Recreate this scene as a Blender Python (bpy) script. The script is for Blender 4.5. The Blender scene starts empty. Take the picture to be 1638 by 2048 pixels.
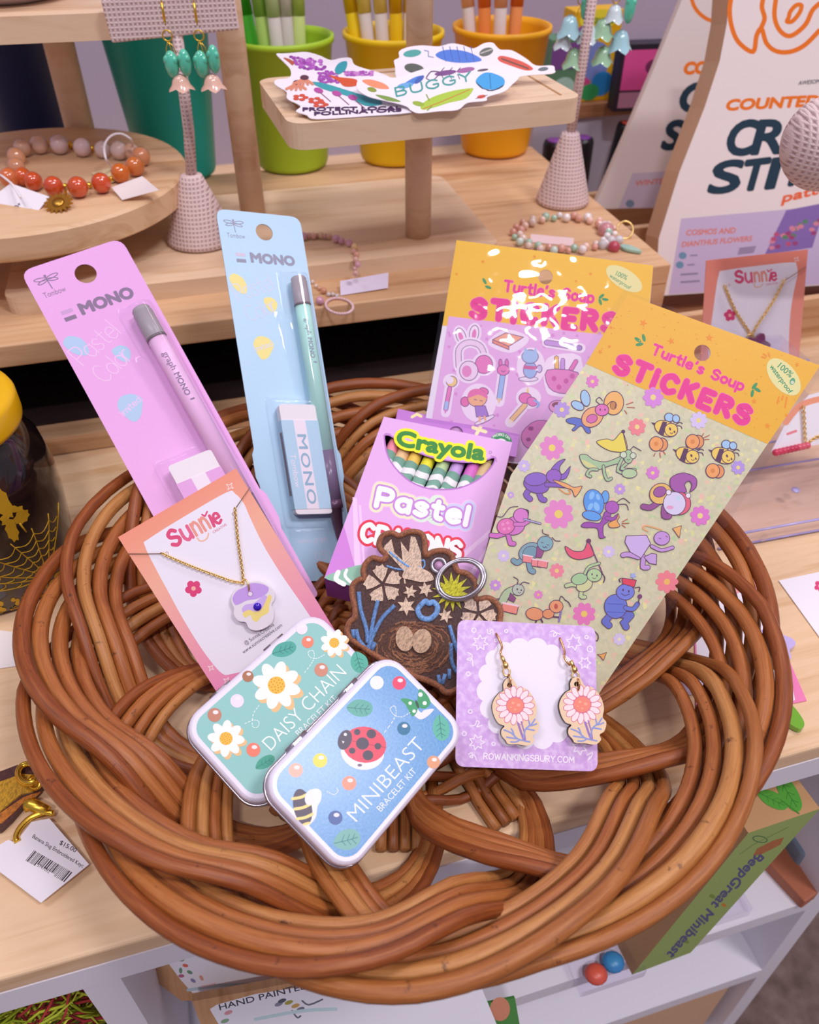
import bpy, bmesh, math, random
from mathutils import Vector, Matrix, geometry
random.seed(7)
R_ = math.radians
PI = math.pi
scene = bpy.context.scene
C = scene.collection
# ------------------------------------------------------------------ camera
FPX, CX, CY = 1640.0, 819.0, 1024.0
CAM = Vector((0, 0, .385))
PITCH = R_(41)
cam_d = bpy.data.cameras.new('camera')
cam_d.sensor_fit = 'HORIZONTAL'
cam_d.sensor_width = 36.0
cam_d.lens = 36.0 * FPX / 1638.0
cam_d.clip_start = .01
cam_d.clip_end = 50
cam_d.dof.use_dof = True
cam_d.dof.focus_distance = .42
cam_d.dof.aperture_fstop = 14.0
cam = bpy.data.objects.new('camera', cam_d)
C.objects.link(cam)
cam.location = CAM
cam.rotation_euler = (R_(90) - PITCH, 0, 0)
scene.camera = cam
# ------------------------------------------------------------------ world, lights, exposure
scene.view_settings.view_transform = 'Standard'
scene.view_settings.look = 'None'
scene.view_settings.exposure = -0.10
scene.view_settings.gamma = 1.0
scene.view_settings.use_curve_mapping = False
w = bpy.data.worlds.new('shop_ambient')
scene.world = w
w.use_nodes = True
w.node_tree.nodes['Background'].inputs[0].default_value = (.86, .80, 1.0, 1)
w.node_tree.nodes['Background'].inputs[1].default_value = .36

def area(name, loc, target, size, energy, col):
    d = bpy.data.lights.new(name, 'AREA')
    d.shape = 'RECTANGLE'
    d.size, d.size_y = size
    d.energy = energy
    d.color = col
    o = bpy.data.objects.new(name, d)
    C.objects.link(o)
    o.location = loc
    o.rotation_euler = (Vector(target) - Vector(loc)).to_track_quat('-Z', 'Y').to_euler()
    o['label'] = 'rectangular ceiling and added fill light above the shop shelf'
    o['kind'] = 'structure'
    return o
area('ceiling_and_fill_light', (.10, -1.10, 2.3), (.10, -1.10, 0), (.22, .08), 20, (1, .93, .97))
area('ceiling_and_fill_light', (1.12, -.42, 2.3), (1.12, -.42, 0), (.6, .3), 30, (1, .93, .97))
area('ceiling_and_fill_light', (-.9, .15, 2.3), (-.9, .15, 0), (1.2, .30), 14, (1, .93, .97))  # added for general fill from the left, no known fitting there
area('ceiling_and_fill_light', (.9, 1.0, 2.3), (.9, 1.0, 0), (.9, .30), 16, (1, .93, .97))  # likewise an added fill lamp, towards the back right
# ------------------------------------------------------------------ helpers
RT = Vector((1, 0, 0)); UP = Vector((0, math.sin(PITCH), math.cos(PITCH))); FW = Vector((0, math.cos(PITCH), -math.sin(PITCH)))
def ray(px, py):
    return RT * ((px - CX) / FPX) + FW - UP * ((py - CY) / FPX)
def at_z(px, py, z):
    d = ray(px, py)
    return CAM + d * ((z - CAM.z) / d.z)
def at_t(px, py, t):
    return CAM + ray(px, py) * t
def srgb(h):
    h = h.lstrip('#')
    o = []
    for i in (0, 2, 4):
        c = int(h[i:i + 2], 16) / 255
        o.append(c / 12.92 if c <= .04045 else ((c + .055) / 1.055) ** 2.4)
    return (o[0], o[1], o[2], 1)
MATS = {}
def pm(hexc, rough=.5, metal=0.0, spec=.4, coat=0.0):
    k = ('pm', hexc, rough, metal, spec, coat)
    if k in MATS: return MATS[k]
    m = bpy.data.materials.new('paint_' + hexc.lstrip('#'))
    m.use_nodes = True
    b = m.node_tree.nodes['Principled BSDF']
    b.inputs['Base Color'].default_value = srgb(hexc)
    b.inputs['Roughness'].default_value = rough
    b.inputs['Metallic'].default_value = metal
    b.inputs['Specular IOR Level'].default_value = spec
    b.inputs['Coat Weight'].default_value = coat
    MATS[k] = m
    return m
def nodes_mat(name):
    m = bpy.data.materials.new(name)
    m.use_nodes = True
    nt = m.node_tree
    return m, nt, nt.nodes['Principled BSDF']
def N(nt, t, **kw):
    n = nt.nodes.new(t)
    for k, v in kw.items():
        if k.startswith('i_'):
            n.inputs[k[2:].replace('_', ' ')].default_value = v
        else:
            setattr(n, k, v)
    return n
def ramp(nt, src, stops):
    r = N(nt, 'ShaderNodeValToRGB')
    while len(r.color_ramp.elements) < len(stops): r.color_ramp.elements.new(.5)
    for e, (p, h) in zip(r.color_ramp.elements, stops):
        e.position = p; e.color = srgb(h)
    nt.links.new(src, r.inputs[0])
    return r.outputs[0]
def bump(nt, b, src, strength, dist):
    n = N(nt, 'ShaderNodeBump')
    n.inputs['Strength'].default_value = strength
    n.inputs['Distance'].default_value = dist
    nt.links.new(src, n.inputs['Height'])
    nt.links.new(n.outputs[0], b.inputs['Normal'])
def wood_mat(name, c0, c1, c2, scale=(3, 40, 40), rough=.5, rot=0.0):
    m, nt, b = nodes_mat(name)
    tc = N(nt, 'ShaderNodeTexCoord')
    mp = N(nt, 'ShaderNodeMapping')
    mp.inputs['Scale'].default_value = scale
    mp.inputs['Rotation'].default_value = (0, 0, rot)
    nt.links.new(tc.outputs['Object'], mp.inputs[0])
    n = N(nt, 'ShaderNodeTexNoise', i_Scale=1.6, i_Detail=5.0, i_Roughness=.6, i_Distortion=.9)
    nt.links.new(mp.outputs[0], n.inputs['Vector'])
    col = ramp(nt, n.outputs[0], [(.3, c0), (.5, c1), (.72, c2)])
    nt.links.new(col, b.inputs['Base Color'])
    b.inputs['Roughness'].default_value = rough
    b.inputs['Specular IOR Level'].default_value = .3
    bump(nt, b, n.outputs[0], .12, .0006)
    return m
def clear_mat(name, tint=(1, 1, 1, 1), rough=.04, gloss=.9, base=.03, edge=.8):
    m = bpy.data.materials.new(name)
    m.use_nodes = True
    nt = m.node_tree
    nt.nodes.clear()
    out = N(nt, 'ShaderNodeOutputMaterial')
    mix = N(nt, 'ShaderNodeMixShader')
    tr = N(nt, 'ShaderNodeBsdfTransparent'); tr.inputs[0].default_value = tint
    gl = N(nt, 'ShaderNodeBsdfGlossy'); gl.inputs['Roughness'].default_value = rough; gl.inputs[0].default_value = (gloss, gloss, gloss, 1)
    lw = N(nt, 'ShaderNodeLayerWeight'); lw.inputs[0].default_value = .5
    pw = N(nt, 'ShaderNodeMath', operation='POWER'); pw.inputs[1].default_value = 4.0
    nt.links.new(lw.outputs['Facing'], pw.inputs[0])
    ad = N(nt, 'ShaderNodeMath', operation='MULTIPLY_ADD'); ad.inputs[1].default_value = edge; ad.inputs[2].default_value = base
    nt.links.new(pw.outputs[0], ad.inputs[0])
    nt.links.new(ad.outputs[0], mix.inputs[0])
    nt.links.new(tr.outputs[0], mix.inputs[1]); nt.links.new(gl.outputs[0], mix.inputs[2])
    nt.links.new(mix.outputs[0], out.inputs[0])
    return m
class MB:
    """collects shapes, links them as one mesh object"""
    def __init__(s): s.v = []; s.f = []; s.m = []; s.mats = []; s.sm = []; s.co = {}
    def mi(s, mat):
        if mat not in s.mats: s.mats.append(mat)
        return s.mats.index(mat)
    def add(s, vs, fs, mat, smooth=False):
        o = len(s.v); k = s.mi(mat)
        s.v += [tuple(v) for v in vs]
        for f in fs:
            s.f.append(tuple(i + o for i in f)); s.m.append(k); s.sm.append(smooth)
    def box(s, c, d, mat, M=None, bev=0.0):
        bm = bmesh.new()
        bmesh.ops.create_cube(bm, size=1)
        for v in bm.verts: v.co = Vector((v.co.x * d[0], v.co.y * d[1], v.co.z * d[2]))
        if bev: bmesh.ops.bevel(bm, geom=bm.edges[:], offset=bev, segments=3, affect='EDGES', profile=.5)
        T = (M or Matrix()) @ Matrix.Translation(c)
        s.bm(bm, mat, T, False)
    def bm(s, bm, mat, T=None, smooth=True):
        T = T or Matrix()
        bm.verts.index_update()
        s.add([T @ v.co for v in bm.verts], [[v.index for v in f.verts] for f in bm.faces], mat, smooth)
        bm.free()
    def tube(s, pts, r, mat, n=8, closed=False, caps=True, flat=1.0, nrm=None, co=None):
        pts = [Vector(p) for p in pts]; L = len(pts)
        rr = r if isinstance(r, (list, tuple)) else [r] * L
        vs = []; fs = []; prev = None
        for i, p in enumerate(pts):
            if closed: t = pts[(i + 1) % L] - pts[i - 1]
            else: t = pts[min(i + 1, L - 1)] - pts[max(i - 1, 0)]
            if t.length < 1e-12: t = Vector((0, 0, 1))
            t.normalize()
            if nrm is not None: a = Vector(nrm)
            elif prev is None:
                a = Vector((0, 0, 1)) if abs(t.z) < .9 else Vector((1, 0, 0))
            else: a = prev
            a = a - t * a.dot(t)
            if a.length < 1e-6: a = t.orthogonal()
            a.normalize(); prev = a
            b = t.cross(a)
            for k in range(n):
                th = 2 * PI * k / n
                vs.append(p + a * (math.cos(th) * rr[i] * flat) + b * (math.sin(th) * rr[i]))
        for i in range(L if closed else L - 1):
            j = (i + 1) % L
            for k in range(n):
                k2 = (k + 1) % n
                fs.append((i * n + k, i * n + k2, j * n + k2, j * n + k))
        if co is not None:
            d = 0; o_ = len(s.v)
            for i in range(L):
                if i: d += (pts[i] - pts[i - 1]).length
                for k in range(n): s.co[o_ + i * n + k] = (d * 14 + co * 3.7, math.cos(2 * PI * k / n) * .9 + co, math.sin(2 * PI * k / n) * .9)
        if caps and not closed:
            fs.append(tuple(range(n))[::-1]); fs.append(tuple((L - 1) * n + k for k in range(n)))
        s.add(vs, fs, mat, True)
    def lathe(s, prof, mat, n=32, T=None, smooth=True):
        T = T or Matrix()
        vs = []; fs = []
        for (r, z) in prof:
            for k in range(n):
                th = 2 * PI * k / n
                vs.append(T @ Vector((r * math.cos(th), r * math.sin(th), z)))
        for i in range(len(prof) - 1):
            for k in range(n):
                k2 = (k + 1) % n
                fs.append((i * n + k, i * n + k2, (i + 1) * n + k2, (i + 1) * n + k))
        fs.append(tuple(range(n))[::-1])
        q = (len(prof) - 1) * n
        fs.append(tuple(q + k for k in range(n)))
        s.add(vs, fs, mat, smooth)
    def ball(s, c, r, mat, u=14, v=10, sc=(1, 1, 1), T=None):
        bm = bmesh.new()
        bmesh.ops.create_uvsphere(bm, u_segments=u, v_segments=v, radius=r)
        M = (T or Matrix()) @ Matrix.Translation(c) @ Matrix.Diagonal((sc[0], sc[1], sc[2], 1))
        s.bm(bm, mat, M, True)
    def prism(s, poly, z0, z1, mat, T=None, side=None, bev=0.0, top=True):
        """2D polygon (list of (x,y)) extruded from z0 to z1"""
        T = T or Matrix()
        n = len(poly)
        if sum(poly[i][0] * poly[(i + 1) % n][1] - poly[(i + 1) % n][0] * poly[i][1] for i in range(n)) < 0: poly = poly[::-1]
        rings = [(poly, z0), (poly, z1)]
        tris = geometry.tessellate_polygon([[Vector((p[0], p[1], 0)) for p in poly]])
        def ccw(t):
            a, b, c = (poly[i] for i in t)
            return t if (b[0] - a[0]) * (c[1] - a[1]) - (b[1] - a[1]) * (c[0] - a[0]) > 0 else (t[2], t[1], t[0])
        tris = [ccw(t) for t in tris]
        lo = [T @ Vector((p[0], p[1], z0)) for p in poly]; hi = [T @ Vector((p[0], p[1], z1)) for p in poly]
        s.add(hi, tris, mat)
        s.add(lo, [t[::-1] for t in tris], side or mat)
        s.add(lo + hi, [(i, (i + 1) % n, n + (i + 1) % n, n + i) for i in range(n)], side or mat)
    def sheet(s, outer, holes, z0, z1, mat, side=None):
        loops = [outer] + holes
        flat = [p for l in loops for p in l]
        tris = geometry.tessellate_polygon([[Vector((p[0], p[1], 0)) for p in l] for l in loops])
        def ccw(t):
            a, b, c = (flat[i] for i in t)
            return t if (b[0] - a[0]) * (c[1] - a[1]) - (b[1] - a[1]) * (c[0] - a[0]) > 0 else (t[2], t[1], t[0])
        tris = [ccw(t) for t in tris]
        s.add([(p[0], p[1], z1) for p in flat], tris, mat)
        s.add([(p[0], p[1], z0) for p in flat], [t[::-1] for t in tris], side or mat)
        for l in loops:
            n = len(l)
            s.add([(p[0], p[1], z0) for p in l] + [(p[0], p[1], z1) for p in l], [(i, (i + 1) % n, n + (i + 1) % n, n + i) for i in range(n)], side or mat)
    def height(s, x0, x1, y0, y1, nx, ny, fn, mat, z0=0.0):
        g = [[fn(x0 + (x1 - x0) * i / nx, y0 + (y1 - y0) * j / ny) for i in range(nx + 1)] for j in range(ny + 1)]
        idx = {}; vs = []; fs = []
        def vid(i, j):
            if (i, j) not in idx:
                idx[(i, j)] = len(vs); vs.append((x0 + (x1 - x0) * i / nx, y0 + (y1 - y0) * j / ny, z0 + max(0, g[j][i])))
            return idx[(i, j)]
        for j in range(ny):
            for i in range(nx):
                if max(g[j][i], g[j][i + 1], g[j + 1][i], g[j + 1][i + 1]) > 1e-5:
                    fs.append((vid(i, j), vid(i + 1, j), vid(i + 1, j + 1), vid(i, j + 1)))
        s.add(vs, fs, mat, True)
    def build(s, name, parent=None, M=None, kind=None, label=None):
        me = bpy.data.meshes.new(name)
        me.from_pydata(s.v, [], s.f)
        for m in s.mats: me.materials.append(m)
        me.polygons.foreach_set('material_index', s.m)
        me.polygons.foreach_set('use_smooth', s.sm)
        if s.co:
            at = me.attributes.new('cane_co', 'FLOAT_VECTOR', 'POINT')
            for i, c in s.co.items(): at.data[i].vector = c
        me.update()
        o = bpy.data.objects.new(name, me)
        C.objects.link(o)
        if parent: o.parent = parent
        if M is not None: o.matrix_local = M
        if kind: o['kind'] = kind
        if label: o['label'] = label
        return o
def thing(name, label, cat, M=None, group=None):
    o = bpy.data.objects.new(name, None)
    C.objects.link(o)
    o.empty_display_size = .02
    if M is not None:
        o.matrix_world = M if isinstance(M, Matrix) else Matrix.Translation(M)
    o['label'] = label; o['category'] = cat
    if group: o['group'] = group
    return o
def tag(o, label, cat, group=None):
    o['label'] = label; o['category'] = cat
    if group: o['group'] = group
    return o
def copy_tree(o, parent=None):
    c = o.copy(); C.objects.link(c)
    if parent: c.parent = parent
    for ch in [x for x in C.objects if x.parent == o]: copy_tree(ch, c)
    return c
def cr(pts, n=6, closed=False):
    """catmull-rom through points (tuples of any length)"""
    P = [tuple(p) for p in pts]; L = len(P); out = []
    if L < 3: return P
    rng = L if closed else L - 1
    for i in range(rng):
        p0 = P[(i - 1) % L] if closed or i > 0 else P[0]
        p1 = P[i]; p2 = P[(i + 1) % L]
        p3 = P[(i + 2) % L] if closed or i + 2 < L else P[-1]
        for k in range(n):
            t = k / n; t2 = t * t; t3 = t2 * t
            out.append(tuple(.5 * (2 * b + (c - a) * t + (2 * a - 5 * b + 4 * c - d) * t2 + (-a + 3 * b - 3 * c + d) * t3) for a, b, c, d in zip(p0, p1, p2, p3)))
    if not closed: out.append(P[-1])
    return out
def frame(o, x, y):
    x = Vector(x).normalized(); n = x.cross(Vector(y)).normalized(); y = n.cross(x)
    M = Matrix((x, y, n)).transposed().to_4x4()
    M.translation = Vector(o)
    return M
def plane3(p, q, r):
    """frame on the plane through three (px, py, depth): origin p, x towards q, r lies on the lower side"""
    a, b, c = at_t(*p), at_t(*q), at_t(*r)
    return frame(a, b - a, a - c)
_txt = {}
def text_mesh(s, off=0.0):
    k = (s, off)
    if k in _txt: return _txt[k]
    cu = bpy.data.curves.new('lettering', 'FONT')
    cu.body = s; cu.offset = off; cu.resolution_u = 4
    o = bpy.data.objects.new('lettering', cu)
    C.objects.link(o)
    dg = bpy.context.evaluated_depsgraph_get(); dg.update()
    me = o.evaluated_get(dg).to_mesh()
    v = [(p.co.x, p.co.y) for p in me.vertices]; f = [tuple(q.vertices) for q in me.polygons]
    o.evaluated_get(dg).to_mesh_clear()
    bpy.data.objects.remove(o); bpy.data.curves.remove(cu)
    _txt[k] = (v, f)
    return v, f
# round-brush alphabet: glyph = (width, strokes); a stroke starting with '~' is smoothed. y 0..6, caps height 6
def G(wd, *st):
    o = []
    for q in st:
        sm = q[0] == '~'
        q = q.lstrip('~')
        o.append((sm, [tuple(float(c) for c in p.split(',')) for p in q.split()]))
    return wd, o
GL = {
 'A': G(4, '0,0 2,6 4,0', '.8,2 3.2,2'), 'B': G(3.6, '0,0 0,6', '~0,6 2.4,5.8 2.9,4.6 2.2,3.3 0,3.1', '~0,3.1 2.6,3 3.4,1.6 2.5,.1 0,0'),
 'C': G(4, '~3.8,5 2.2,6 .5,4.9 0,3 .5,1.1 2.2,0 3.8,1'), 'D': G(3.8, '0,0 0,6', '~0,6 2.6,5.5 3.8,3 2.6,.5 0,0'),
 'E': G(3.2, '3.2,6 0,6 0,0 3.2,0', '0,3.1 2.6,3.1'), 'F': G(3, '3,6 0,6 0,0', '0,3.1 2.4,3.1'),
 'G': G(4.2, '~3.8,5 2.2,6 .5,4.9 0,3 .5,1.1 2.2,0 3.8,.8 4,2.6', '4,2.7 2.4,2.7'), 'H': G(3.8, '0,0 0,6', '3.8,0 3.8,6', '0,3 3.8,3'),
 'I': G(.2, '0,0 0,6'), 'J': G(3, '~3,6 3,1.6 1.6,0 0,1'), 'K': G(3.6, '0,0 0,6', '3.4,6 0,2.6', '1.2,3.6 3.6,0'), 'L': G(3, '0,6 0,0 3,0'),
 'M': G(4.6, '0,0 .3,6 2.3,2 4.3,6 4.6,0'), 'N': G(3.8, '0,0 0,6 3.8,0 3.8,6'), 'O': G(4.4, '~2.2,6 .5,5 0,3 .5,1 2.2,0 3.9,1 4.4,3 3.9,5 2.2,6'),
 'P': G(3.4, '0,0 0,6', '~0,6 2.6,5.8 3.4,4.4 2.6,2.9 0,2.7'), 'R': G(3.6, '0,0 0,6', '~0,6 2.6,5.8 3.4,4.5 2.5,3.1 0,2.9', '1.6,2.9 3.6,0'),
 'S': G(3.6, '~3.5,5 2,6 .3,5 .6,3.6 2.2,3 3.5,2.2 3.3,.7 1.7,0 0,1'), 'T': G(4, '0,6 4,6', '2,6 2,0'), 'U': G(3.8, '~0,6 0,2 .6,.4 1.9,0 3.2,.4 3.8,2 3.8,6'),
 'V': G(4, '0,6 2,0 4,6'), 'W': G(5.6, '0,6 1.4,0 2.8,5 4.2,0 5.6,6'), 'X': G(3.6, '0,0 3.6,6', '0,6 3.6,0'), 'Y': G(3.8, '0,6 1.9,3 3.8,6', '1.9,3 1.9,0'), 'Z': G(3.6, '0,6 3.6,6 0,0 3.6,0'),
 'a': G(3, '~2.9,3.4 1.4,3.9 .2,3 .1,1.2 1.3,0 2.7,.8', '2.9,3.8 2.9,0'), 'c': G(2.8, '~2.7,3.3 1.4,3.9 .2,3 .1,1 1.4,0 2.8,.7'),
 'e': G(3, '.2,2 2.8,2.1', '~2.8,2.1 2.5,3.5 1.3,3.9 .2,3 .1,1.1 1.4,0 2.8,.7'), 'f': G(2, '~2.2,5.6 1.2,6 .8,5 .8,0', '0,3.7 2,3.7'), 'h': G(2.8, '0,0 0,6', '~0,2.6 1.5,3.9 2.8,2.6 2.8,0'),
 'i': G(.2, '0,0 0,3.8', '0,5.4 0,5.5'), 'l': G(.2, '0,0 0,6'), 'm': G(4.4, '0,0 0,3.8', '~0,2.8 1.2,3.9 2.2,2.8 2.2,0', '~2.2,2.8 3.4,3.9 4.4,2.8 4.4,0'), 'n': G(2.8, '0,0 0,3.8', '~0,2.6 1.5,3.9 2.8,2.6 2.8,0'),
 'o': G(3, '~1.5,3.9 .2,3 .1,1 1.5,0 2.9,1 2.9,3 1.5,3.9'), 'p': G(2.9, '0,-2 0,3.8', '~0,3 1.5,3.9 2.9,3 2.9,1 1.5,0 0,.8'), 'r': G(2, '0,0 0,3.8', '~0,2.4 .9,3.6 2,3.7'),
 's': G(2.6, '~2.5,3.3 1.3,3.9 .2,3.1 1.2,2.1 2.5,1.2 1.5,0 0,.6'), 't': G(2.2, '~1,5.6 1,.8 2.2,.1', '0,3.9 2.2,3.9'), 'u': G(2.8, '~0,3.8 0,1.2 1.2,0 2.8,1.2', '2.8,3.8 2.8,0'),
 'w': G(4, '0,3.8 1,0 2,3.2 3,0 4,3.8'), 'y': G(2.8, '0,3.8 1.5,.2', '~2.9,3.8 1.5,.2 .4,-1.8'), 'v': G(2.8, '0,3.8 1.4,0 2.8,3.8'), 'd': G(3, '~2.9,3.4 1.4,3.9 .2,3 .1,1.2 1.3,0 2.7,.8', '2.9,6 2.9,0'),
 'b': G(3, '0,6 0,0', '~0,3 1.5,3.9 2.9,3 2.9,1 1.5,0 0,.8'), 'g': G(3, '~2.9,3.4 1.4,3.9 .2,3 .1,1.2 1.3,.2 2.7,1', '~2.9,3.8 2.8,-1 1.4,-2 .3,-1.4'), 'k': G(2.6, '0,0 0,6', '2.5,3.8 0,1.6', '1,2.4 2.6,0'),
 "'": G(.4, '.3,6 0,4.8'), '.': G(.3, '.1,0 .1,.1'), '1': G(1.2, '0,5 1.2,6 1.2,0'), '0': G(3.2, '~1.6,6 .2,5 0,3 .2,1 1.6,0 3,1 3.2,3 3,5 1.6,6'), '%': G(4.2, '.4,0 3.8,6', '~.8,5.8 .1,5 .8,4.2 1.5,5 .8,5.8', '~3.4,1.8 2.7,1 3.4,.2 4.1,1 3.4,1.8'),
 '5': G(3, '~2.8,6 .4,6 .2,3.5 2,3.7 3,2 2,0 0,.6'), '$': G(3.2, '~3,5 1.6,5.6 .3,4.6 .6,3.5 2.2,3 3.1,2 2.8,.8 1.6,.3 0,1', '1.6,6.4 1.6,-.4'), '*': G(2, '1,2 1,4', '0,3 2,3'), ' ': G(2.0),
}
LH = .00003
def rpoly(poly, r, n=5):
    """polygon with rounded corners; r is one radius or one per corner"""
    o = []; L = len(poly)
    for i in range(L):
        rr = r[i] if isinstance(r, (list, tuple)) else r
        p = Vector(poly[i][:2]); a = Vector(poly[i - 1][:2]) - p; b = Vector(poly[(i + 1) % L][:2]) - p
        if rr <= 0: o.append(tuple(p)); continue
        a = a.normalized() * rr; b = b.normalized() * rr
        for k in range(n + 1):
            t = k / n
            q = p + a * (1 - t) ** 2 + b * t ** 2
            o.append((q.x, q.y))
    return o
def circ(x, y, r, n=24, ry=None):
    return [(x + r * math.cos(2 * PI * k / n), y + (ry or r) * math.sin(2 * PI * k / n)) for k in range(n)]
class Art:
    """printing on a flat thing: shapes given in the photograph's coordinates land on the thing's own plane"""
    def __init__(s, M, z=0.0):
        s.M = M; s.inv = M.inverted(); s.o = M.translation; s.n = M.to_3x3() @ Vector((0, 0, 1)); s.mb = MB(); s.z = z; s.zz = LH
        s.vx, s.vy, s.vs = 0, 0, 1.0; s.rough = .45; s.map = None
    def view(s, x0, y0, k): s.vx, s.vy, s.vs = x0, y0, k; return s
    def L(s, px, py, z=None):
        if s.map: return s.map(px, py)
        z = s.z if z is None else z
        px = s.vx + px / s.vs; py = s.vy + py / s.vs
        d = ray(px, py)
        t = (s.o - CAM + s.n * z).dot(s.n) / d.dot(s.n)
        q = s.inv @ (CAM + d * t)
        return (q.x, q.y)
    @property
    def ly(s): return 0
    @ly.setter
    def ly(s, v): s.zz += 6e-7
    def mat(s, c): return c if not isinstance(c, str) else pm(c, s.rough)
    def fl(s, vs, fs, col):
        z = s.z + s.zz; s.zz += 2.5e-7
        q = [s.L(*v) for v in vs]
        fs2 = []
        for f in fs:
            a = 0
            for i in range(len(f)):
                x0, y0 = q[f[i]]; x1, y1 = q[f[(i + 1) % len(f)]]; a += x0 * y1 - x1 * y0
            fs2.append(f if a > 0 else f[::-1])
        s.mb.add([(x, y, z) for x, y in q], fs2, s.mat(col))
    def up(s, n=1): s.ly += n; return s
    def poly(s, pts, col, smooth=0, up=1):
        if smooth: pts = cr(pts, smooth, True)
        s.fl(pts, geometry.tessellate_polygon([[Vector((p[0], p[1], 0)) for p in pts]]), col); s.ly += up
    def ell(s, x, y, rx, ry, col, rot=0, n=22, up=1):
        c, d = math.cos(R_(rot)), math.sin(R_(rot))
        p = [(x + rx * math.cos(t) * c - ry * math.sin(t) * d, y + rx * math.cos(t) * d + ry * math.sin(t) * c) for t in (2 * PI * k / n for k in range(n))]
        s.fl(p, [tuple(range(n))], col); s.ly += up
    def st(s, pts, wd, col, smooth=0, closed=False, up=1):
        if smooth: pts = cr(pts, smooth, closed)
        if closed: pts = list(pts) + [pts[0]]
        P = [pts[0][:2]]
        for p in pts[1:]:
            if math.hypot(p[0] - P[-1][0], p[1] - P[-1][1]) > 1e-7: P.append(p[:2])
        h = wd / 2; n = len(P)
        if n < 2:
            s.ell(P[0][0], P[0][1], h, h, col, up=0)
            return
        loop = math.hypot(P[0][0] - P[-1][0], P[0][1] - P[-1][1]) < 1e-7
        def turn(a, b, c):
            u = (b[0] - a[0], b[1] - a[1]); v = (c[0] - b[0], c[1] - b[1])
            return (u[0] * v[0] + u[1] * v[1]) / (math.hypot(*u) * math.hypot(*v))
        cut = [i for i in range(1, n - 1) if turn(P[i - 1], P[i], P[i + 1]) < .35]
        if cut:
            k = [0] + cut + [n - 1]
            for a, b in zip(k, k[1:]): s.st(P[a:b + 1], wd, col, up=0)
            if up: s.ly += up
            return
        if loop: P = P[:-1]; n -= 1
        D = []
        for a in range(n if loop else n - 1):
            b = (a + 1) % n; l = math.hypot(P[b][0] - P[a][0], P[b][1] - P[a][1])
            D.append(((P[b][0] - P[a][0]) / l, (P[b][1] - P[a][1]) / l))
        vs = []; fs = []; corners = []
        for a in range(n):
            d0 = D[a - 1] if (a > 0 or loop) else D[0]
            d1 = D[a] if a < len(D) else D[-1]
            nx, ny = -(d0[1] + d1[1]), d0[0] + d1[0]; l = math.hypot(nx, ny)
            if l < .2: nx, ny, l = -d1[1], d1[0], 1; k = 1
            else: k = min(1.25, 2 / l)
            if d0[0] * d1[0] + d0[1] * d1[1] < .8: corners.append(P[a])
            vs += [(P[a][0] + nx / l * h * k, P[a][1] + ny / l * h * k), (P[a][0] - nx / l * h * k, P[a][1] - ny / l * h * k)]
        for a in range(n if loop else n - 1):
            b = (a + 1) % n; fs.append((2 * a, 2 * a + 1, 2 * b + 1, 2 * b))
        if not loop:
            for a, d, q in ((0, D[0], -1), (n - 1, D[-1], 1)):
                base = math.atan2(-d[0] * -1 if False else d[0], -d[1])
                f = [2 * a, 2 * a + 1] if q < 0 else [2 * a + 1, 2 * a]
                o = len(vs); m = 6
                st_ = math.atan2(d[0], -d[1])          # direction of the left normal
                for k in range(1, m):
                    th = st_ + (PI if q < 0 else 0) + (PI * k / m) * (1 if q < 0 else -1) * (1)
                    if q < 0: th = st_ + PI - PI * k / m; th = st_ + PI + PI * k / m - PI if False else st_ + PI * k / m
                    else: th = st_ - PI * k / m
                    vs.append((P[a][0] + h * math.cos(th), P[a][1] + h * math.sin(th)))
                ring = list(range(o, o + m - 1))
                fs.append(tuple([2 * a] + ring + [2 * a + 1]))
        s.fl(vs, fs, col)
        for p in corners: s.ell(p[0], p[1], h, h, col, 0, 14, up=0)
        if up: s.ly += up
    def oell(s, x, y, rx, ry, col, rot=0, lw=3, oc='#4b2d4f'):
        s.ell(x, y, rx + lw / 2, ry + lw / 2, oc, rot); s.ell(x, y, rx - lw / 2, ry - lw / 2, col, rot)
    def opoly(s, pts, col, lw=3, oc='#4b2d4f', smooth=5):
        s.poly(pts, col, smooth); s.st(pts, lw, oc, smooth, True)
    def flower(s, x, y, r, n, pc, cc, rot=0, pw=.36, k=.62, cr_=.3):
        for i in range(n):
            a = rot + 360 * i / n
            s.ell(x + r * k * math.cos(R_(a)), y + r * k * math.sin(R_(a)), r * (1 - k) * 1.02, r * pw, pc, a, 14, up=0)
        s.ly += 1
        s.ell(x, y, r * cr_, r * cr_, cc)
    def star(s, x, y, r, n, col, rot=0, inner=.5, lw=0):
        p = [(x + (r if i % 2 == 0 else r * inner) * math.cos(R_(rot) + PI * i / n), y + (r if i % 2 == 0 else r * inner) * math.sin(R_(rot) + PI * i / n)) for i in range(2 * n)]
        if lw: s.st(p, lw, col, 0, True)
        else: s.poly(p, col)
    def text(s, body, p0, p1, h, col, off=0.0, bow=0.0, upv=None, ref=None, up=1):
        v, f = text_mesh(body, min(off, 0.0))
        v0, _ = text_mesh(ref or body, 0.0)
        x0, x1 = min(p[0] for p in v0), max(p[0] for p in v0)
        capv, _ = text_mesh('H', 0.0)
        ch = max(p[1] for p in capv)
        ax, ay = (p1[0] - p0[0]) / (x1 - x0), (p1[1] - p0[1]) / (x1 - x0)
        l = math.hypot(ax, ay)
        ux, uy = upv or (ay / l, -ax / l)
        k = h / ch
        o = []
        for x, y in v:
            q = (x - x0) / (x1 - x0); yy = y * k + bow * 4 * q * (1 - q)
            o.append((p0[0] + (x - x0) * ax + ux * yy, p0[1] + (x - x0) * ay + uy * yy))
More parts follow.
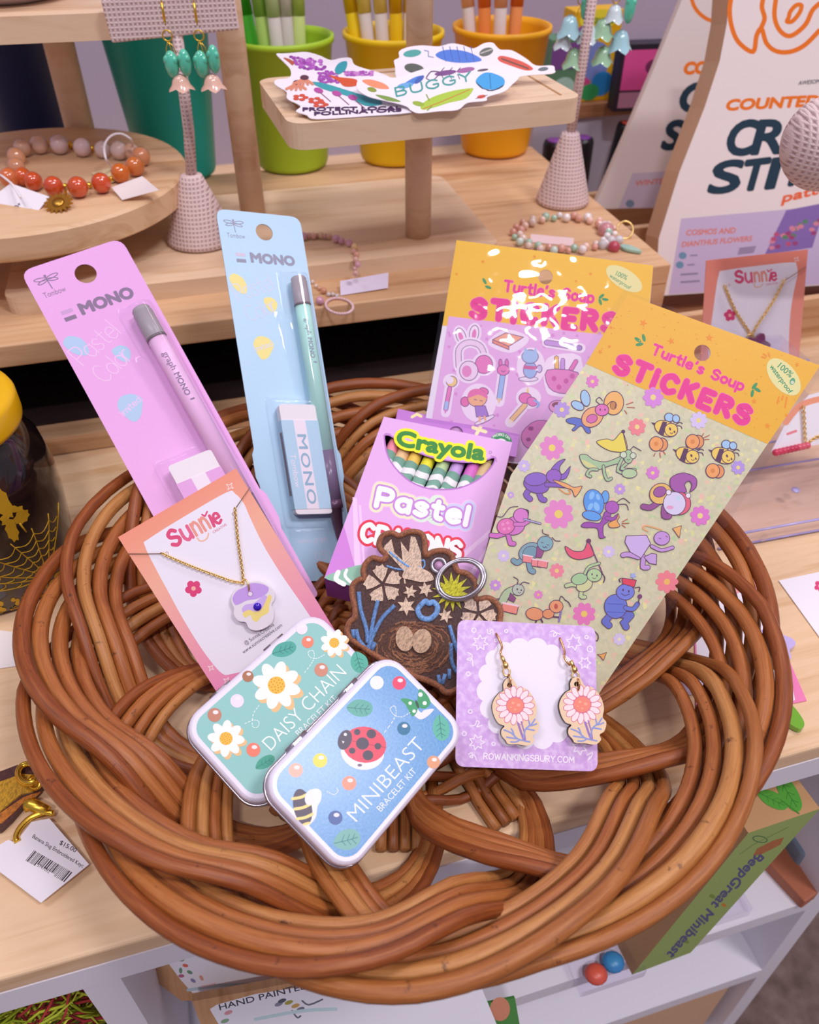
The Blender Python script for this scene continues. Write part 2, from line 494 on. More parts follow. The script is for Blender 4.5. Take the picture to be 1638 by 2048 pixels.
        if off > 0:
            rr = off * h; m = 10 if off < .08 else 16
            for q in range(m):
                dx, dy = rr * math.cos(2 * PI * q / m), rr * math.sin(2 * PI * q / m)
                s.fl([(x + dx, y + dy) for x, y in o], f, col)
        s.fl(o, f, col); s.ly += up
    def brush(s, body, p0, p1, h, wd, col, gap=1.4, bow=0.0, upv=None, jit=0.0, sy=1.0, up=1, fat=None):
        x = 0; items = []
        for ch in body:
            g = GL.get(ch) or GL.get(ch.upper()) or GL[' ']
            items.append((x, g)); x += g[0] + gap
        tot = max(x - gap, .1)
        dx, dy = (p1[0] - p0[0]) / tot, (p1[1] - p0[1]) / tot
        l = math.hypot(dx, dy)
        ux, uy = upv or (dy / l, -dx / l)
        k = h / 6
        rnd = random.Random(len(body) * 7 + 1)
        for x, (gw, strokes) in items:
            jy = rnd.uniform(-jit, jit)
            for sm, pts in strokes:
                q = cr(pts, 5) if sm else pts
                o = []
                for a, b in q:
                    f = (x + a) / tot; yy = (b * sy + jy) * k + bow * 4 * f * (1 - f)
                    o.append((p0[0] + dx * (x + a) + ux * yy, p0[1] + dy * (x + a) + uy * yy))
                s.st(o, wd, col, up=0)
        s.ly += up
    def pris(s, pts, col, z0, z1, side=None, smooth=0):
        if smooth: pts = cr(pts, smooth, True)
        s.mb.prism([s.L(*p[:2], z1) for p in pts], z0, z1, s.mat(col), None, side)
    def V(s, px, py, z):
        x, y = s.L(px, py, z)
        return (x, y, z)
    def done(s, parent, name='printed_artwork'):
        return s.mb.build(name, parent) if s.mb.f else None
# ------------------------------------------------------------------ materials of the place
W_TABLE = wood_mat('pale_pine_table', '#deb88f', '#e9c8a2', '#d2a679', (3, 34, 34), .45, R_(-16))
W_RISER = wood_mat('pine_riser', '#d0a277', '#dcb48c', '#bb8a5e', (2.2, 34, 34), .5)
W_STAND = wood_mat('light_pine_stand', '#e0bf9c', '#e8cbab', '#d3ab83', (3, 30, 30), .45)
W_DISC = wood_mat('pine_disc', '#dcb38a', '#e6c29b', '#c8986b', (3, 26, 26), .45, R_(25))
W_DARK = wood_mat('brown_wood', '#8a5c40', '#a5714e', '#6e4632', (2, 26, 26), .6)
WHITE = pm('#ece9f2', .35)
def burlap():
    m, nt, b = nodes_mat('pink_burlap')
    tc = N(nt, 'ShaderNodeTexCoord')
    mp = N(nt, 'ShaderNodeMapping'); mp.inputs['Scale'].default_value = (1, 1, 1)
    nt.links.new(tc.outputs['Object'], mp.inputs[0])
    w1 = N(nt, 'ShaderNodeTexWave', wave_type='BANDS', bands_direction='X', i_Scale=105.0)
    w2 = N(nt, 'ShaderNodeTexWave', wave_type='BANDS', bands_direction='Z', i_Scale=105.0)
    for q in (w1, w2): nt.links.new(mp.outputs[0], q.inputs['Vector'])
    n = N(nt, 'ShaderNodeTexNoise', i_Scale=900.0)
    nt.links.new(tc.outputs['Object'], n.inputs['Vector'])
    mul = N(nt, 'ShaderNodeMath', operation='MAXIMUM')
    nt.links.new(w1.outputs[1], mul.inputs[0]); nt.links.new(w2.outputs[1], mul.inputs[1])
    ad = N(nt, 'ShaderNodeMath', operation='MULTIPLY_ADD'); ad.inputs[1].default_value = .5
    nt.links.new(n.outputs[0], ad.inputs[0]); nt.links.new(mul.outputs[0], ad.inputs[2])
    col = ramp(nt, ad.outputs[0], [(.3, '#b79a9c'), (.8, '#dcc2c1'), (1.0, '#e6d0cd')])
    nt.links.new(col, b.inputs['Base Color'])
    b.inputs['Roughness'].default_value = .9
    b.inputs['Specular IOR Level'].default_value = .1
    bump(nt, b, ad.outputs[0], .7, .0008)
    return m
BURLAP = burlap()
GOLD = pm('#f2cf86', .3, 1.0)
BRASS = pm('#eec24a', .3, 1.0)
STEEL = pm('#bfbac2', .28, 1.0)
A15 = R_(15)
E1 = Vector((math.cos(A15), math.sin(A15), 0)); E2 = Vector((-math.sin(A15), math.cos(A15), 0))
ROT = Matrix.Rotation(A15, 4, 'Z')
def FM(p, ang=15):
    return Matrix.Translation(p) @ Matrix.Rotation(R_(ang), 4, 'Z')
# ------------------------------------------------------------------ setting: floor, wall
mb = MB()
m, nt, b = nodes_mat('grey_brown_carpet')
n = N(nt, 'ShaderNodeTexNoise', i_Scale=260.0, i_Detail=3.0)
nt.links.new(ramp(nt, n.outputs[0], [(.3, '#6a5751'), (.7, '#8c7870')]), b.inputs['Base Color'])
b.inputs['Roughness'].default_value = 1
bump(nt, b, n.outputs[0], .6, .003)
mb.box((0, .6, -.61), (5, 5, .02), m)
mb.build('floor', kind='structure')
mb = MB(); mb.box((0, 0, .55), (5, .03, 2.3), pm('#b3a8bd', .8))
mb.build('wall_back', M=FM((.2, 1.32, 0)), kind='structure')
# ------------------------------------------------------------------ table on white cube shelving (frame: 16 deg, origin on its front edge)
TO = Vector((-.177, .135, 0)); TM = FM(TO, 16.2)
t = thing('shelving_unit', 'white cube shelving unit with pale pine top under the wicker basket', 'shelf', TM)
mb = MB(); mb.box((.1, .55, -.007), (1.9, 1.1, .014), W_TABLE, bev=.002); mb.build('pine_top', t, label='pale pine top board')
XE = .512
mb = MB(); mb.box((-.16, .20, -.0235), (1.36, .40, .019), WHITE); mb.build('top_panel', t)
mb = MB(); mb.box((-.16, .2, -.587), (1.36, .40, .026), WHITE); mb.build('bottom_panel', t)
mb = MB(); mb.box((-.16, .39, -.31), (1.36, .016, .53), WHITE); mb.build('back_panel', t)
for x in (-.83, .034, XE):
    mb = MB(); mb.box((x, .191, -.3035), (.017, .38, .541), WHITE); mb.build('upright_panel', t)
for x0, x1, z in ((-.8215, .0255, -.285), (.0425, XE - .0085, -.2545), (.0425, XE - .0085, -.3905)):
    mb = MB(); mb.box(((x0 + x1) / 2, .191, z), (x1 - x0, .38, .017), WHITE); mb.build('shelf_panel', t)
mb = MB(); mb.box((.37, .19, -.485), (.25, .36, .15), pm('#d8b08e', .6), bev=.003); dw = mb.build('drawer', t, label='tan drawer box')
mb = MB(); mb.ball((.30, .006, -.45), .012, pm('#2a2628', .3), 16, 10); mb.build('knob', dw)
for x in (-.8, .8):
    mb = MB(); mb.box((x, 1.0, -.307), (.04, .04, .586), WHITE); mb.build('rear_leg', t)
# ------------------------------------------------------------------ long riser shelf (frame: 15 deg, origin at its front right lower corner)
C1 = Vector((.213, .635, 0)); RM = FM(C1)
t = thing('riser_shelf', 'long pine riser shelf behind the basket, holding the cups and display stand', 'shelf', RM)
mb = MB(); mb.box((-.55, .155, .0915), (1.1, .31, .017), W_RISER, bev=.0015); mb.build('top_board', t)
mb = MB(); mb.box((-.0075, .155, .0415), (.015, .308, .083), W_RISER); mb.build('side_panel', t)
mb = MB(); mb.box((-1.0925, .155, .0415), (.015, .308, .083), W_RISER); mb.build('side_panel', t)
mb = MB(); mb.box((-.55, .155, .0085), (1.07, .30, .015), W_RISER); mb.build('bottom_board', t)
mb = MB(); mb.box((-.55, .303, .0495), (1.07, .01, .066), pm('#2b1b1c', .8)); mb.box((-.55, .16, .0172), (1.069, .27, .002), pm('#2b1b1c', .8)); mb.box((-.55, .16, .0815), (1.069, .28, .002), pm('#2b1b1c', .8)); mb.box((-.0165, .16, .0495), (.002, .27, .066), pm('#2b1b1c', .8)); mb.build('shade_liner', t, label='dark panels added as painted shade inside the riser')  # near-black panels added to paint the deep shade of the opening
# ------------------------------------------------------------------ tiered display stand on the riser
def rrect(x0, y0, x1, y1, r, n=5):
    o = []
    for cx, cy, a in ((x1 - r, y1 - r, 0), (x0 + r, y1 - r, 90), (x0 + r, y0 + r, 180), (x1 - r, y0 + r, 270)):
        for k in range(n + 1):
            th = R_(a + 90 * k / n); o.append((cx + r * math.cos(th), cy + r * math.sin(th)))
    return o
bo = at_z(640, 562, .1)                       # a point on the base board's front lower edge
SM = FM(bo)
inv = SM.inverted()
t = thing('display_stand', 'tiered light pine display stand with posts, a round tray and a rectangular tray', 'display stand', SM)
xr = (inv @ at_z(990, 478, .112)).x; xl = (inv @ at_z(8, 600, .112)).x
mb = MB(); mb.prism(rrect(xl, 0, xr, .17, .012), 0, .013, W_STAND); mb.build('base_board', t)
def post(px, py, z0, z1, r=.0105):
    p = inv @ at_z(px, py, .113)
    mb = MB(); mb.lathe([(r, z0), (r, z1)], W_STAND, 20, Matrix.Translation((p.x, p.y, 0))); mb.build('post', t)
    return p
pc = post(836, 470, .013, .118)
pl = post(508, 440, .013, .33)
pk = inv @ Vector((-.303, .80, .1))
mb = MB(); mb.lathe([(.013, 0), (.013, .165)], W_STAND, 20, Matrix.Translation((pk.x, pk.y, 0))); mb.build('post', t)
pd = inv @ Vector((-.31, .655, .1))
# rectangular tray with a groove
f0 = inv @ at_z(596, 302, .215); f1 = inv @ at_z(1152, 246, .215)
ang = math.atan2(f1.y - f0.y, f1.x - f0.x); ln = (f1 - f0).length
TRAY = Matrix.Translation((f0.x, f0.y, f0.z)) @ Matrix.Rotation(ang, 4, 'Z')
mb = MB(); mb.prism(rrect(-.004, 0, ln + .004, .118, .012), 0, .016, W_STAND); 
for q in (rrect(.008, .010, .0095, .108, .0007), rrect(ln - .0095, .010, ln - .008, .108, .0007)):
    mb.prism(q, .0161, .0164, pm('#b98d5e', .7))
mb.prism(rrect(.008, .1065, ln - .008, .108, .0007), .0161, .0164, pm('#b98d5e', .7))
tr = mb.build('rectangular_tray', t, TRAY)
q = TRAY @ Vector((ln * .48, .062, 0))
mb = MB(); mb.lathe([(.0095, f0.z + .0165), (.0095, f0.z + .2)], W_STAND, 20, Matrix.Translation((pc.x, pc.y, 0))); mb.build('post', t)
# round tray
dz = .042; dc = inv @ Vector((-.303, .662, .1))
mb = MB(); mb.lathe([(.121, dz), (.124, dz + .002), (.124, dz + .018), (.122, dz + .02)], W_DISC, 64, Matrix.Translation((dc.x, dc.y, 0)), False); mb.build('round_tray', t)
mb = MB(); mb.lathe([(.014, .013), (.014, dz)], W_STAND, 20, Matrix.Translation((dc.x, dc.y, 0))); mb.build('post', t)
# upper board at the left
ub = inv @ at_t(0, 90, .56); ub2 = inv @ at_t(240, 83, .575)
u0 = at_t(0, 90, .56)
UBM = SM.inverted() @ FM(u0, 12)
mb = MB(); mb.prism(rrect(-.09, 0, .112, .22, .006), 0, .0165, W_STAND); mb.build('upper_board', t, UBM)
UBW = FM(u0, 12)
# ------------------------------------------------------------------ cups of pens
def cup(px, py, rgb, label, rt=.0475, rb=.036, h=.118, group=None):
    c = at_z(px, py, .1)
    d = Vector((c.x, c.y, 0)); 
    c = c + d.normalized() * rb
    mt = pm(rgb, .42)
    mb = MB()
    prof = [(rb * .8, 0), (rb * .96, .002), (rb, .006), (rt * .985, h - .006), (rt * 1.03, h - .005), (rt * 1.03, h), (rt * .97, h), (rt * .95, h - .006), (rb * .95, .006), (0.001, .005)]
    mb.lathe(prof, mt, 40)
    o = mb.build('pen_cup', M=Matrix.Translation(c))
    return tag(o, label, 'cup', 'plastic pen cups on the riser'), c
def pen(c, dx, dy, tx, ty, cols, label, L=.175, r=.0062, cat='pen'):
    a = Vector((c.x + dx, c.y + dy, .1075)); d = Vector((tx, ty, 1)).normalized()
    M = Matrix.Translation(a) @ d.to_track_quat('Z', 'Y').to_matrix().to_4x4()
    tt = thing('marker_pen', label, cat, M, 'marker pens in the cups')
    mb = MB(); mb.lathe([(r * .6, 0), (r, .004), (r, L * .72), (r * .96, L * .725)], pm(cols[0], .4), 14); mb.build('barrel', tt)
    mb = MB(); mb.lathe([(r * 1.05, L * .725), (r * 1.05, L * .97), (r * .8, L)], pm(cols[1], .4), 14); mb.build('cap', tt)
_, cn = cup(92, 330, '#1d2b62', 'navy blue plastic cup at far left behind the round tray', .05, .039, .13)
_, ct = cup(364, 371, '#14b3a8', 'teal plastic cup behind the burlap earring stand', .049, .037, .138)
_, cl = cup(589, 353, '#a9cf2e', 'lime green plastic cup with green and white pens')
_, cy = cup(790, 339, '#f0c80f', 'lemon yellow plastic cup behind the centre post')
_, co = cup(987, 322, '#f7b112', 'orange yellow plastic cup behind the right end of the tray')
wp = '#e6dcd8'
for i, (dx, dy, tx, ty, a, b_, l) in enumerate((
    (-.018, -.002, -.12, .10, '#55c43a', '#3fae2b', 'bright green marker, leftmost in the lime cup'),
    (-.010, -.008, -.06, .05, '#b6d873', '#9cc95a', 'pale green marker, second from left in the lime cup'),
    (-.001, -.011, -.03, .03, wp, '#d8e8b0', 'white barrelled marker in the middle of the lime cup'),
    (.006, -.008, .0, .04, '#dcd3cf', wp, 'greyish white marker in the lime cup beside the pale one'),
    (.013, -.006, .03, .05, '#d3e48c', '#c0d86a', 'pale lime marker, rightmost in the lime cup'))):
    pen(cl, dx, dy, tx, ty, (a, b_), l)
for i, (dx, dy, tx, ty, a, b_, l) in enumerate((
    (-.022, -.006, -.14, .06, '#f3d21c', '#e6c010', 'thin yellow marker, leftmost in the lemon cup'),
    (-.014, -.010, -.10, .04, wp, '#f3e27a', 'white barrelled marker second from left in the lemon cup'),
    (-.004, -.012, -.06, .03, wp, '#f3e27a', 'white barrelled marker third from left in the lemon cup'),
    (.005, -.012, -.02, .03, '#f0c512', '#e8b90c', 'deep yellow marker in the middle of the lemon cup'),
    (.013, -.010, .02, .03, '#e2d4c9', '#f3d95a', 'white barrelled marker just left of the centre post'),
    (.020, -.006, .06, .05, wp, '#f3d95a', 'white barrelled marker half hidden by the centre post'))):
    pen(cy, dx, dy, tx, ty, (a, b_), l)
for i, (dx, dy, tx, ty, a, b_, l) in enumerate((
    (-.018, -.006, -.13, .05, wp, '#f6c9a0', 'white barrelled marker, leftmost in the orange cup'),
    (-.010, -.010, -.07, .04, '#f2924a', '#ee7d2c', 'orange marker between two white ones in the orange cup'),
    (-.001, -.012, -.02, .03, wp, '#f6c9a0', 'white barrelled marker right of the orange one in the orange cup'),
    (.010, -.008, .02, .05, '#f09a58', '#ee7d2c', 'thin orange marker, rightmost in the orange cup'))):
    pen(co, dx, dy, tx, ty, (a, b_), l)
# ------------------------------------------------------------------ wicker basket
def cane_mat(name, c0, c1, c2):
    m, nt, b = nodes_mat(name)
    g = N(nt, 'ShaderNodeNewGeometry')
    tc = N(nt, 'ShaderNodeTexCoord')
    at = N(nt, 'ShaderNodeAttribute', attribute_name='cane_co')
    n = N(nt, 'ShaderNodeTexNoise', i_Scale=2.6, i_Detail=6.0, i_Roughness=.65)
    nt.links.new(at.outputs['Vector'], n.inputs['Vector'])
    mix = N(nt, 'ShaderNodeMath', operation='MULTIPLY_ADD'); mix.inputs[1].default_value = .38
    nt.links.new(g.outputs['Random Per Island'], mix.inputs[0]); 
    sc = N(nt, 'ShaderNodeMath', operation='MULTIPLY'); sc.inputs[1].default_value = .85
    nt.links.new(n.outputs[0], sc.inputs[0]); nt.links.new(sc.outputs[0], mix.inputs[2])
    col = ramp(nt, mix.outputs[0], [(.3, c0), (.6, c1), (.88, c2)])
    # dark knots and specks
    v = N(nt, 'ShaderNodeTexNoise', i_Scale=150.0, i_Detail=4.0, i_Roughness=.7)
    nt.links.new(tc.outputs['Object'], v.inputs['Vector'])
    r2 = N(nt, 'ShaderNodeValToRGB')
    r2.color_ramp.elements[0].position = .63; r2.color_ramp.elements[1].position = .72
    nt.links.new(v.outputs[0], r2.inputs[0])
    mx = N(nt, 'ShaderNodeMixRGB'); mx.inputs[2].default_value = srgb('#43200f')
    fm = N(nt, 'ShaderNodeMath', operation='MULTIPLY'); fm.inputs[1].default_value = .8
    nt.links.new(r2.outputs[0], fm.inputs[0]); nt.links.new(fm.outputs[0], mx.inputs[0]); nt.links.new(col, mx.inputs[1])
    nt.links.new(mx.outputs[0], b.inputs['Base Color'])
    b.inputs['Roughness'].default_value = .42
    b.inputs['Specular IOR Level'].default_value = .45
    bump(nt, b, n.outputs[0], .35, .0012)
    return m
CANE = cane_mat('honey_brown_cane', '#5e2b0e', '#8f4a20', '#b06c36')
CANE2 = cane_mat('pale_cane', '#7a421c', '#a2602d', '#bf854a')
BC = Vector((-.005, .302, 0)); BR = .1868; BZ = .071
R0 = .095
t_b = thing('wicker_basket', 'large round wicker basket of looping brown canes holding the stationery', 'basket', Matrix.Translation(BC))
def bowl_z(r):
    q = max(0, min(1, (r - R0) / (BR - R0)))
    return .008 + (BZ - .008) * (q ** 1.75)
NB = 12; SPAN = R_(129)
LIFT = cr([(-1, .3), (-.86, .8), (-.7, .55), (-.5, -.9), (-.3, -.5), (0, 0), (.3, .5), (.5, .9), (.7, -.6), (.86, -.9), (1, -.5)], 8)
def lift_at(s_):
    for a, b in zip(LIFT, LIFT[1:]):
        if a[0] <= s_ <= b[0]: return a[1] + (b[1] - a[1]) * (s_ - a[0]) / max(1e-6, b[0] - a[0])
    return LIFT[-1][1]
random.seed(3)
for i in range(NB):
    ph = 2 * PI * i / NB + R_(7)
    mb = MB()
    nk = 4
    sp = SPAN * random.uniform(.95, 1.05); rk = random.uniform(-.003, .003)
    for k in range(nk):
        pts = []; rad = []
        cr_ = random.uniform(.0034, .0043)
        off = (k - (nk - 1) / 2) * .0074
        for j in range(57):
            s_ = -1 + 2 * j / 56
            # rises from the base, runs along the rim, comes back down
            e = math.cos(s_ * PI / 2)
            r = R0 - .012 + (BR - R0 + .012 - .006 + rk) * (e ** .63)
            a = ph + s_ * sp / 2
            r += off * (1 - .15 * abs(s_)) * (1 if abs(s_) < .8 else .9)
            z = bowl_z(r)
            # over on the way out, under on the way back
            lift = .0108 * lift_at(s_)
            z += lift * 1.0 + .003
            rr = r - lift * .6
            dg_ = (math.degrees(a) + 180) % 360 - 180
            rr += ((.0065 * math.exp(-((dg_ + 92) / 17) ** 2) - .0045 * math.exp(-((dg_ + 138) / 20) ** 2) + .006 * math.exp(-((dg_ - 97) / 14) ** 2)) * max(0, (r - R0) / (BR - R0)))
            pts.append((rr * math.cos(a), rr * math.sin(a), z + random.uniform(-.0002, .0002)))
            rad.append(cr_ * (1 - .18 * abs(s_)))
        mb.tube(pts, rad, CANE if random.random() < .75 else CANE2, 10, co=random.uniform(0, 50))
    mb.build('cane_bundle', t_b)
# woven base: spokes and rings
NS = 12
for i in range(NS):
    a = 2 * PI * i / NS
    mb = MB()
    for k in range(4):
        o = (k - 1.5) * .0058
        pts = []
        for j in range(14):
            r = .004 + (R0 + .012) * j / 13
            tz = .004 + .014 * (1 - (r / R0) ** 2) + .0015 * math.sin(j * 2.6 + i * PI)
            pts.append((r * math.cos(a) - o * math.sin(a) * min(1, .25 + r / .05), r * math.sin(a) + o * math.cos(a) * min(1, .25 + r / .05), max(.0035, tz)))
        mb.tube(pts, .0029, CANE2, 7, co=random.uniform(0, 50))
    mb.build('base_spoke', t_b)
mb = MB()
for q in range(13):
    r = .018 + q * .0060
    pts = []
    for j in range(72):
        a = 2 * PI * j / 72
        tz = .004 + .014 * (1 - (r / R0) ** 2) + .0042 * math.sin(a * NS / 2 * 2 + q * PI) 
        pts.append((r * math.cos(a) + .0006 * math.sin(a * 7 + q), r * math.sin(a), max(.0035, tz + .001)))
    mb.tube(pts, .0027, CANE, 7, closed=True, co=random.uniform(0, 50))
mb.build('base_weave', t_b)
# ------------------------------------------------------------------ stationery standing in the basket
CLEAR = clear_mat('clear_blister_plastic', (.99, .99, 1, 1), .05, .9, .025, .5)
SLEEVE = clear_mat('clear_sleeve_plastic', (.99, .99, 1, 1), .03, .95, .022)
def wavy(mat, scale, strength, dist):
    nt = mat.node_tree
    tc = N(nt, 'ShaderNodeTexCoord'); n = N(nt, 'ShaderNodeTexNoise', i_Scale=scale, i_Detail=1.0)
    nt.links.new(tc.outputs['Object'], n.inputs['Vector'])
    bp = N(nt, 'ShaderNodeBump'); bp.inputs['Strength'].default_value = strength; bp.inputs['Distance'].default_value = dist
    nt.links.new(n.outputs[0], bp.inputs['Height'])
    for q in nt.nodes:
        if q.type == 'BSDF_GLOSSY': nt.links.new(bp.outputs[0], q.inputs['Normal'])
wavy(SLEEVE, 62, .35, .0022)
def edges_frame(M, l0, l1, r0, r1):
    a = Art(M)
    P = lambda q: M @ Vector((*a.L(*q), 0))
    d = (P(l1) - P(l0)).normalized() + (P(r1) - P(r0)).normalized()
    n = M.to_3x3() @ Vector((0, 0, 1))
    y = -d.normalized(); x = y.cross(n)
    F = frame(P(l0), x, y)
    return F, abs((P(r0) - P(l0)).dot(x.normalized()))
def sm(e0, e1, x):
    t = max(0, min(1, (x - e0) / (e1 - e0))); return t * t * (3 - 2 * t)
# ---------------- two blister packs with a mechanical pencil and an eraser
def mono_pack(M, W, k, cards, label, name='pencil_blister_pack', length=4.45):
    bg, blob, pen, stripe, dark, ink, grip, bar = cards
    H = length
    F = lambda u, v: (u * W, -(v + k * u) * W)
    t = thing(name, label, 'pencil pack', M, 'pencil and eraser packs')
    out = [F(*p) for p in rpoly([(0, 0), (1, 0), (1, 2.86), (1.03, 2.93), (1.03, 3.2), (1, 3.3), (1, H), (0, H), (0, 3.3), (-.03, 3.2), (-.03, 2.93), (0, 2.86)], [.12, .12, 0, 0, 0, 0, .05, .05, 0, 0, 0, 0])]
    hole = [F(.533 + .1 * math.cos(a), .232 + .1 * math.sin(a)) for a in (2 * PI * i / 28 for i in range(28))]
    mb = MB(); mb.sheet(out, [hole], -.0008, 0, pm(bg, .4), pm(dark, .5)); mb.build('backing_card', t)
    A = Art(M); A.map = F
    # dragonfly mark
    for dx, dy, rx, ry, r in ((-.055, .0, .058, .017, 8), (.06, .0, .058, .017, -8), (-.045, .03, .05, .015, -14), (.05, .03, .05, .015, 14)):
        A.st([(.183 + dx + rx * math.cos(a) * math.cos(R_(r)) - ry * math.sin(a) * math.sin(R_(r)), .175 + dy - .03 + rx * math.cos(a) * math.sin(R_(r)) + ry * math.sin(a) * math.cos(R_(r))) for a in (2 * PI * i / 14 for i in range(14))], .009, ink, 0, True, up=0)
    A.st([(.183, .125), (.184, .18), (.19, .265)], .010, ink); A.ell(.183, .122, .013, .013, ink)
    A.text('Tombow', (.085, .335), (.295, .335), .055, ink)
    A.poly([(.15, .513), (.262, .513), (.262, .553), (.15, .553)], bar); A.poly([(.15, .585), (.262, .585), (.262, .628), (.15, .628)], ink)
    x = .325
    for ch, wd in (('M', .125), ('O', .125), ('N', .11), ('O', .125)):
        A.text(ch, (x, .612), (x + wd - .008, .612), .108, ink, .09); x += wd + .013
    for bx, by, pts in ((.12, .88, [(-.09, -.05), (-.03, -.11), (.06, -.07), (.1, .02), (.08, .12), (.02, .12), (-.05, .06)]),
                        (.47, 1.11, [(-.07, -.06), (.02, -.08), (.08, -.02), (.06, .06), (0, .1), (-.06, .03)]),
                        (.31, 1.66, [(-.12, -.04), (-.06, -.14), (.05, -.14), (.12, -.06), (.08, .03), (.02, .11), (-.06, .12)])):
        A.poly([(bx + a, by + b) for a, b in pts], blob, 5)
    A.brush('Pastel', (.10, 1.10), (.56, .92), .2, .011, stripe, .5, up=1)
    A.brush('Color', (.2, 1.34), (.55, 1.19), .19, .011, stripe, .5)
    A.brush('limited', (.2, 1.70), (.42, 1.62), .06, .008, stripe, .8)
    A.brush('mono graph', (.34, 4.0), (.7, 3.98), .06, .007, stripe, .8); A.brush('0.5', (.52, 4.2), (.66, 4.2), .1, .01, stripe, .9)
    A.done(t, 'printed_artwork')
    # eraser
    z0 = .0012; eh = .17 * W
    mb = MB()
    mb.prism(rpoly([F(.33, 2.36), F(.76, 2.36), F(.76, 3.66), F(.33, 3.66)], .04 * W, 3), z0, z0 + eh, pm('#efe9ec', .55))
    er = mb.build('eraser', t)
    mb = MB(); e = .006
    xs = (.33 - e, .47, .61, .76 + e)
    for i, c in enumerate((stripe if False else pen[1], '#f1e7f0', pen[1])):
        mb.prism([F(xs[i], 2.55), F(xs[i + 1], 2.55), F(xs[i + 1], 3.6), F(xs[i], 3.6)], z0 - .0003, z0 + eh + .0003, pm(c, .5))
    mb.build('eraser_sleeve', er)
    A = Art(M, z0 + eh + .0003); A.map = F
    y = 2.72
    for ch, hh in (('M', .2), ('O', .2), ('N', .19), ('O', .2)):
        A.text(ch, (.49, y), (.49, y + hh - .03), .1, pen[2], .03, upv=(1, 0)); y += hh + .02
    A.text('Tombow', (.37, 2.95), (.37, 3.35), .06, '#f1e7f0', upv=(1, 0))
    A.done(er, 'sleeve_print')
    mb = MB()
    for j in range(2):
        mb.box((F(.33 - .012, 0)[0] , F(0, 3.1)[1], z0 + eh * (.35 + .3 * j)), (.0004, .75 * W, .0007), pm('#7b6a72'))
    mb.build('small_print', er)
    # pencil, lying along the right of the card
    px_, r = .822, .098 * W
    zc = .0012 + r * 1.06
    yy = lambda v: F(px_, v)[1]
    X = px_ * W
    pc_ = MB()
    pc_.tube([(X, yy(1.14), zc), (X, yy(1.4), zc), (X, yy(2.9), zc)], r * .95, pm(pen[0], .3), 20)
    body = pc_.build('pencil', t)
    mb = MB(); mb.tube([(X, yy(.80), zc), (X, yy(.82), zc), (X, yy(.86), zc), (X, yy(.861), zc), (X, yy(1.12), zc), (X, yy(1.13), zc)], [r * .8, r * .93, r * .93, r, r, r], pm('#a9a0a6', .3), 20)
    mb.tube([(X, yy(1.125), zc), (X, yy(1.15), zc)], r * 1.03, pm('#7a6d74', .3), 20); mb.build('cap', body)
    mb = MB(); mb.tube([(X, yy(2.9), zc), (X, yy(3.5), zc)], r * .96, pm(grip, .25), 18)
    mb.tube([(X, yy(3.5), zc), (X, yy(3.6), zc), (X, yy(3.602), zc), (X, yy(3.95), zc), (X, yy(4.05), zc)], [r * 1.0, r * 1.0, r * .8, r * .45, r * .12], pm('#6b4d66', .3, .3), 16); mb.build('grip_and_tip', body)
    A = Art(M, zc + r * .96); A.map = F
    A.text('graph', (px_ - .02, 1.66 + .02), (px_ - .02, 1.36), .07, ink, upv=(-1, 0)) if False else None
    A.text('graph', (px_ - .025, 1.33), (px_ - .025, 1.52), .055, ink, upv=(1, 0)); A.text('MONO', (px_ - .025, 1.56), (px_ - .025, 1.80), .05, ink, .03, upv=(1, 0)); A.st([(px_ + .0, 1.85), (px_ + .03, 1.85)], .014, ink)
    A.done(body, 'pencil_print')
    # clear blister
    def hf(x, y):
        u = x / W; v = -y / W - k * u
        h = 0
        d = abs(u - px_) / .135
        if d < 1: h = max(h, (2 * r + .0022) * math.sqrt(max(0, 1 - d ** 3)) * sm(.70, .78, v) * (1 - sm(4.05, 4.15, v)))
        w_ = sm(.62, .68, u) * (1 - sm(.93, .97, u)) * sm(.70, .78, v) * (1 - sm(1.18, 1.3, v)); h = max(h, w_ * r * 1.4)
        w_ = sm(.5 + .1 * (v - 1.2), .66 + .08 * (v - 1.2), u) * (1 - sm(.9, .95, u)) * sm(1.2, 1.32, v) * (1 - sm(2.1, 2.3, v)); h = max(h, w_ * r * .9)
        w_ = sm(.22, .28, u) * (1 - sm(.80, .86, u)) * sm(2.25, 2.31, v) * (1 - sm(3.72, 3.8, v)); h = max(h, w_ * (eh + .0022))
        w_ = sm(.25, .31, u) * (1 - sm(.86, .92, u)) * sm(3.76, 3.84, v) * (1 - sm(4.28, 4.36, v)); h = max(h, w_ * eh * .5)
        return h
    mb = MB(); mb.height(.05 * W, .99 * W, -(length - .05) * W, -.7 * W, 46, 170, hf, CLEAR, .0002)
    mb.build('clear_blister', t)
    return t
P1, W1 = edges_frame(plane3((40, 543, .490), (241.6, 475.6, .5045), (441, 1292, .476)), (40, 543), (273.8, 977), (241.6, 475.6), (517, 967.6))
mono_pack(P1, W1, .075, ('#e6a9e2', '#aecbe8', ('#f6c6ee', '#e3a9e0', '#b98ab8'), '#eec3ea', '#8a6a86', '#86708f', '#7b6078', '#c99fce'), 'pink pencil and eraser blister pack leaning at the left of the basket', length=4.05)
P2, W2 = edges_frame(plane3((431, 417, .514), (600, 437, .533), (550, 1173, .51)), (431, 417), (527, 1012), (600, 437), (694, 1026))
mono_pack(P2, W2, .12, ('#b3d6ee', '#efe08a', ('#bdf2e6', '#b5d7ea', '#8fb6cc'), '#d3d6ea', '#8497a8', '#8f8fa6', '#7a6a86', '#cfc3d8'), 'pale blue pencil and eraser blister pack standing next to the pink one')

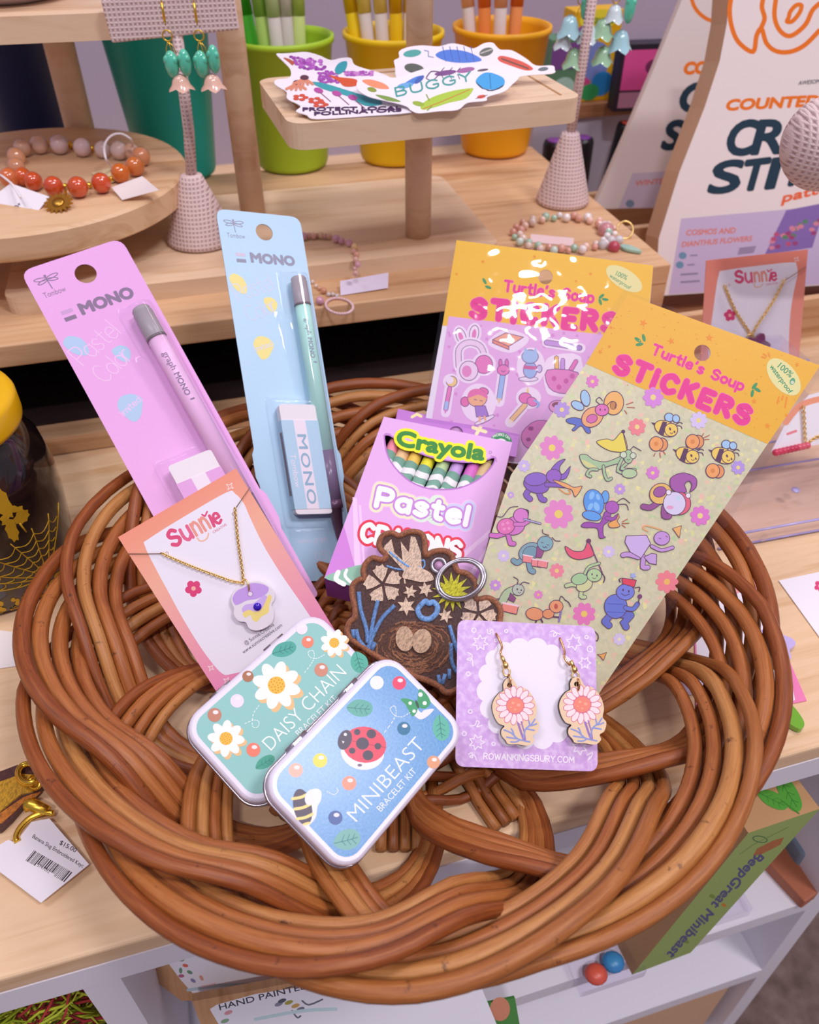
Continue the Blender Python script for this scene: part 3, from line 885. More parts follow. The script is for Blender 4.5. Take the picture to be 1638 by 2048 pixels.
# ---------------- necklace cards
def grad_mat(name, stops, y0, y1, rough=.5, axis=1):
    m, nt, b = nodes_mat(name)
    tc = N(nt, 'ShaderNodeTexCoord'); sp = N(nt, 'ShaderNodeSeparateXYZ')
    nt.links.new(tc.outputs['Object'], sp.inputs[0])
    mr = N(nt, 'ShaderNodeMapRange'); mr.inputs[1].default_value = y0; mr.inputs[2].default_value = y1
    nt.links.new(sp.outputs[axis], mr.inputs[0])
    nt.links.new(ramp(nt, mr.outputs[0], stops), b.inputs['Base Color'])
    b.inputs['Roughness'].default_value = rough
    return m
ORANGE_PINK = grad_mat('orange_to_pink_print', [(0, '#f08cc4'), (.35, '#f2a3b0'), (.7, '#f6b49a'), (1, '#f59a80')], -.105, 0)
def sunnie(A, S, full=True):
    """logo etc.; S(x, y) turns the reference card's print coordinates into this card's"""
    q = lambda *a: [S(*p) for p in a]
    k = S.k
    A.poly(q((262, 560), (285, 520), (500, 385), (740, 248), (790, 255), (840, 310), (880, 400), (950, 545), (1030, 680), (1110, 800), (1200, 930), (1280, 1070), (1200, 1120), (900, 1270), (770, 1310), (715, 1308), (640, 1225), (560, 1110), (470, 960), (400, 830), (340, 720)), '#f3eefa', 4)
    A.brush('S', S(432, 566), S(478, 540), 92 * k, 23 * k, '#e2527f'); A.brush('u', S(505, 533), S(545, 510), 118 * k, 20 * k, '#ea6a90')
    A.brush('n', S(566, 500), S(597, 482), 118 * k, 17 * k, '#f0a090'); A.brush('n', S(618, 472), S(646, 455), 118 * k, 17 * k, '#f0a090')
    A.st(q((668, 445), (640, 385)), 18 * k, '#e2527f'); A.brush('e', S(683, 436), S(716, 418), 96 * k, 17 * k, '#e2527f')
    A.st(q((570, 516), (585, 532), (608, 530), (628, 514), (635, 488)), 9 * k, '#f3c3a8', 4)
    A.st(q((597, 378), (614, 388), (627, 361)), 10 * k, '#e2527f')
    A.text('CREATIVE', S(665, 489), S(743, 440), 14 * k, '#d8607f', .01)
    x, y = S(547, 810); A.flower(x, y, 50 * k, 5, '#e0457c', '#f6b9a8', 20 + S.rot, .42, .58, .26)
    for p in ((392, 604), (781, 375)): 
        x, y = S(*p); A.ell(x, y, 10 * k, 10 * k, '#b58f80'); A.ell(x, y, 7 * k, 7 * k, '#efe6f0')
    for p, r in (((760, 213), 24), ((650, 1275), 20), ((741, 1350), 22)):
        x, y = S(*p); A.star(x, y, r * k, 4, '#fbe6e2', 30, .35, 4 * k)
    if full:
        A.text('@ Sunnie.Creative', S(852, 1141), S(1022, 1027), 21 * k, '#4b4250')
        A.text('www.sunniecreative.com', S(840, 1193), S(1068, 1030), 21 * k, '#4b4250')
class SMap:
    """affine map between two cards from three matching points"""
    def __init__(s, src, dst):
        m = Matrix([[p[0], p[1], 1] for p in src]).inverted()
        s.ax = m @ Vector([p[0] for p in dst]); s.ay = m @ Vector([p[1] for p in dst])
        s.k = math.sqrt(abs(s.ax[0] * s.ay[1] - s.ax[1] * s.ay[0])); s.rot = math.degrees(math.atan2(s.ay[0], s.ax[0]))
    def __call__(s, x, y):
        v = Vector((x, y, 1)); return (s.ax.dot(v), s.ay.dot(v))
IDM = SMap([(0, 0), (1, 0), (0, 1)], [(0, 0), (1, 0), (0, 1)])
def chain(mb, pts, r, pitch, mat):
    """small interlocking links along a path"""
    P = [Vector(p) for p in pts]; d = 0; seg = []
    L = [0]
    for a, b in zip(P, P[1:]): L.append(L[-1] + (b - a).length)
    n = max(2, int(L[-1] / pitch)); i = 0
    for q in range(n + 1):
        s_ = L[-1] * q / n
        while i < len(P) - 2 and L[i + 1] < s_: i += 1
        f = (s_ - L[i]) / max(1e-9, L[i + 1] - L[i]); c = P[i].lerp(P[i + 1], f)
        t = (P[i + 1] - P[i]).normalized(); up = Vector((0, 0, 1)); sd = t.cross(up).normalized(); up = sd.cross(t)
        u = (sd * .8 + up * .6) if q % 2 else (sd * .8 - up * .6)
        ring = [c + t * (pitch * .78 * math.cos(a)) + u * (r * 2.3 * math.sin(a)) for a in (2 * PI * k / 8 for k in range(8))]
        mb.tube(ring, r, mat, 5, closed=True)
NK = plane3((236, 1074.4, .425), (472, 937, .432), (440, 1395, .436))
A = Art(NK, 0).view(200, 900, 2.925)
t = thing('necklace_card', 'orange to pink necklace card in the basket, in front of the pink pencil pack', 'jewelry card', NK)
mb = MB(); mb.prism([A.L(*p) for p in ((105, 510), (795, 108), (1384, 1072), (722, 1478))], -.0006, 0, ORANGE_PINK); mb.build('card', t)
sunnie(A, IDM); A.done(t)
t = thing('pansy_necklace', 'gold chain necklace with lilac and yellow pansy pendant on the orange card', 'necklace', NK)
mb = MB()
mb.tube([A.V(165, 607, .0006), A.V(262, 607, .0007), A.V(365, 606, .0012)], .00025, pm('#8d6b5c', .5), 6); mb.tube([A.V(878, 217, .0006), A.V(835, 280, .0007), A.V(790, 345, .0012)], .00025, pm('#8d6b5c', .5), 6)
for l in ([(365, 606), (440, 640), (560, 690), (690, 738), (775, 768), (832, 776)], [(790, 345), (797, 430), (806, 520), (820, 620), (832, 700), (838, 770)]):
    chain(mb, [A.V(x, y, .0016) for x, y in cr(l, 6)], .00028, .0013, GOLD)
mb.build('chain', t)
mb = MB(); mb.tube([A.V(856 + 22 * math.cos(a) * .6 + 10 * math.sin(a), 790 + 34 * math.sin(a), .0035 + .0018 * math.cos(a)) for a in (2 * PI * k / 14 for k in range(14))], .0005, GOLD, 6, closed=True); mb.build('jump_ring', t)
PEN = [(785, 925), (768, 880), (785, 825), (832, 798), (870, 775), (930, 768), (985, 795), (1018, 830), (1021, 872), (1003, 905), (1017, 950), (1011, 1000), (975, 1036), (920, 1056), (875, 1045), (852, 1008), (812, 1000), (783, 962)]
Ap = Art(NK, .0042).view(200, 900, 2.925)
Ap.pris(PEN, pm('#f1e9f1', .08, 0, .6, 1.0), .0012, .0042, None, 4)
Ap.z = .0042
Ap.poly([(790, 905), (775, 868), (800, 825), (850, 800), (880, 780), (940, 782), (985, 805), (975, 840), (920, 870), (860, 880), (820, 900)], '#c7a2ea', 4)
Ap.poly([(830, 935), (850, 905), (900, 895), (960, 850), (980, 870), (960, 920), (940, 950), (890, 950), (850, 960)], '#d0b3ee', 4)
Ap.poly([(835, 955), (870, 935), (900, 945), (935, 940), (960, 905), (985, 850), (1005, 860), (990, 910), (985, 950), (945, 975), (915, 1005), (890, 990), (880, 965), (850, 980)], '#f3df86', 4)
Ap.ell(879, 842, 18, 18, '#b48fc9'); Ap.ell(879, 842, 12, 12, '#efe0f0')
pd_ = Ap.done(t, 'pendant')
mb = MB(); x, y = A.L(921, 917, .0042); mb.ball((x, y, .0043), .0022, pm('#3a14b4', .1, 0, .6), 16, 10, (1, 1, .6)); mb.build('gem', pd_)

# ---------------- two lidded tins
def tin(M, W, H, name, label):
    t = thing(name, label, 'tin', M, 'bracelet kit tins')
    rr = lambda d, r: rrect(d, -H + d, W - d, -d, r, 7)
    mb = MB(); S_ = pm('#bdb7c4', .25, .9)
    mb.prism(rr(.0012, .0095), -.0185, -.005, S_); mb.build('body', t)
    mb = MB(); LIDC = pm('#e9e3f4', .3)
    rings = [(0.0002, -.0078, .0105), (0, -.002, .0107), (.0006, -.0006, .0101), (.0018, 0, .009)]
    vs = []; n = len(rr(0, .01))
    for d, z, r in rings: vs += [(x, y, z) for x, y in rr(d, r)]
    fs = [(i * n + k, i * n + (k + 1) % n, (i + 1) * n + (k + 1) % n, (i + 1) * n + k) for i in range(len(rings) - 1) for k in range(n)]
    mb.add(vs, fs, LIDC, True); mb.add([(x, y, 0) for x, y in rr(.0018, .009)], [tuple(range(n))], LIDC)
    lid = mb.build('lid', t)
    mb = MB(); mb.tube([(x, y, -.0078) for x, y in rr(-.0003, .0108)], .0008, STEEL, 8, closed=True); mb.build('rolled_rim', t)
    for f in (.30, .70):
        mb = MB(); mb.tube([(W * f - .006, .0007, -.0062), (W * f + .006, .0007, -.0062)], .0011, STEEL, 8)
        mb.box((W * f, .0003, -.0052), (.0045, .0014, .0030), STEEL)
        mb.build('hinge', t)
    return t, rr
DM = plane3((355.6, 1452.5, .370), (626.4, 1214, .404), (532, 1622, .361))
WD = (at_t(626.4, 1214, .404) - at_t(355.6, 1452.5, .370)).length
HD = .0525
t, rr = tin(DM, WD, HD, 'bracelet_kit_tin', 'mint green bracelet kit tin with white daisies, partly under the blue ladybird tin')
A = Art(DM, 0).view(370, 1220, 2.925)
lab = rr(.0036, .0075)
A.mb.prism(lab, 0, .00003, pm('#8fc6c0', .5))
A.ly = 2
def bead(A, x, y, r, c):
    A.ell(x, y, r, r, c); A.ell(x + r * .15, y - r * .38, r * .4, r * .28, '#f6e6e6')
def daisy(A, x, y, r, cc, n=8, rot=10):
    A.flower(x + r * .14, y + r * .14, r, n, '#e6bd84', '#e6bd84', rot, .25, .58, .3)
    A.flower(x, y, r, n, '#faf4f4', '#f3b93e', rot, .255, .58, .36)
    for i in range(22):
        a = i * 2.4; q = r * .33 * math.sqrt((i + .5) / 22)
        A.ell(x + q * math.cos(a), y + q * math.sin(a), r * .03, r * .03, '#cf8420', 0, 8, up=0)
    A.up()
def leaf(A, x, y, rx, ry, rot, c, vein):
    c_, s_ = math.cos(R_(rot)), math.sin(R_(rot))
    P = lambda a, b: (x + a * rx * c_ - b * ry * s_, y + a * rx * s_ + b * ry * c_)
    A.poly([P(-1.05, .15), P(-.6, -.7), (P(0, -1)), P(.7, -.85), P(1, -.3), P(.95, .3), P(.6, .75), P(0, .95), P(-.6, .75)], c, 4)
    A.st([P(-1, .15), P(0, .05), P(.8, -.1)], ry * .07, vein)
    for q in (-.4, 0, .4):
        A.st([P(q, .05), P(q + .25, -.5)], ry * .06, vein, up=0); A.st([P(q, .05), P(q + .25, .5)], ry * .06, vein, up=0)
    A.up()
def dash(A, pts, w, col, n=6):
    c = cr(pts, n)
    for i in range(0, len(c) - 1, 2): A.st(c[i:i + 2], w, col, up=0)
    A.up()
leaf(A, 580, 232, 72, 44, -14, '#4aa697', '#1f6e66'); leaf(A, 1018, 306, 62, 52, 80, '#4fae98', '#1f6e66'); leaf(A, 468, 892, 62, 34, -28, '#3f9f86', '#1f6e66')
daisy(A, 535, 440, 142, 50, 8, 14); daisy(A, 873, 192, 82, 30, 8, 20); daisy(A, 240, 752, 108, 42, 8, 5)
for x, y, r, c in ((305, 532, 40, '#e7dcec'), (173, 614, 41, '#bf8068'), (400, 818, 41, '#ee7c64'), (718, 187, 35, '#ef8266'), (797, 350, 40, '#cd8a72'), (683, 110, 34, '#e8e0ee'), (368, 388, 33, '#a9714e')): bead(A, x, y, r, c)
dash(A, [(815, 262), (770, 285), (730, 275), (722, 245), (750, 240), (755, 280), (735, 320), (695, 372)], 4, '#eef6f4'); dash(A, [(432, 560), (400, 610), (395, 680), (425, 685), (432, 655), (400, 645), (345, 668)], 4, '#eef6f4')
A.text('DAISY CHAIN', (504, 826), (948, 372), 82, '#f4fafa', -.012); A.text('BRACELET KIT', (668, 740), (892, 522), 36, '#f4fafa', -.004)
A.done(t, 'label_print')
MM = plane3((515, 1569, .3395), (776, 1298, .380), (694, 1755, .3355))
WM = (at_t(776, 1298, .380) - at_t(515, 1569, .3395)).length
t, rr = tin(MM, WM, .0527, 'bracelet_kit_tin', 'blue bracelet kit tin with a red ladybird, front of the two tins')
A = Art(MM, 0).view(370, 1220, 2.925)
m, nt, b = nodes_mat('speckled_blue_print')
n = N(nt, 'ShaderNodeTexNoise', i_Scale=900.0); tc = N(nt, 'ShaderNodeTexCoord'); nt.links.new(tc.outputs['Object'], n.inputs['Vector'])
nt.links.new(ramp(nt, n.outputs[0], [(.3, '#3d88c4'), (.75, '#5c9dd2')]), b.inputs['Base Color']); b.inputs['Roughness'].default_value = .38; b.inputs['Coat Weight'].default_value = .4; b.inputs['Coat Roughness'].default_value = .22; bump(nt, b, n.outputs[0], .3, .0002)
A.rough = .38
A.mb.prism(rr(.0034, .0075), 0, .00003, m); A.ly = 2
leaf(A, 1022, 575, 74, 52, 10, '#58ab9c', '#1f6a72'); leaf(A, 1497, 690, 74, 50, 88, '#58b59c', '#1f6a72'); leaf(A, 948, 1345, 78, 62, -8, '#78b5ac', '#2f7a82')
for x, y, r, c in ((1122, 425, 40, '#efe8f6'), (1253, 427, 40, '#ea3862'), (1280, 693, 39, '#1d6f96'), (790, 880, 42, '#e9dc58'), (648, 937, 42, '#ecb8a4'), (960, 1013, 42, '#f69a80'), (1453, 890, 38, '#dd9c72'), (880, 1215, 42, '#4a66a2')): bead(A, x, y, r, c)
A.ell(1038, 830, 128, 105, '#efe9f2', 12); A.ell(1022, 908, 14, 8, '#6a6472')
A.ell(1050, 788, 128, 106, '#e2435c', 8); A.ell(935, 760, 40, 60, '#4b4257', 18); A.ell(938, 728, 9, 9, '#f5eef5'); A.poly([(918, 765), (932, 770), (925, 782)], '#f5eef5')
A.st([(978, 765), (1050, 782), (1175, 805)], 3, '#8a2a44')
for x, y, r in ((1007, 714, 19), (1090, 725, 28), (1038, 781, 38), (1128, 797, 20), (978, 823, 19), (1070, 850, 31)): A.ell(x, y, r, r * .95, '#463c50')
A.poly([(1280, 540), (1340, 560), (1380, 600), (1400, 585), (1455, 580), (1420, 620), (1380, 640), (1350, 625), (1320, 590)], '#e9e4f0', 4)
A.poly([(1262, 522), (1300, 518), (1350, 538), (1362, 560), (1355, 600), (1330, 622), (1310, 590), (1290, 555)], '#2c9a62', 4); A.poly([(1360, 545), (1362, 500), (1372, 462), (1400, 478), (1425, 510), (1435, 545), (1410, 575), (1375, 572)], '#2c9a62', 4)
A.ell(1358, 552, 8, 26, '#1c4a3a', -20)
for x, y, r in ((1317, 545, 10), (1340, 592, 10), (1377, 495, 13), (1402, 545, 12)): A.ell(x, y, r, r, '#f2f2ee')
A.poly([(720, 1080), (760, 1045), (795, 1060), (795, 1110), (775, 1150), (765, 1210), (735, 1250), (700, 1260)], '#efe9f2', 4)
A.ell(688, 1152, 54, 108, '#4f4659', -12)
for y in (1090, 1150, 1208): A.st([(642 + (y - 1150) * .22, y + 14), (690 + (y - 1150) * .22, y + 6), (733 + (y - 1150) * .22, y - 14)], 17, '#f0da84', 4)
A.ell(712, 1250, 26, 8, '#f0da84', -14)
A.ell(735, 1095, 32, 48, '#e3e6f2', 20); A.ell(770, 1085, 20, 34, '#f0ecf4', -20)
dash(A, [(1315, 600), (1270, 625), (1225, 615), (1200, 580), (1225, 562), (1235, 600), (1215, 650), (1160, 725)], 4, '#eef2fa'); dash(A, [(830, 1060), (870, 1080), (895, 1060), (885, 1040)], 4, '#eef2fa')
A.text('MINIBEAST', (1003, 1243), (1408, 792), 84, '#eef3fb', -.012); A.text('BRACELET KIT', (1146, 1182), (1357, 946), 38, '#eef3fb', -.004)
A.done(t, 'label_print')
# ---------------- crayon box with a die-cut window
KM = plane3((766, 834, .498), (1026, 891, .489), (646, 1177, .439))
A = Art(KM, 0).view(640, 740, 3.561)
t = thing('crayon_box', 'pink box of pastel crayons with cut-out window in the middle of the basket', 'crayon box', KM)
BOXD = .0225
outer = [A.L(*p) for p in ((455, 332), (1370, 515), (1066, 1748), (30, 1482))]
WIN = cr([(458, 478), (478, 462), (520, 478), (640, 560), (800, 622), (1000, 655), (1150, 650), (1235, 622), (1243, 650), (1205, 710), (1120, 785), (1000, 838), (880, 852), (760, 842), (640, 792), (540, 702), (480, 605)], 4, True)
PINK = pm('#e2b1e6', .35); PURP = pm('#a458b4', .4)
mb = MB()
mb.sheet(outer, [[A.L(*p) for p in WIN]], -.0006, 0, PINK, PURP)
n = 4
mb.add([(x, y, 0) for x, y in outer] + [(x, y, -BOXD) for x, y in outer], [(3, 2, 6, 7), (0, 3, 7, 4), (1, 0, 4, 5)], PURP)
mb.add([(x, y, 0) for x, y in outer] + [(x, y, -BOXD) for x, y in outer], [(2, 1, 5, 6)], PINK)
mb.add([(x, y, -BOXD) for x, y in outer], [(0, 1, 2, 3)], PURP)
mb.build('carton', t)
Ab = Art(KM, -BOXD + .0006).view(640, 740, 3.561)
mb = MB()
hole = [Ab.L(*p) for p in circ(968, 452, 52, 20)]
mb.sheet([Ab.L(*p) for p in ((556, 276), (1420, 458), (1396, 620), (520, 440))], [hole], -BOXD - .0002, -BOXD + .0006, pm('#bd7ccb', .4)); tab = mb.build('hang_tab', t)
Ab.st([(655, 335), (690, 315), (720, 330)], 20, '#f0e2a4'); Ab.st([(1090, 410), (1180, 440)], 24, '#f2e6b0', up=0); Ab.st([(1115, 455), (1150, 395)], 24, '#f2e6b0')
Ab.ell(1288, 520, 80, 76, '#2f8f57'); Ab.ell(1288, 530, 46, 42, '#f1ecf2'); Ab.text('WORKS ON', (1228, 488), (1350, 500), 20, '#eaf4ea', .03, bow=24)
Ab.done(tab, 'tab_print')
# printing on the front
for pts, c in (([(170, 1110), (30, 1482), (255, 1538), (255, 1420)], '#cf84d6'), ([(232, 905), (262, 912), (300, 1540), (250, 1530)], '#efcbf0'), ([(275, 960), (292, 965), (335, 1550), (318, 1545)], '#efcbf0'),
               ([(1185, 1265), (1178, 1300), (940, 1700), (900, 1690)], '#efcbf0'), ([(1215, 1130), (1210, 1175), (1000, 1360), (985, 1330)], '#efcbf0'), ([(1170, 1330), (1066, 1748), (960, 1720)], '#cf84d6')):
    A.poly(pts, c)
A.poly([(32, 1480), (110, 1440), (230, 1400), (320, 1385), (420, 1400), (420, 1560), (300, 1555), (150, 1520)], '#8fbfa6', 3)
A.st([(130, 1440), (115, 1490), (170, 1525)], 34, '#f3f3f2', 4); A.st([(190, 1425), (180, 1470), (235, 1525)], 22, '#f3f3f2', 4)
A.st([(WIN[0][0], WIN[0][1])] + [p for p in WIN[::-1]], 10, '#b97ac6', 0, True)
A.st([(452, 468), (470, 452), (505, 458)], 5, '#b97ac6', 4); A.st([(1215, 612), (1250, 622), (1258, 655)], 5, '#b97ac6', 4)
A.text('Crayola', (545, 528), (1160, 640), 100, '#f3ef22', .28, bow=-10); A.text('Crayola', (545, 528), (1160, 640), 100, '#3d8c3b', .085, bow=-10)
A.ell(1213, 587, 11, 11, '#8a6a90'); A.ell(1213, 587, 8, 8, '#e2b1e6')
xs = [(400, 966), (1040, 1102)]
A.brush('Pastel', xs[0], xs[1], 125, 112, '#edc6e8', 1.6)
A.brush('Pastel', xs[0], xs[1], 125, 98, '#e9e6c0', 1.6); A.brush('el', (905, 1073), xs[1], 125, 98, '#c9cdf0', 1.6); A.brush('st', (690, 1028), (830, 1058), 125, 98, '#d8ecd8', 1.6)
A.brush('Pastel', xs[0], xs[1], 125, 64, '#c58ad6', 1.6); A.brush('Pastel', xs[0], xs[1], 125, 38, '#faf6fc', 1.6)
A.brush('CRAYONS', (292, 1212), (985, 1350), 120, 72, '#e2364f', 1.5); A.brush('CRAYONS', (292, 1212), (985, 1350), 120, 36, '#f8f4f8', 1.5)
A.done(t)
As = Art(KM, 0)
# crayons standing inside the box
CR = [(505, 560, '#f08fa0', 'coral pink crayon at the left end of the box window'), (575, 612, '#ecc392', 'peach crayon second from the left in the box window'), (660, 640, '#f0c95c', 'golden yellow crayon in the box window beside the peach one'),
      (755, 668, '#ebe63a', 'lemon yellow crayon in the box window'), (860, 690, '#b9d79c', 'pale green crayon in the middle of the box window'), (957, 715, '#c9a4e0', 'lilac crayon in the box window'),
      (1060, 742, '#d873c8', 'magenta crayon third from the right side of the box window' if False else 'magenta crayon in the box window'), (1150, 745, '#dcc08e', 'tan crayon at the right end of the box window')]
zc = -.0056
for x, y, c, lab in CR:
    lx, ly = A.L(x - 6, y + 34, zc)
    M = KM @ Matrix.Translation((lx, ly, zc)) @ Matrix.Rotation(R_(-7), 4, 'Z') @ Matrix.Rotation(R_(-90), 4, 'X')
    ct_ = thing('crayon', lab, 'crayon', M, 'crayons in the box')
    r = .0041
    wx = pm(c, .45)
    mb = MB(); mb.lathe([(r * .93, -.062), (r * .93, .010), (r * .8, .0112), (r * .45, .021), (r * .3, .0215)], wx, 16); mb.build('wax_stick', ct_)
    mb = MB(); mb.lathe([(r, -.058), (r, 0)], pm('#86b7a4', .5), 16); wr = mb.build('paper_wrapper', ct_)
    mb = MB()
    for z in (-.009, -.0150):
        vs = []; k = 18
        for i in range(k + 1):
            a = PI * (i / k) ; zz = z + .0008 * math.sin(2.4 * a + x)
            vs += [(r * 1.012 * math.cos(a), -r * 1.012 * math.sin(a), zz), (r * 1.012 * math.cos(a), -r * 1.012 * math.sin(a), zz + (.0042 if z > -.01 else .0018))]
        mb.add(vs, [(2 * i, 2 * i + 2, 2 * i + 3, 2 * i + 1) for i in range(k)], pm('#f1f0f2', .5), True)
    mb.build('wrapper_band', wr)

# ---------------- sticker packs
def outl(A, pts): return [A.L(*p) for p in pts]
m, nt, b = nodes_mat('glittery_cream_print')
tc = N(nt, 'ShaderNodeTexCoord'); v = N(nt, 'ShaderNodeTexVoronoi', i_Scale=520.0); nt.links.new(tc.outputs['Object'], v.inputs['Vector'])
hsv = N(nt, 'ShaderNodeSeparateColor'); nt.links.new(v.outputs['Color'], hsv.inputs[0])
r1 = ramp(nt, hsv.outputs[0], [(.0, '#cfcda6'), (.55, '#d8d4ae'), (.86, '#dad6b0'), (.90, '#efe69c'), (.94, '#b9d69c'), (.98, '#f0c4ac')])
nt.links.new(r1, b.inputs['Base Color']); b.inputs['Roughness'].default_value = .35; b.inputs['Specular IOR Level'].default_value = .5
HOLO = m
FM_ = plane3((1254, 590, .43), (1640, 731, .425), (1022, 950, .428))
t = thing('sticker_pack', 'cream sticker sheet of marching insects with yellow header, leaning at the right of the basket', 'sticker pack', FM_, 'sticker packs')
A = Art(FM_, 0)
SH = [(1254.4, 589.6), (1640, 731), (1535, 888), (1204, 1378), (1172, 1428), (912, 1330), (918, 1290), (958, 1150), (985, 1060), (1022, 950), (1172, 727.5)]
A.view(1100, 560, 3.045)
hole = outl(A, circ(927, 444, 50, 24))
A.view(0, 0, 1)
mb = MB(); mb.sheet(outl(A, SH), [hole], -.0007, 0, HOLO, pm('#d9d4c0')); mb.build('sticker_sheet', t)
mb = MB(); mb.sheet(outl(A, [(1254.4, 589.6), (1640, 731), (1535.5, 888), (1172, 727.5)]), [hole], .00002, .0001, pm('#efb628', .4)); hd = mb.build('header_card', t)
A.z = .0001
PK = '#ea3292'
def header(A, T, S, w):
    A.brush("Turtle's Soup", T[0], T[1], T[2], w * .40, '#f27db4', 1.6); A.brush("Turtle's Soup", T[0], T[1], T[2], w * .31, PK, 1.6)
    A.brush('STICKERS', S[0], S[1], S[2], w * .98, '#f27db4', 2.5, jit=.3); A.brush('STICKERS', S[0], S[1], S[2], w * .84, PK, 2.5, jit=.3)
A.view(1100, 560, 3.045)
header(A, ((618, 446), (1165, 672), 58), ((392, 548), (1188, 878), 100), 45)
for x, y, r in ((571, 352, 75), (535, 364, 35), (545, 392, -10), (1262, 668, 30), (1246, 645, -50), (1232, 690, 100)): A.ell(x, y, 24, 10, '#3d9a5e', r)
A.ell(1423, 590, 134, 76, '#e9e49c', 50)
A.text('100%', (1384, 530), (1462, 596), 36, '#3a9868', .02); A.text('waterproof', (1336, 528), (1456, 694), 30, '#3a9868', .03); A.ell(1476, 618, 16, 22, '#4fa97a', 20); A.ell(1476, 624, 11, 11, '#d8dcc0')
for x, y, r in ((568, 262, 26), (738, 372, 24), (970, 352, 26), (1243, 738, 18), (1325, 890, 20), (306, 437, 16), (372, 290, 12), (362, 405, 13), (1505, 515, 15), (1440, 825, 14)): A.star(x, y, r, 5, '#f0941c', x % 70, .4)
for a, b_ in (((1290, 468), (1312, 474)), ((1330, 445), (1338, 466)), ((1300, 450), (1318, 462)), ((1395, 712), (1385, 750)), ((1442, 715), (1432, 775)), ((1420, 706), (1412, 730))): A.st([a, b_], 10, '#f0941c', up=0)
A.up()
rnd = random.Random(4)
for i in range(70):
    u, v = rnd.random(), rnd.random(); x = 1254 + u * 386 - v * 95; y = 590 + u * 141 + v * 145
    A.ell((x - 1100) * 3.045, (y - 560) * 3.045, 4, 3, '#e5a01c' if i % 3 else '#f4cf62', 0, 6, up=0)
A.done(hd, 'header_print')
# insects printed on the sheet
A = Art(FM_, .00002)
OC = '#5b3358'
F1 = lambda: A.view(1100, 560, 3.045)
F2 = lambda: A.view(940, 860, 3.6575)
F3 = lambda: A.view(940, 700, 2.73)
F2()
for x, y, r, c, cc in ((600, 130, 92, '#e88cc8', '#f2dd6a'), (648, 615, 112, '#e88cc8', '#f0d86a'), (635, 1030, 56, '#f08a9c', '#f0d27a'), (835, 1345, 86, '#e77cba', '#f0cf62'), (500, 1205, 34, '#e287c4', '#efc67a'), (298, 475, 26, '#cba6e2', '#efe0a8'),
                       (245, 920, 46, '#d6c4ea', '#efe6c2'), (186, 1135, 42, '#c996da', '#efe0a8'), (1015, 890, 46, '#d8c6ec', '#f0e6b8'), (1096, 432, 42, '#c49ade', '#efdc9a'), (1338, 312, 50, '#e67fc2', '#f0d68a'), (395, 262, 46, '#d0bcea', '#efe6c2'), (1440, 1110, 84, '#f0848e', '#f0c062'), (1092, 1530, 46, '#d8caec', '#efe6c2')): A.flower(x, y, r, 8, c, cc, x % 45, .3, .62, .27)
F1()
for x, y, r, c in ((258, 618, 40, '#e47fc8'), (628, 715, 64, '#da8cda'), (530, 895, 54, '#f0888e'), (905, 855, 54, '#dacaee'), (72, 790, 50, '#b99adc'), (625, 1175, 40, '#da80d0'), (1145, 1142, 44, '#b79ae0')): A.flower(x, y, r, 8, c, '#f0dc8a', x % 45, .3, .62, .27)
F3(); A.flower(1256, 905, 56, 8, '#e07cca', '#f0dc8a', 12, .3, .62, .27)
# horn-playing hornet
F1()
A.opoly([(98, 850), (150, 838), (215, 860), (248, 925), (222, 930), (190, 888), (150, 918), (134, 912), (155, 884), (112, 872)], '#5d72c6', 4, OC, 3)
A.oell(215, 720, 28, 50, '#a6cce8', -12, 5, OC); A.oell(168, 765, 42, 25, '#a6cce8', 28, 5, OC); A.oell(388, 750, 60, 72, '#f3b968', 8, 5, OC); A.oell(385, 765, 20, 24, '#c98a4a', 0, 3, OC)
A.oell(258, 835, 72, 56, '#f0ad78', -38, 5, OC); A.oell(255, 845, 34, 26, '#d86cae', -20, 4, OC); A.oell(316, 792, 42, 36, '#e374ba', 0, 5, OC)
A.st([(300, 755), (280, 735), (300, 715), (320, 735)], 5, OC, 4); A.st([(345, 765), (375, 740), (400, 750), (395, 780)], 5, OC, 4)
for x in (305, 335): A.ell(x, 790, 4, 7, OC)
for p in ([(465, 758), (505, 745)], [(470, 775), (515, 778)], [(455, 795), (468, 815)]): A.st(p, 5, '#b5583a', up=0)
A.up()
def bee(x, y, cyl, wing=True):
    for dx in ((40, 0) if cyl else ()): pass
    if wing:
        A.oell(x + 20, y - 68, 28, 26, '#a6cdec', 20, 5, OC); A.oell(x + 62, y - 60, 22, 24, '#a6cdec', -20, 5, OC)
    A.poly([(x - 62, y - 10), (x - 90, y - 38), (x - 55, y - 32)], OC)
    A.oell(x, y, 72, 46, '#f2d160', 22, 5, OC)
    A.poly([(x - 20, y - 44), (x + 8, y - 40), (x - 15, y + 45), (x - 48, y + 30)], OC)
    A.oell(x + 32, y + 8, 40, 40, '#f2d160', 10, 5, OC)
    A.ell(x + 25, y + 2, 6, 10, OC, -20); A.ell(x + 52, y + 20, 5, 8, OC, -20); A.st([(x + 25, y + 25), (x + 36, y + 32), (x + 42, y + 24)], 4, OC, 3)
    A.st([(x + 60, y - 25), (x + 85, y - 38), (x + 100, y - 30)], 5, OC, 3); A.st([(x + 66, y - 18), (x + 90, y - 15), (x + 98, y)], 5, OC, 3)
    for cx_, cy_ in cyl:
        A.oell(cx_ + 34, cy_ + 4, 36, 40, '#e99a5a', 0, 5, OC); A.oell(cx_, cy_, 42, 44, '#f3a861', 0, 5, OC); A.ell(cx_, cy_, 14, 14, '#e08c48')
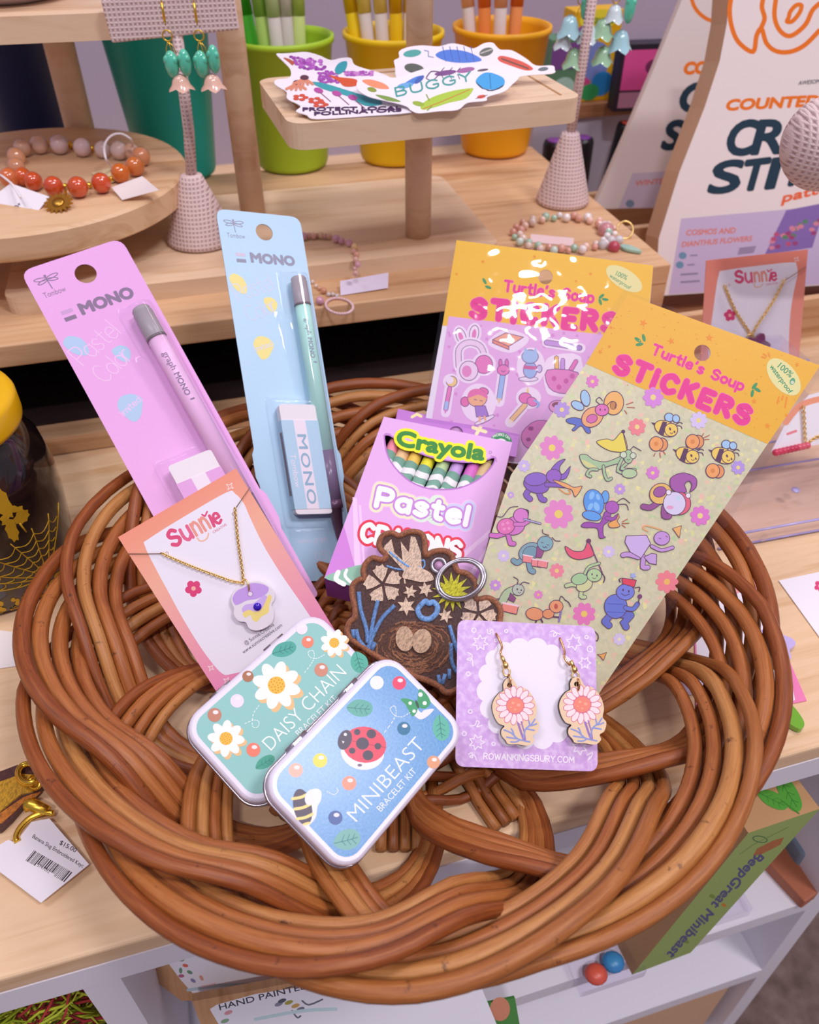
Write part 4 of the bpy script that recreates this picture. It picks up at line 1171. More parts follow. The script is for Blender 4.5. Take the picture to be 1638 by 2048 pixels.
bee(705, 905, [(646, 998)]); bee(835, 1068, []); A.oell(900, 985, 36, 40, '#e99a5a', 0, 5, OC); A.oell(868, 985, 42, 44, '#f3a861', 0, 5, OC); A.ell(868, 985, 14, 14, '#e08c48'); bee(1052, 1070, [(990, 1162)])
for p in ([(640, 1055), (632, 1072)], [(668, 1052), (672, 1080)], [(690, 1046), (702, 1062)], [(925, 950), (935, 935)], [(935, 962), (970, 945)], [(938, 972), (968, 970)]): A.st(p, 5, '#b5583a', up=0)
A.up()
F2()
# mantis with a flag
A.opoly([(925, 85), (1000, 66), (1050, 75), (1115, 18), (1148, 148), (1050, 158), (975, 130)], '#eedb56', 5, OC, 4); A.st([(1118, 14), (1152, 165)], 7, OC); A.ell(1120, 12, 14, 14, OC)
A.opoly([(800, 190), (850, 180), (905, 218), (1000, 232), (1110, 192), (1110, 235), (1020, 262), (930, 292), (840, 270)], '#aacb9a', 5, OC, 4); A.poly([(815, 215), (900, 255), (935, 285), (850, 265)], '#dcd88e', 3)
for p in ([(930, 290), (880, 290), (855, 325), (880, 340)], [(975, 265), (985, 330), (1005, 365), (1032, 355)], [(1110, 215), (1080, 300), (1165, 318)], [(1145, 245), (1110, 285), (1205, 292)]): A.st(p, 26, OC, 3); A.st(p, 17, '#aacb9a', 3)
A.oell(1165, 318, 56, 34, '#b9d3a0', 0, 5, OC); A.oell(1158, 195, 34, 50, '#aacb9a', 0, 5, OC); A.oell(1122, 182, 24, 24, '#d3e0c0', 0, 5, OC); A.oell(1192, 188, 22, 22, '#d3e0c0', 0, 5, OC); A.st([(1148, 215), (1158, 222), (1168, 214)], 4, OC)
A.st([(1172, 145), (1195, 120), (1250, 152)], 6, OC)
# stag beetle with a trumpet
for p in ([(450, 420), (410, 470), (440, 505)], [(500, 440), (520, 500), (545, 512)]): A.st(p, 44, OC, 3); A.st(p, 35, '#8960bf', 3)
A.oell(485, 400, 95, 62, '#8a5fc0', 15, 5, OC); A.oell(480, 360, 82, 48, '#9068c8', -5, 5, OC)
A.st([(560, 400), (640, 402), (690, 408)], 36, OC); A.st([(560, 400), (640, 402), (690, 408)], 27, '#8a5fc0')
A.opoly([(590, 300), (640, 235), (697, 214), (655, 270), (665, 320), (690, 315), (733, 266), (705, 350), (640, 360)], '#8d63c4', 5, OC, 3); A.oell(612, 338, 55, 50, '#9a64c6', 0, 5, OC)
A.opoly([(615, 365), (700, 390), (760, 420), (820, 412), (770, 490), (745, 440), (690, 420), (620, 380)], '#f2b06a', 5, OC, 3); A.st([(650, 430), (700, 465), (735, 462), (720, 435)], 8, '#e8994e', 4)
# butterfly with a saxophone
A.oell(988, 490, 28, 46, '#68aae8', 5, 5, OC); A.oell(905, 532, 74, 98, '#5a9fe8', -12, 5, OC); A.oell(890, 628, 70, 34, '#62a6ea', 12, 5, OC)
for x, y, rx, ry, r in ((890, 480, 18, 30, 20), (925, 560, 20, 34, -20), (880, 560, 16, 28, 30), (935, 490, 14, 24, -20)): A.ell(x, y, rx, ry, '#8cc4f4', r)
A.opoly([(985, 600), (1030, 610), (1010, 670), (975, 700), (975, 770), (990, 785), (945, 790), (930, 720), (850, 715), (812, 705), (830, 680), (870, 672), (950, 680)], '#a24fb0', 5, OC, 3)
A.st([(1000, 645), (1050, 655), (1075, 632)], 32, OC); A.st([(1000, 645), (1050, 655), (1075, 632)], 24, '#a24fb0')
A.oell(1038, 565, 50, 46, '#b25cba', 0, 5, OC); A.st([(1072, 530), (1120, 500), (1168, 535)], 6, OC, 4); A.st([(1085, 545), (1140, 545), (1158, 585)], 6, OC, 4)
A.opoly([(1080, 610), (1070, 650), (1030, 670), (1010, 690), (1030, 715), (1095, 705), (1075, 665), (1090, 640)], '#f2ac58', 5, OC, 3)
for p in ([(1112, 672), (1150, 652)], [(1112, 684), (1162, 682)], [(1110, 695), (1135, 712)]): A.st(p, 6, '#b5583a', up=0)
A.up()
# ladybird with a flute
A.st([(200, 632), (240, 632), (290, 570), (350, 560)], 6, OC, 4)
for p in ([(270, 750), (200, 775), (155, 770)], [(280, 770), (295, 830), (320, 832)]): A.st(p, 40, OC); A.st(p, 31, '#d672c4')
A.oell(325, 700, 80, 66, '#d97cc8', -25, 5, OC); A.oell(262, 705, 66, 58, '#e878b6', -20, 5, OC)
for x, y in ((240, 690), (275, 680), (250, 725), (285, 720)): A.ell(x, y, 12, 11, '#f29ac8')
A.st([(330, 690), (390, 690), (430, 665)], 34, OC); A.st([(330, 690), (390, 690), (430, 665)], 26, '#d97cc8'); A.oell(372, 625, 54, 52, '#de82cc', 0, 5, OC); A.st([(395, 580), (425, 590), (425, 625)], 8, OC, 3)
A.st([(395, 652), (515, 685)], 16, OC); A.st([(395, 652), (515, 685)], 9, '#b6b4e0')
# beetle with drums
for p in ([(400, 930), (350, 970), (318, 955)], [(430, 960), (440, 1020), (462, 1035)]): A.st(p, 44, OC, 3); A.st(p, 35, '#7ba3ae', 3)
A.oell(435, 890, 84, 62, '#86abb4', -30, 5, OC); A.oell(440, 895, 56, 44, '#79a0ac', -25, 4, OC); A.opoly([(490, 850), (540, 890), (520, 935), (480, 930)], '#9c4f86', 4, OC, 0)
for x, y in ((425, 935), (490, 965), (535, 970)): A.opoly([(x - 38, y - 22), (x + 36, y - 8), (x + 28, y + 40), (x - 42, y + 28)], '#f08f8e', 4, OC, 0); A.st([(x - 36, y - 22), (x + 34, y - 8)], 9, '#f6d6de')
A.oell(550, 830, 57, 54, '#86b2ba', 0, 5, OC); A.st([(520, 822), (535, 826)], 5, OC); A.st([(562, 838), (576, 844)], 5, OC); A.st([(530, 852), (545, 862), (552, 852), (562, 864)], 5, OC, 3)
A.st([(575, 770), (535, 755), (530, 728)], 6, OC, 4); A.st([(600, 785), (625, 810), (660, 812)], 6, OC, 4)
# flag bearer
A.opoly([(695, 850), (760, 886), (830, 880), (865, 815), (905, 905), (860, 936), (780, 946), (720, 915)], '#ea5a78', 5, OC, 4); A.st([(867, 815), (965, 1040)], 9, '#7a3f66'); A.ell(867, 812, 18, 18, '#6d3560')
for p in ([(800, 1140), (745, 1130), (705, 1140)], [(820, 1160), (810, 1215), (838, 1222)]): A.st(p, 34, OC, 3); A.st(p, 25, '#c3d79c', 3)
A.oell(835, 1135, 62, 44, '#d6d89e', -25, 5, OC); A.oell(800, 1090, 60, 42, '#a9d09a', -12, 5, OC); A.st([(840, 1050), (870, 1000), (945, 975)], 24, OC, 3); A.st([(840, 1050), (870, 1000), (945, 975)], 16, '#b2d39a', 3)
A.oell(908, 1062, 54, 48, '#b8d79c', 0, 5, OC); A.ell(892, 1055, 5, 8, OC); A.ell(928, 1065, 5, 8, OC); A.st([(895, 1080), (908, 1088), (920, 1082)], 4, OC, 3); A.st([(960, 1040), (985, 1080), (975, 1115)], 8, OC, 3)
# moth with a trombone
for p in ([(1230, 930), (1160, 910), (1118, 915)], [(1270, 930), (1262, 1000), (1300, 1005)]): A.st(p, 40, OC, 3); A.st(p, 31, '#c79cd8', 3)
A.opoly([(1270, 930), (1330, 900), (1365, 910), (1362, 985), (1310, 975)], '#c9a4da', 5, OC, 0); A.opoly([(1142, 775), (1290, 770), (1320, 830), (1250, 938), (1170, 892), (1132, 820)], '#d2b8e6', 5, OC, 0)
A.st([(1300, 740), (1265, 720), (1290, 700), (1400, 730)], 10, '#eab070', 4); A.opoly([(1480, 720), (1545, 700), (1530, 790)], '#f0b66a', 4, OC, 0)
A.oell(1402, 792, 58, 50, '#c99ada', 0, 5, OC); A.st([(1330, 850), (1400, 880), (1480, 860)], 30, OC, 3); A.st([(1330, 850), (1400, 880), (1480, 860)], 21, '#c99ada', 3); A.st([(1380, 790), (1395, 796)], 4, OC); A.st([(1430, 775), (1445, 785)], 4, OC)
# caterpillar with a drum
A.st([(120, 1215), (210, 1235), (255, 1170), (320, 1140)], 6, OC, 4); A.st([(225, 1285), (265, 1200), (330, 1165)], 62, OC, 3); A.st([(225, 1285), (265, 1200), (330, 1165)], 53, '#b3c89e', 3)
A.oell(352, 1168, 44, 42, '#bcc6b2', 0, 5, OC); A.ell(345, 1165, 6, 8, OC); A.ell(374, 1172, 5, 7, OC); A.st([(350, 1185), (360, 1192), (370, 1186)], 4, OC, 3)
A.st([(345, 1130), (350, 1095), (318, 1075)], 6, OC, 3); A.st([(365, 1135), (390, 1112), (432, 1122)], 6, OC, 3); A.opoly([(295, 1190), (335, 1230), (320, 1260), (280, 1240)], '#8d4a7c', 4, OC, 0)
A.opoly([(238, 1262), (355, 1285), (340, 1348), (230, 1322)], '#f0917e', 5, OC, 0); A.st([(240, 1264), (352, 1286)], 14, '#f6d4dc')
# ant
for p in ([(520, 1385), (530, 1405)], [(490, 1385), (480, 1405)], [(600, 1365), (660, 1370)]): A.st(p, 12, OC, 0)
A.oell(472, 1345, 64, 46, '#e89c6c', 8, 5, OC); A.oell(572, 1345, 42, 34, '#e59868', 0, 5, OC); A.oell(630, 1290, 50, 46, '#eaa070', 0, 5, OC); A.ell(628, 1290, 14, 20, '#c2554a'); A.st([(652, 1250), (665, 1215), (690, 1235)], 6, OC, 3); A.st([(690, 1240), (720, 1260), (735, 1290)], 7, OC, 3); A.st([(665, 1330), (650, 1400)], 14, '#8f78b8')
# drum major
for p in ([(1030, 1350), (985, 1400), (1015, 1428)], [(1110, 1350), (1175, 1355), (1125, 1410), (1140, 1440)]): A.st(p, 54, OC, 0); A.st(p, 45, '#6a74c8', 0)
A.oell(1065, 1290, 84, 88, '#6c7cd2', 0, 5, OC); A.st([(1000, 1330), (1130, 1335)], 6, '#5a60b4'); A.st([(1005, 1270), (1125, 1275)], 6, '#5a60b4')
A.st([(1135, 1300), (1190, 1310), (1225, 1270)], 36, OC, 3); A.st([(1135, 1300), (1190, 1310), (1225, 1270)], 27, '#6c7cd2', 3); A.st([(1228, 1270), (1240, 1220)], 7, OC); A.ell(1241, 1217, 17, 17, '#7a3f72')
A.oell(1135, 1185, 66, 58, '#7a86dc', 0, 5, OC); A.ell(1118, 1170, 6, 10, OC); A.ell(1160, 1180, 6, 10, OC); A.st([(1105, 1195), (1130, 1210), (1165, 1200)], 5, OC, 3)
A.opoly([(1110, 1082), (1215, 1098), (1200, 1150), (1115, 1125)], '#e2445c', 5, OC, 0); A.star(1192, 1066, 26, 5, '#a6b2ec', 10, .5); A.st([(1100, 1085), (1090, 1095), (1098, 1112)], 8, OC, 3); A.st([(1205, 1155), (1240, 1150), (1235, 1180)], 7, OC, 3)
A.opoly([(930, 1640), (960, 1640), (998, 1625), (975, 1685), (950, 1655)], '#ecaa58', 4, OC, 0); A.st([(895, 1458), (935, 1500), (930, 1540), (900, 1530)], 7, OC, 4)
# big-horned beetle with a bass drum
F3()
for p in ([(1030, 830), (985, 860), (945, 855)], [(1060, 860), (1060, 905), (1085, 908)]): A.st(p, 34, OC, 3); A.st(p, 27, '#9a4f92', 3)
A.oell(1040, 785, 62, 56, '#ecc068', -25, 4, OC); A.oell(1035, 775, 36, 28, '#a4589e', -20, 4, OC)
A.opoly([(1095, 700), (1150, 672), (1200, 680), (1235, 705), (1232, 750), (1200, 775), (1210, 740), (1195, 715), (1170, 735), (1180, 775), (1130, 778), (1095, 750)], '#a85aa8', 4, OC, 3)
A.oell(1142, 838, 62, 62, '#e8657c', 0, 4, OC); A.oell(1115, 838, 62, 64, '#dcd6ec', 0, 4, OC); A.ell(1090, 860, 20, 10, '#e9a4c8'); A.ell(1135, 810, 12, 10, '#c4dcea')
A.oell(1083, 778, 14, 14, '#f0eaf2', 0, 3, OC); A.oell(1190, 795, 14, 14, '#f0eaf2', 0, 3, OC)
A.done(t, 'sticker_print')
As = Art(FM_, .0016)
mb = MB(); mb.prism(outl(As, [(1247, 580), (1652, 727), (1560, 884), (1228, 1402), (1180, 1442), (905, 1338), (905, 1240), (940, 1130), (975, 1020), (1010, 945)]), .0014, .0016, SLEEVE); mb.build('clear_sleeve', t)

BM = plane3((905, 478, .524), (1308, 530, .515), (804, 1149, .527))
A = Art(BM, 0).view(840, 460, 2.0526)
t = thing('sticker_pack', 'pink sticker sheet of stationery drawings with yellow header, behind the crayon box', 'sticker pack', BM, 'sticker packs')
hole = outl(A, circ(515, 193, 30, 24))
mb = MB(); mb.sheet(outl(A, [(150, 42), (958, 146), (890, 900), (860, 1030), (8, 900), (25, 760), (92, 392)]), [hole], -.0007, 0, pm('#efe6f2', .4)); mb.build('sticker_sheet', t)
mb = MB(); mb.sheet(outl(A, [(150, 42), (958, 146), (925, 490), (92, 392)]), [hole], .00002, .0001, pm('#f3be22', .4)); hd = mb.build('header_card', t)
A.z = .0001
header(A, ((345, 250), (708, 298), 42), ((212, 352), (800, 420), 70), 31)
A.ell(838, 200, 84, 40, '#ece49e', 32); A.text('100%', (802, 186), (846, 206), 20, '#3a9868', .01); A.text('waterproof', (776, 192), (860, 245), 16, '#3a9868', .01)
for x, y, r in ((265, 210, 60), (280, 235, 20), (745, 272, -40), (760, 285, 10), (740, 295, 70)): A.ell(x, y, 14, 6, '#3d9a5e', r)
for x, y, r in ((258, 130, 10), (150, 180, 8), (470, 110, 9), (700, 180, 9), (410, 170, 8), (640, 210, 7)): A.star(x, y, r, 5, '#f0981c', x % 70, .4)
A.done(hd, 'header_print')
A = Art(BM, .0001).view(840, 460, 2.0526)
A.poly([(118, 354), (935, 452), (885, 900), (855, 1022), (34, 895), (52, 760)], '#e7b3e4')
HL = '#f4e2f4'
def halo(f):
    f()
rnd = random.Random(9)
for i in range(46):
    x, y = rnd.uniform(110, 800), rnd.uniform(390, 900)
    A.star(x, y, rnd.uniform(6, 13), 5, '#dd93d6', rnd.uniform(0, 70), .5)
PO = '#7a4a86'
# rabbit-eared headphones
for x, y, r in ((168, 435, -20), (222, 425, 8)): A.ell(x, y, 30, 44, HL, r); A.oell(x, y, 19, 34, '#f4e4f2', r, 3, PO); A.ell(x, y + 4, 9, 22, '#e77fbe', r)
A.st([(160, 560), (160, 490), (200, 462), (250, 480), (270, 545)], 44, HL, 4); A.st([(160, 560), (160, 490), (200, 462), (250, 480), (270, 545)], 26, PO, 4); A.st([(160, 560), (160, 490), (200, 462), (250, 480), (270, 545)], 21, '#efd2ec', 4)
A.ell(200, 580, 52, 50, HL); A.ell(262, 552, 50, 48, HL); A.oell(262, 552, 36, 38, '#e77fbe', 0, 3, PO); A.oell(200, 578, 38, 40, '#f0d6ee', 0, 3, PO); A.ell(192, 580, 20, 24, '#e58cc4')
# note pad, pen, rabbit pencil
A.poly([(285, 450), (355, 408), (440, 435), (435, 470), (370, 505), (290, 478)], HL, 3); A.opoly([(298, 450), (352, 422), (425, 440), (365, 478)], '#f2a98e', 3, PO, 0); A.opoly([(298, 450), (365, 478), (365, 492), (298, 464)], '#e88f78', 3, PO, 0)
A.st([(520, 462), (660, 485)], 40, HL); A.st([(520, 462), (655, 484)], 24, PO); A.st([(520, 462), (655, 484)], 19, '#c79ada'); A.st([(590, 472), (655, 484)], 19, '#a98acc')
A.st([(342, 580), (325, 705)], 44, HL); A.st([(342, 580), (326, 690)], 24, PO); A.st([(342, 580), (326, 690)], 19, '#9fbdea'); A.poly([(316, 690), (336, 692), (323, 715)], '#e8c7a0')
for x in (330, 356): A.oell(x, 548, 7, 18, '#e477ba', 0, 3, PO)
A.oell(342, 575, 25, 22, '#e77fbe', 0, 3, PO); A.st([(334, 578), (342, 583), (350, 578)], 3, PO)
# little knight cat
A.ell(455, 560, 58, 78, HL); A.oell(445, 612, 40, 10, '#e9def0', 0, 3, PO); A.oell(452, 575, 28, 34, '#9fb9e6', 0, 3, PO); A.poly([(425, 555), (480, 560), (480, 575), (425, 570)], '#d0629a'); A.oell(452, 520, 34, 28, '#a9c4ea', 0, 3, PO); A.poly([(425, 505), (430, 482), (446, 498)], '#a9c4ea'); A.poly([(462, 498), (476, 484), (482, 508)], '#a9c4ea'); A.oell(490, 570, 11, 16, '#c9b9e2', 0, 3, PO)
# cup of pencils
A.poly([(508, 560), (545, 515), (660, 520), (650, 670), (540, 680), (512, 640)], HL, 3)
for p, c in ((((562, 580), (560, 525)), '#f0c06a'), (((585, 580), (586, 535)), '#c99ae0'), (((610, 590), (640, 540)), '#e477ba')): A.st(p, 20, PO); A.st(p, 15, c)
A.opoly([(522, 575), (648, 585), (640, 650), (590, 672), (530, 648)], '#e488c4', 3, PO, 3)
for x, y in ((550, 610), (600, 620), (570, 645), (625, 600)): A.ell(x, y, 10, 11, '#cf5fa6')
# moon pencil, girl with bunches, unicorn pencil
A.st([(122, 640), (105, 750)], 40, HL); A.ell(128, 622, 34, 32, HL); A.oell(130, 622, 22, 22, '#f0cf86', 0, 3, PO); A.ell(122, 616, 16, 16, HL); A.st([(122, 650), (106, 735)], 20, PO); A.st([(122, 650), (106, 735)], 15, '#e77fbe'); A.st([(110, 710), (106, 735)], 15, '#a9c4ea'); A.poly([(98, 736), (114, 738), (103, 756)], '#d88ac8')
A.ell(240, 710, 72, 80, HL); A.oell(265, 780, 45, 9, '#efe2f2', -25, 3, PO); A.oell(185, 705, 18, 20, '#e775b0', 0, 3, PO); A.oell(262, 662, 20, 14, '#e775b0', 20, 3, PO)
A.oell(235, 690, 40, 36, '#f0b48c', 0, 3, PO); A.poly([(196, 690), (205, 660), (240, 652), (272, 672), (276, 692), (240, 676)], '#e775b0', 3); A.opoly([(225, 722), (268, 722), (282, 765), (232, 768)], '#a87fd0', 3, PO, 0); A.st([(245, 768), (245, 785)], 9, '#f0b48c'); A.st([(265, 766), (268, 780)], 9, '#f0b48c'); A.st([(222, 695), (232, 698)], 3, PO); A.st([(246, 700), (256, 702)], 3, PO)
A.st([(420, 730), (370, 790)], 44, HL); A.ell(445, 690, 52, 46, HL); A.st([(430, 720), (376, 780)], 23, PO); A.st([(430, 720), (376, 780)], 18, '#f0c68e'); A.poly([(366, 775), (386, 788), (360, 796)], '#f4e4d0'); A.oell(432, 690, 26, 22, '#e775b8', 0, 3, PO); A.oell(460, 705, 22, 18, '#e77fbe', 30, 3, PO); A.poly([(436, 668), (442, 640), (448, 668)], '#f0d27a'); A.st([(470, 700), (488, 712), (482, 726)], 9, '#93b4ea', 3)
A.oell(565, 725, 36, 26, '#e9a0cf', 0, 3, PO); A.ell(565, 718, 24, 12, '#8a4a5c')
A.opoly([(420, 830), (480, 782), (560, 800), (545, 860), (470, 900), (425, 880)], '#dd7fc0', 3, PO, 3); A.poly([(470, 862), (530, 815), (545, 850), (490, 890)], '#8f9ad0'); A.ell(455, 815, 12, 9, '#a0468c'); A.ell(445, 860, 10, 8, '#a0468c')
A.done(t, 'sticker_print')
As = Art(BM, .0018).view(840, 460, 2.0526)
mb = MB(); mb.prism(outl(As, [(135, 30), (965, 140), (895, 880), (865, 1035), (0, 905), (18, 722)]), .0016, .0018, SLEEVE); mb.build('clear_sleeve', t)
# ---------------- embroidered keychain
def thread(c, dark=None):
    k = ('th', c)
    if k in MATS: return MATS[k]
    m, nt, b = nodes_mat('thread_' + c.lstrip('#'))
    tc = N(nt, 'ShaderNodeTexCoord')
    mp = N(nt, 'ShaderNodeMapping'); mp.inputs['Scale'].default_value = (1, .35, 1); mp.inputs['Rotation'].default_value = (0, 0, R_(20))
    nt.links.new(tc.outputs['Object'], mp.inputs[0])
    n = N(nt, 'ShaderNodeTexNoise', i_Scale=1500.0, i_Detail=2.0); nt.links.new(mp.outputs[0], n.inputs['Vector'])
    h = c.lstrip('#'); dk = '#' + ''.join('%02x' % int(int(h[i:i + 2], 16) * .72) for i in (0, 2, 4))
    nt.links.new(ramp(nt, n.outputs[0], [(.32, dk), (.6, c)]), b.inputs['Base Color'])
    b.inputs['Roughness'].default_value = .6; b.inputs['Sheen Weight'].default_value = .2
    bump(nt, b, n.outputs[0], .8, .0006)
    MATS[k] = m
    return m
KC = plane3((760, 1070, .440), (1000, 1240, .424), (780, 1370, .425))
A = Art(KC, 0).view(680, 1040, 2.925)
t = thing('embroidered_keychain', 'dark brown embroidered keychain with bird, nest and flowers lying against the crayon box', 'keychain', KC)
KO = [(228, 140), (250, 92), (300, 76), (345, 92), (385, 76), (432, 68), (478, 82), (496, 125), (498, 180), (505, 208), (545, 186), (610, 180), (652, 205), (668, 255), (690, 300), (740, 312), (785, 352), (798, 400), (790, 455), (820, 462), (860, 455), (905, 475), (938, 525), (935, 590), (930, 700), (860, 860), (730, 960), (655, 1005), (610, 1003), (585, 975), (545, 955), (500, 935), (440, 915), (380, 880), (300, 840), (220, 800), (130, 740), (70, 700), (42, 655), (55, 600), (85, 570), (88, 510), (72, 440), (75, 382), (110, 350), (142, 342), (135, 300), (150, 255), (190, 222), (235, 232), (262, 228), (268, 200), (240, 175)]
A.pris(KO, thread('#573630'), -.0016, .0014, pm('#6b4030', .8), 3); A.mb.build('fabric_body', t); A.mb = MB()
mb = MB(); mb.tube([A.V(x, y, .0014) for x, y in cr(KO, 4, True)], .0016, thread('#a3623e'), 8, closed=True); mb.build('stitched_border', t)
A.z = .0014
TAN, BLU, BRN = '#ecceb4', '#7fb2f0', '#7c4d33'
def em(pts, c, h=.0006, s_=4): A.pris(pts, thread(c), .0013, .0014 + h, None, s_)
em([(262, 150), (255, 165), (375, 300), (480, 300), (472, 190), (440, 100), (415, 95), (402, 190), (355, 125), (365, 235), (318, 190), (300, 112)], TAN, .0005, 0)
em([(365, 335), (385, 285), (440, 268), (490, 288), (530, 310), (548, 345), (520, 358), (470, 362), (415, 350)], TAN, .0009)
def thr(pts, w, c, h=.0012):
    q = cr(pts, 5); r = w / A.vs / FPX * .42 / 2
    mb2.tube([A.V(x, y, .0013 + r * .5) for x, y in q], r, thread(c), 8, flat=.7, nrm=(0, 0, 1))
mb2 = MB()
for p, w in (([(288, 185), (360, 245), (420, 280), (470, 275)], 16), ([(272, 268), (340, 288), (420, 290), (470, 280)], 12), ([(480, 290), (468, 250), (490, 235), (495, 265), (478, 285), (445, 275), (450, 300), (480, 290)], 10), ([(478, 285), (472, 340)], 10), ([(482, 290), (488, 345)], 10)): thr(p, w, BLU)
for p in ([(110, 420), (120, 520), (155, 640), (160, 720)], [(222, 470), (200, 560), (185, 640), (170, 730)], [(320, 500), (250, 570), (200, 660), (160, 760)], [(95, 640), (110, 700), (150, 750)], [(75, 640), (80, 690)], [(205, 715), (185, 760)]): thr(p, 26, '#6c98d4')
for p in ([(640, 615), (665, 700), (700, 800)], [(650, 720), (655, 830), (690, 900)], [(640, 870), (640, 930)], [(575, 905), (585, 960)], [(615, 900), (600, 960)]): thr(p, 24, '#6c98d4')
thr([(470, 500), (500, 475), (520, 490), (545, 480), (570, 510), (560, 550), (520, 580), (475, 570), (455, 530), (470, 500)], 34, BLU)
mb2.build('blue_stitching', t)
def blossom(x, y, r, n, rot):
    for i in range(n):
        a = R_(rot + 360 * i / n); c_, s_ = math.cos(a), math.sin(a)
        P = lambda u, v: (x + r * (u * c_ - v * s_), y + r * (u * s_ + v * c_))
        em([P(.12, 0), P(.45, -.24), P(.75, -.38), P(.82, -.22), P(.97, -.16), P(.9, 0), P(.98, .16), P(.82, .22), P(.75, .38), P(.45, .24)], TAN, .0007, 0)
blossom(250, 375, 118, 5, -100); blossom(810, 545, 110, 5, -60)
def starp(x, y, r, n, c, rot=0, inn=.5): em([(x + (r if i % 2 == 0 else r * inn) * math.cos(R_(rot) + PI * i / n), y + (r if i % 2 == 0 else r * inn) * math.sin(R_(rot) + PI * i / n)) for i in range(2 * n)], c, .0007, 0)
for x, y, r in ((410, 420, 42), (500, 405, 46), (387, 505, 56), (617, 560, 44)): starp(x, y, r, 6, '#efd2b6', x % 60, .48)
em([(372, 345), (378, 330), (385, 372), (375, 372)], TAN, .0005, 0)
starp(655, 420, 118, 14, '#d2ce22', 10, .5)
A.mb.build('raised_motifs', t); A.mb = MB()
mb2 = MB(); rnd = random.Random(5)
A.pris(circ(430, 745, 225, 30, 145), thread('#5d3725'), .0013, .0016)
for i in range(120):
    a0 = rnd.uniform(0, 2 * PI); q = rnd.uniform(.42, 1.02) if rnd.random() < .8 else rnd.uniform(.2, .6); sp = rnd.uniform(.3, .75)
    ks = [(430 + 225 * q * math.cos(a0 + sp * k / 4) + rnd.uniform(-5, 5), 745 + 148 * q * math.sin(a0 + sp * k / 4) + rnd.uniform(-6, 6)) for k in range(5)]
    if rnd.random() < .25: ks[-1] = (ks[-1][0] + rnd.uniform(-25, 25), ks[-1][1] + rnd.uniform(-18, 18))
    thr(ks, 11, rnd.choice(('#945f40', '#a26c49', '#7d4d34')))
mb2.build('nest_stitching', t)
A.mb.build('nest_ground', t); A.mb = MB()
for x, y, rx, ry, r in ((378, 695, 52, 74, -5), (478, 708, 56, 72, 12)):
    em([(x + rx * math.cos(a) * math.cos(R_(r)) - ry * math.sin(a) * math.sin(R_(r)), y + rx * math.cos(a) * math.sin(R_(r)) + ry * math.sin(a) * math.cos(R_(r))) for a in (2 * PI * k / 22 for k in range(22))], '#d6b292', .0016, 0)
    A.mb.build('egg_motif', t); A.mb = MB()
mb = MB(); c0 = A.V(578, 266, .0016)
R0_ = (Vector(A.V(628, 266, .0016)) - Vector(c0)).length
mb.tube([(c0[0] + R0_ * .8 * math.cos(a), c0[1] + R0_ * .8 * math.sin(a), c0[2]) for a in (2 * PI * k / 28 for k in range(28))], R0_ * .26, STEEL, 8, closed=True)
mb.lathe([(R0_ * .5, .00001), (R0_ * .52, .0002)], pm('#c99cc0', .6), 24, Matrix.Translation(c0)); mb.build('grommet', t)
mb = MB()
for k in range(2):
    pts = []
    for j in range(48):
        a = 2 * PI * j / 48
        x, y = 706 + 142 * math.cos(a) * .985 - 0 * math.sin(a), 348 + 116 * math.sin(a)
        rx = 706 + (142 - k * 12) * math.cos(a + .35) ; ry = 348 + (118 - k * 10) * math.sin(a) + 22 * math.cos(a)
        h = .0035 + .0025 * math.cos(a - 3.3) * -1 + k * .0004
        pts.append(A.V(rx, ry, max(.0020, h)))
    mb.tube(pts, .0011, STEEL, 8, closed=True)
mb.build('key_ring', t)
# ---------------- earring card and its two earrings
EM = plane3((914, 1240, .394), (1191, 1254, .394), (911, 1533, .382))
A = Art(EM, 0).view(680, 1040, 2.925)
m, nt, b = nodes_mat('mottled_lilac_print')
tc = N(nt, 'ShaderNodeTexCoord'); n = N(nt, 'ShaderNodeTexNoise', i_Scale=330.0, i_Detail=2.0); nt.links.new(tc.outputs['Object'], n.inputs['Vector'])
nt.links.new(ramp(nt, n.outputs[0], [(.38, '#cda5e2'), (.52, '#d6b1e8'), (.62, '#dfc2ee')]), b.inputs['Base Color']); b.inputs['Roughness'].default_value = .4
t = thing('earring_card', 'lilac earring card with white cloud shape resting on the cream sticker sheet', 'jewelry card', EM)
co_ = [A.L(*p) for p in ((688, 582), (1494, 622), (1508, 1472), (674, 1442))]
mb = MB(); mb.prism(rpoly(co_, .0045, 6), -.0006, 0, m, None, pm('#f0e6f4')); mb.build('card', t)
WH = '#f2ebf9'
for x, y, r in ((905, 815, 55), (965, 775, 62), (1050, 755, 64), (1150, 755, 66), (1235, 790, 62), (1300, 850, 60), (868, 900, 58), (865, 1000, 66), (880, 1100, 62), (925, 1190, 60), (990, 1260, 62), (1080, 1280, 60), (1185, 1275, 66), (1270, 1240, 62), (1320, 1150, 60), (1340, 1040, 62), (1330, 940, 60)): A.ell(x, y, r, r, WH, up=0)
A.poly([(900, 800), (1300, 800), (1340, 1200), (1200, 1290), (1000, 1280), (880, 1100)], WH)
for x, y, r, n_, rt in ((820, 718, 46, 7, 10), (1368, 716, 46, 6, 20), (1432, 836, 36, 6, 0), (800, 1300, 46, 7, 0), (1402, 1330, 44, 6, 25)): A.star(x, y, r, n_, WH, rt, .55, 6)
for x, y, r in ((783, 645, 13), (972, 650, 9), (1442, 685, 10), (1462, 755, 17), (750, 900, 12), (762, 1120, 11), (727, 1250, 12), (898, 1310, 10), (912, 704, 8)): A.st(circ(x, y, r, 12), 6, WH, 0, True)
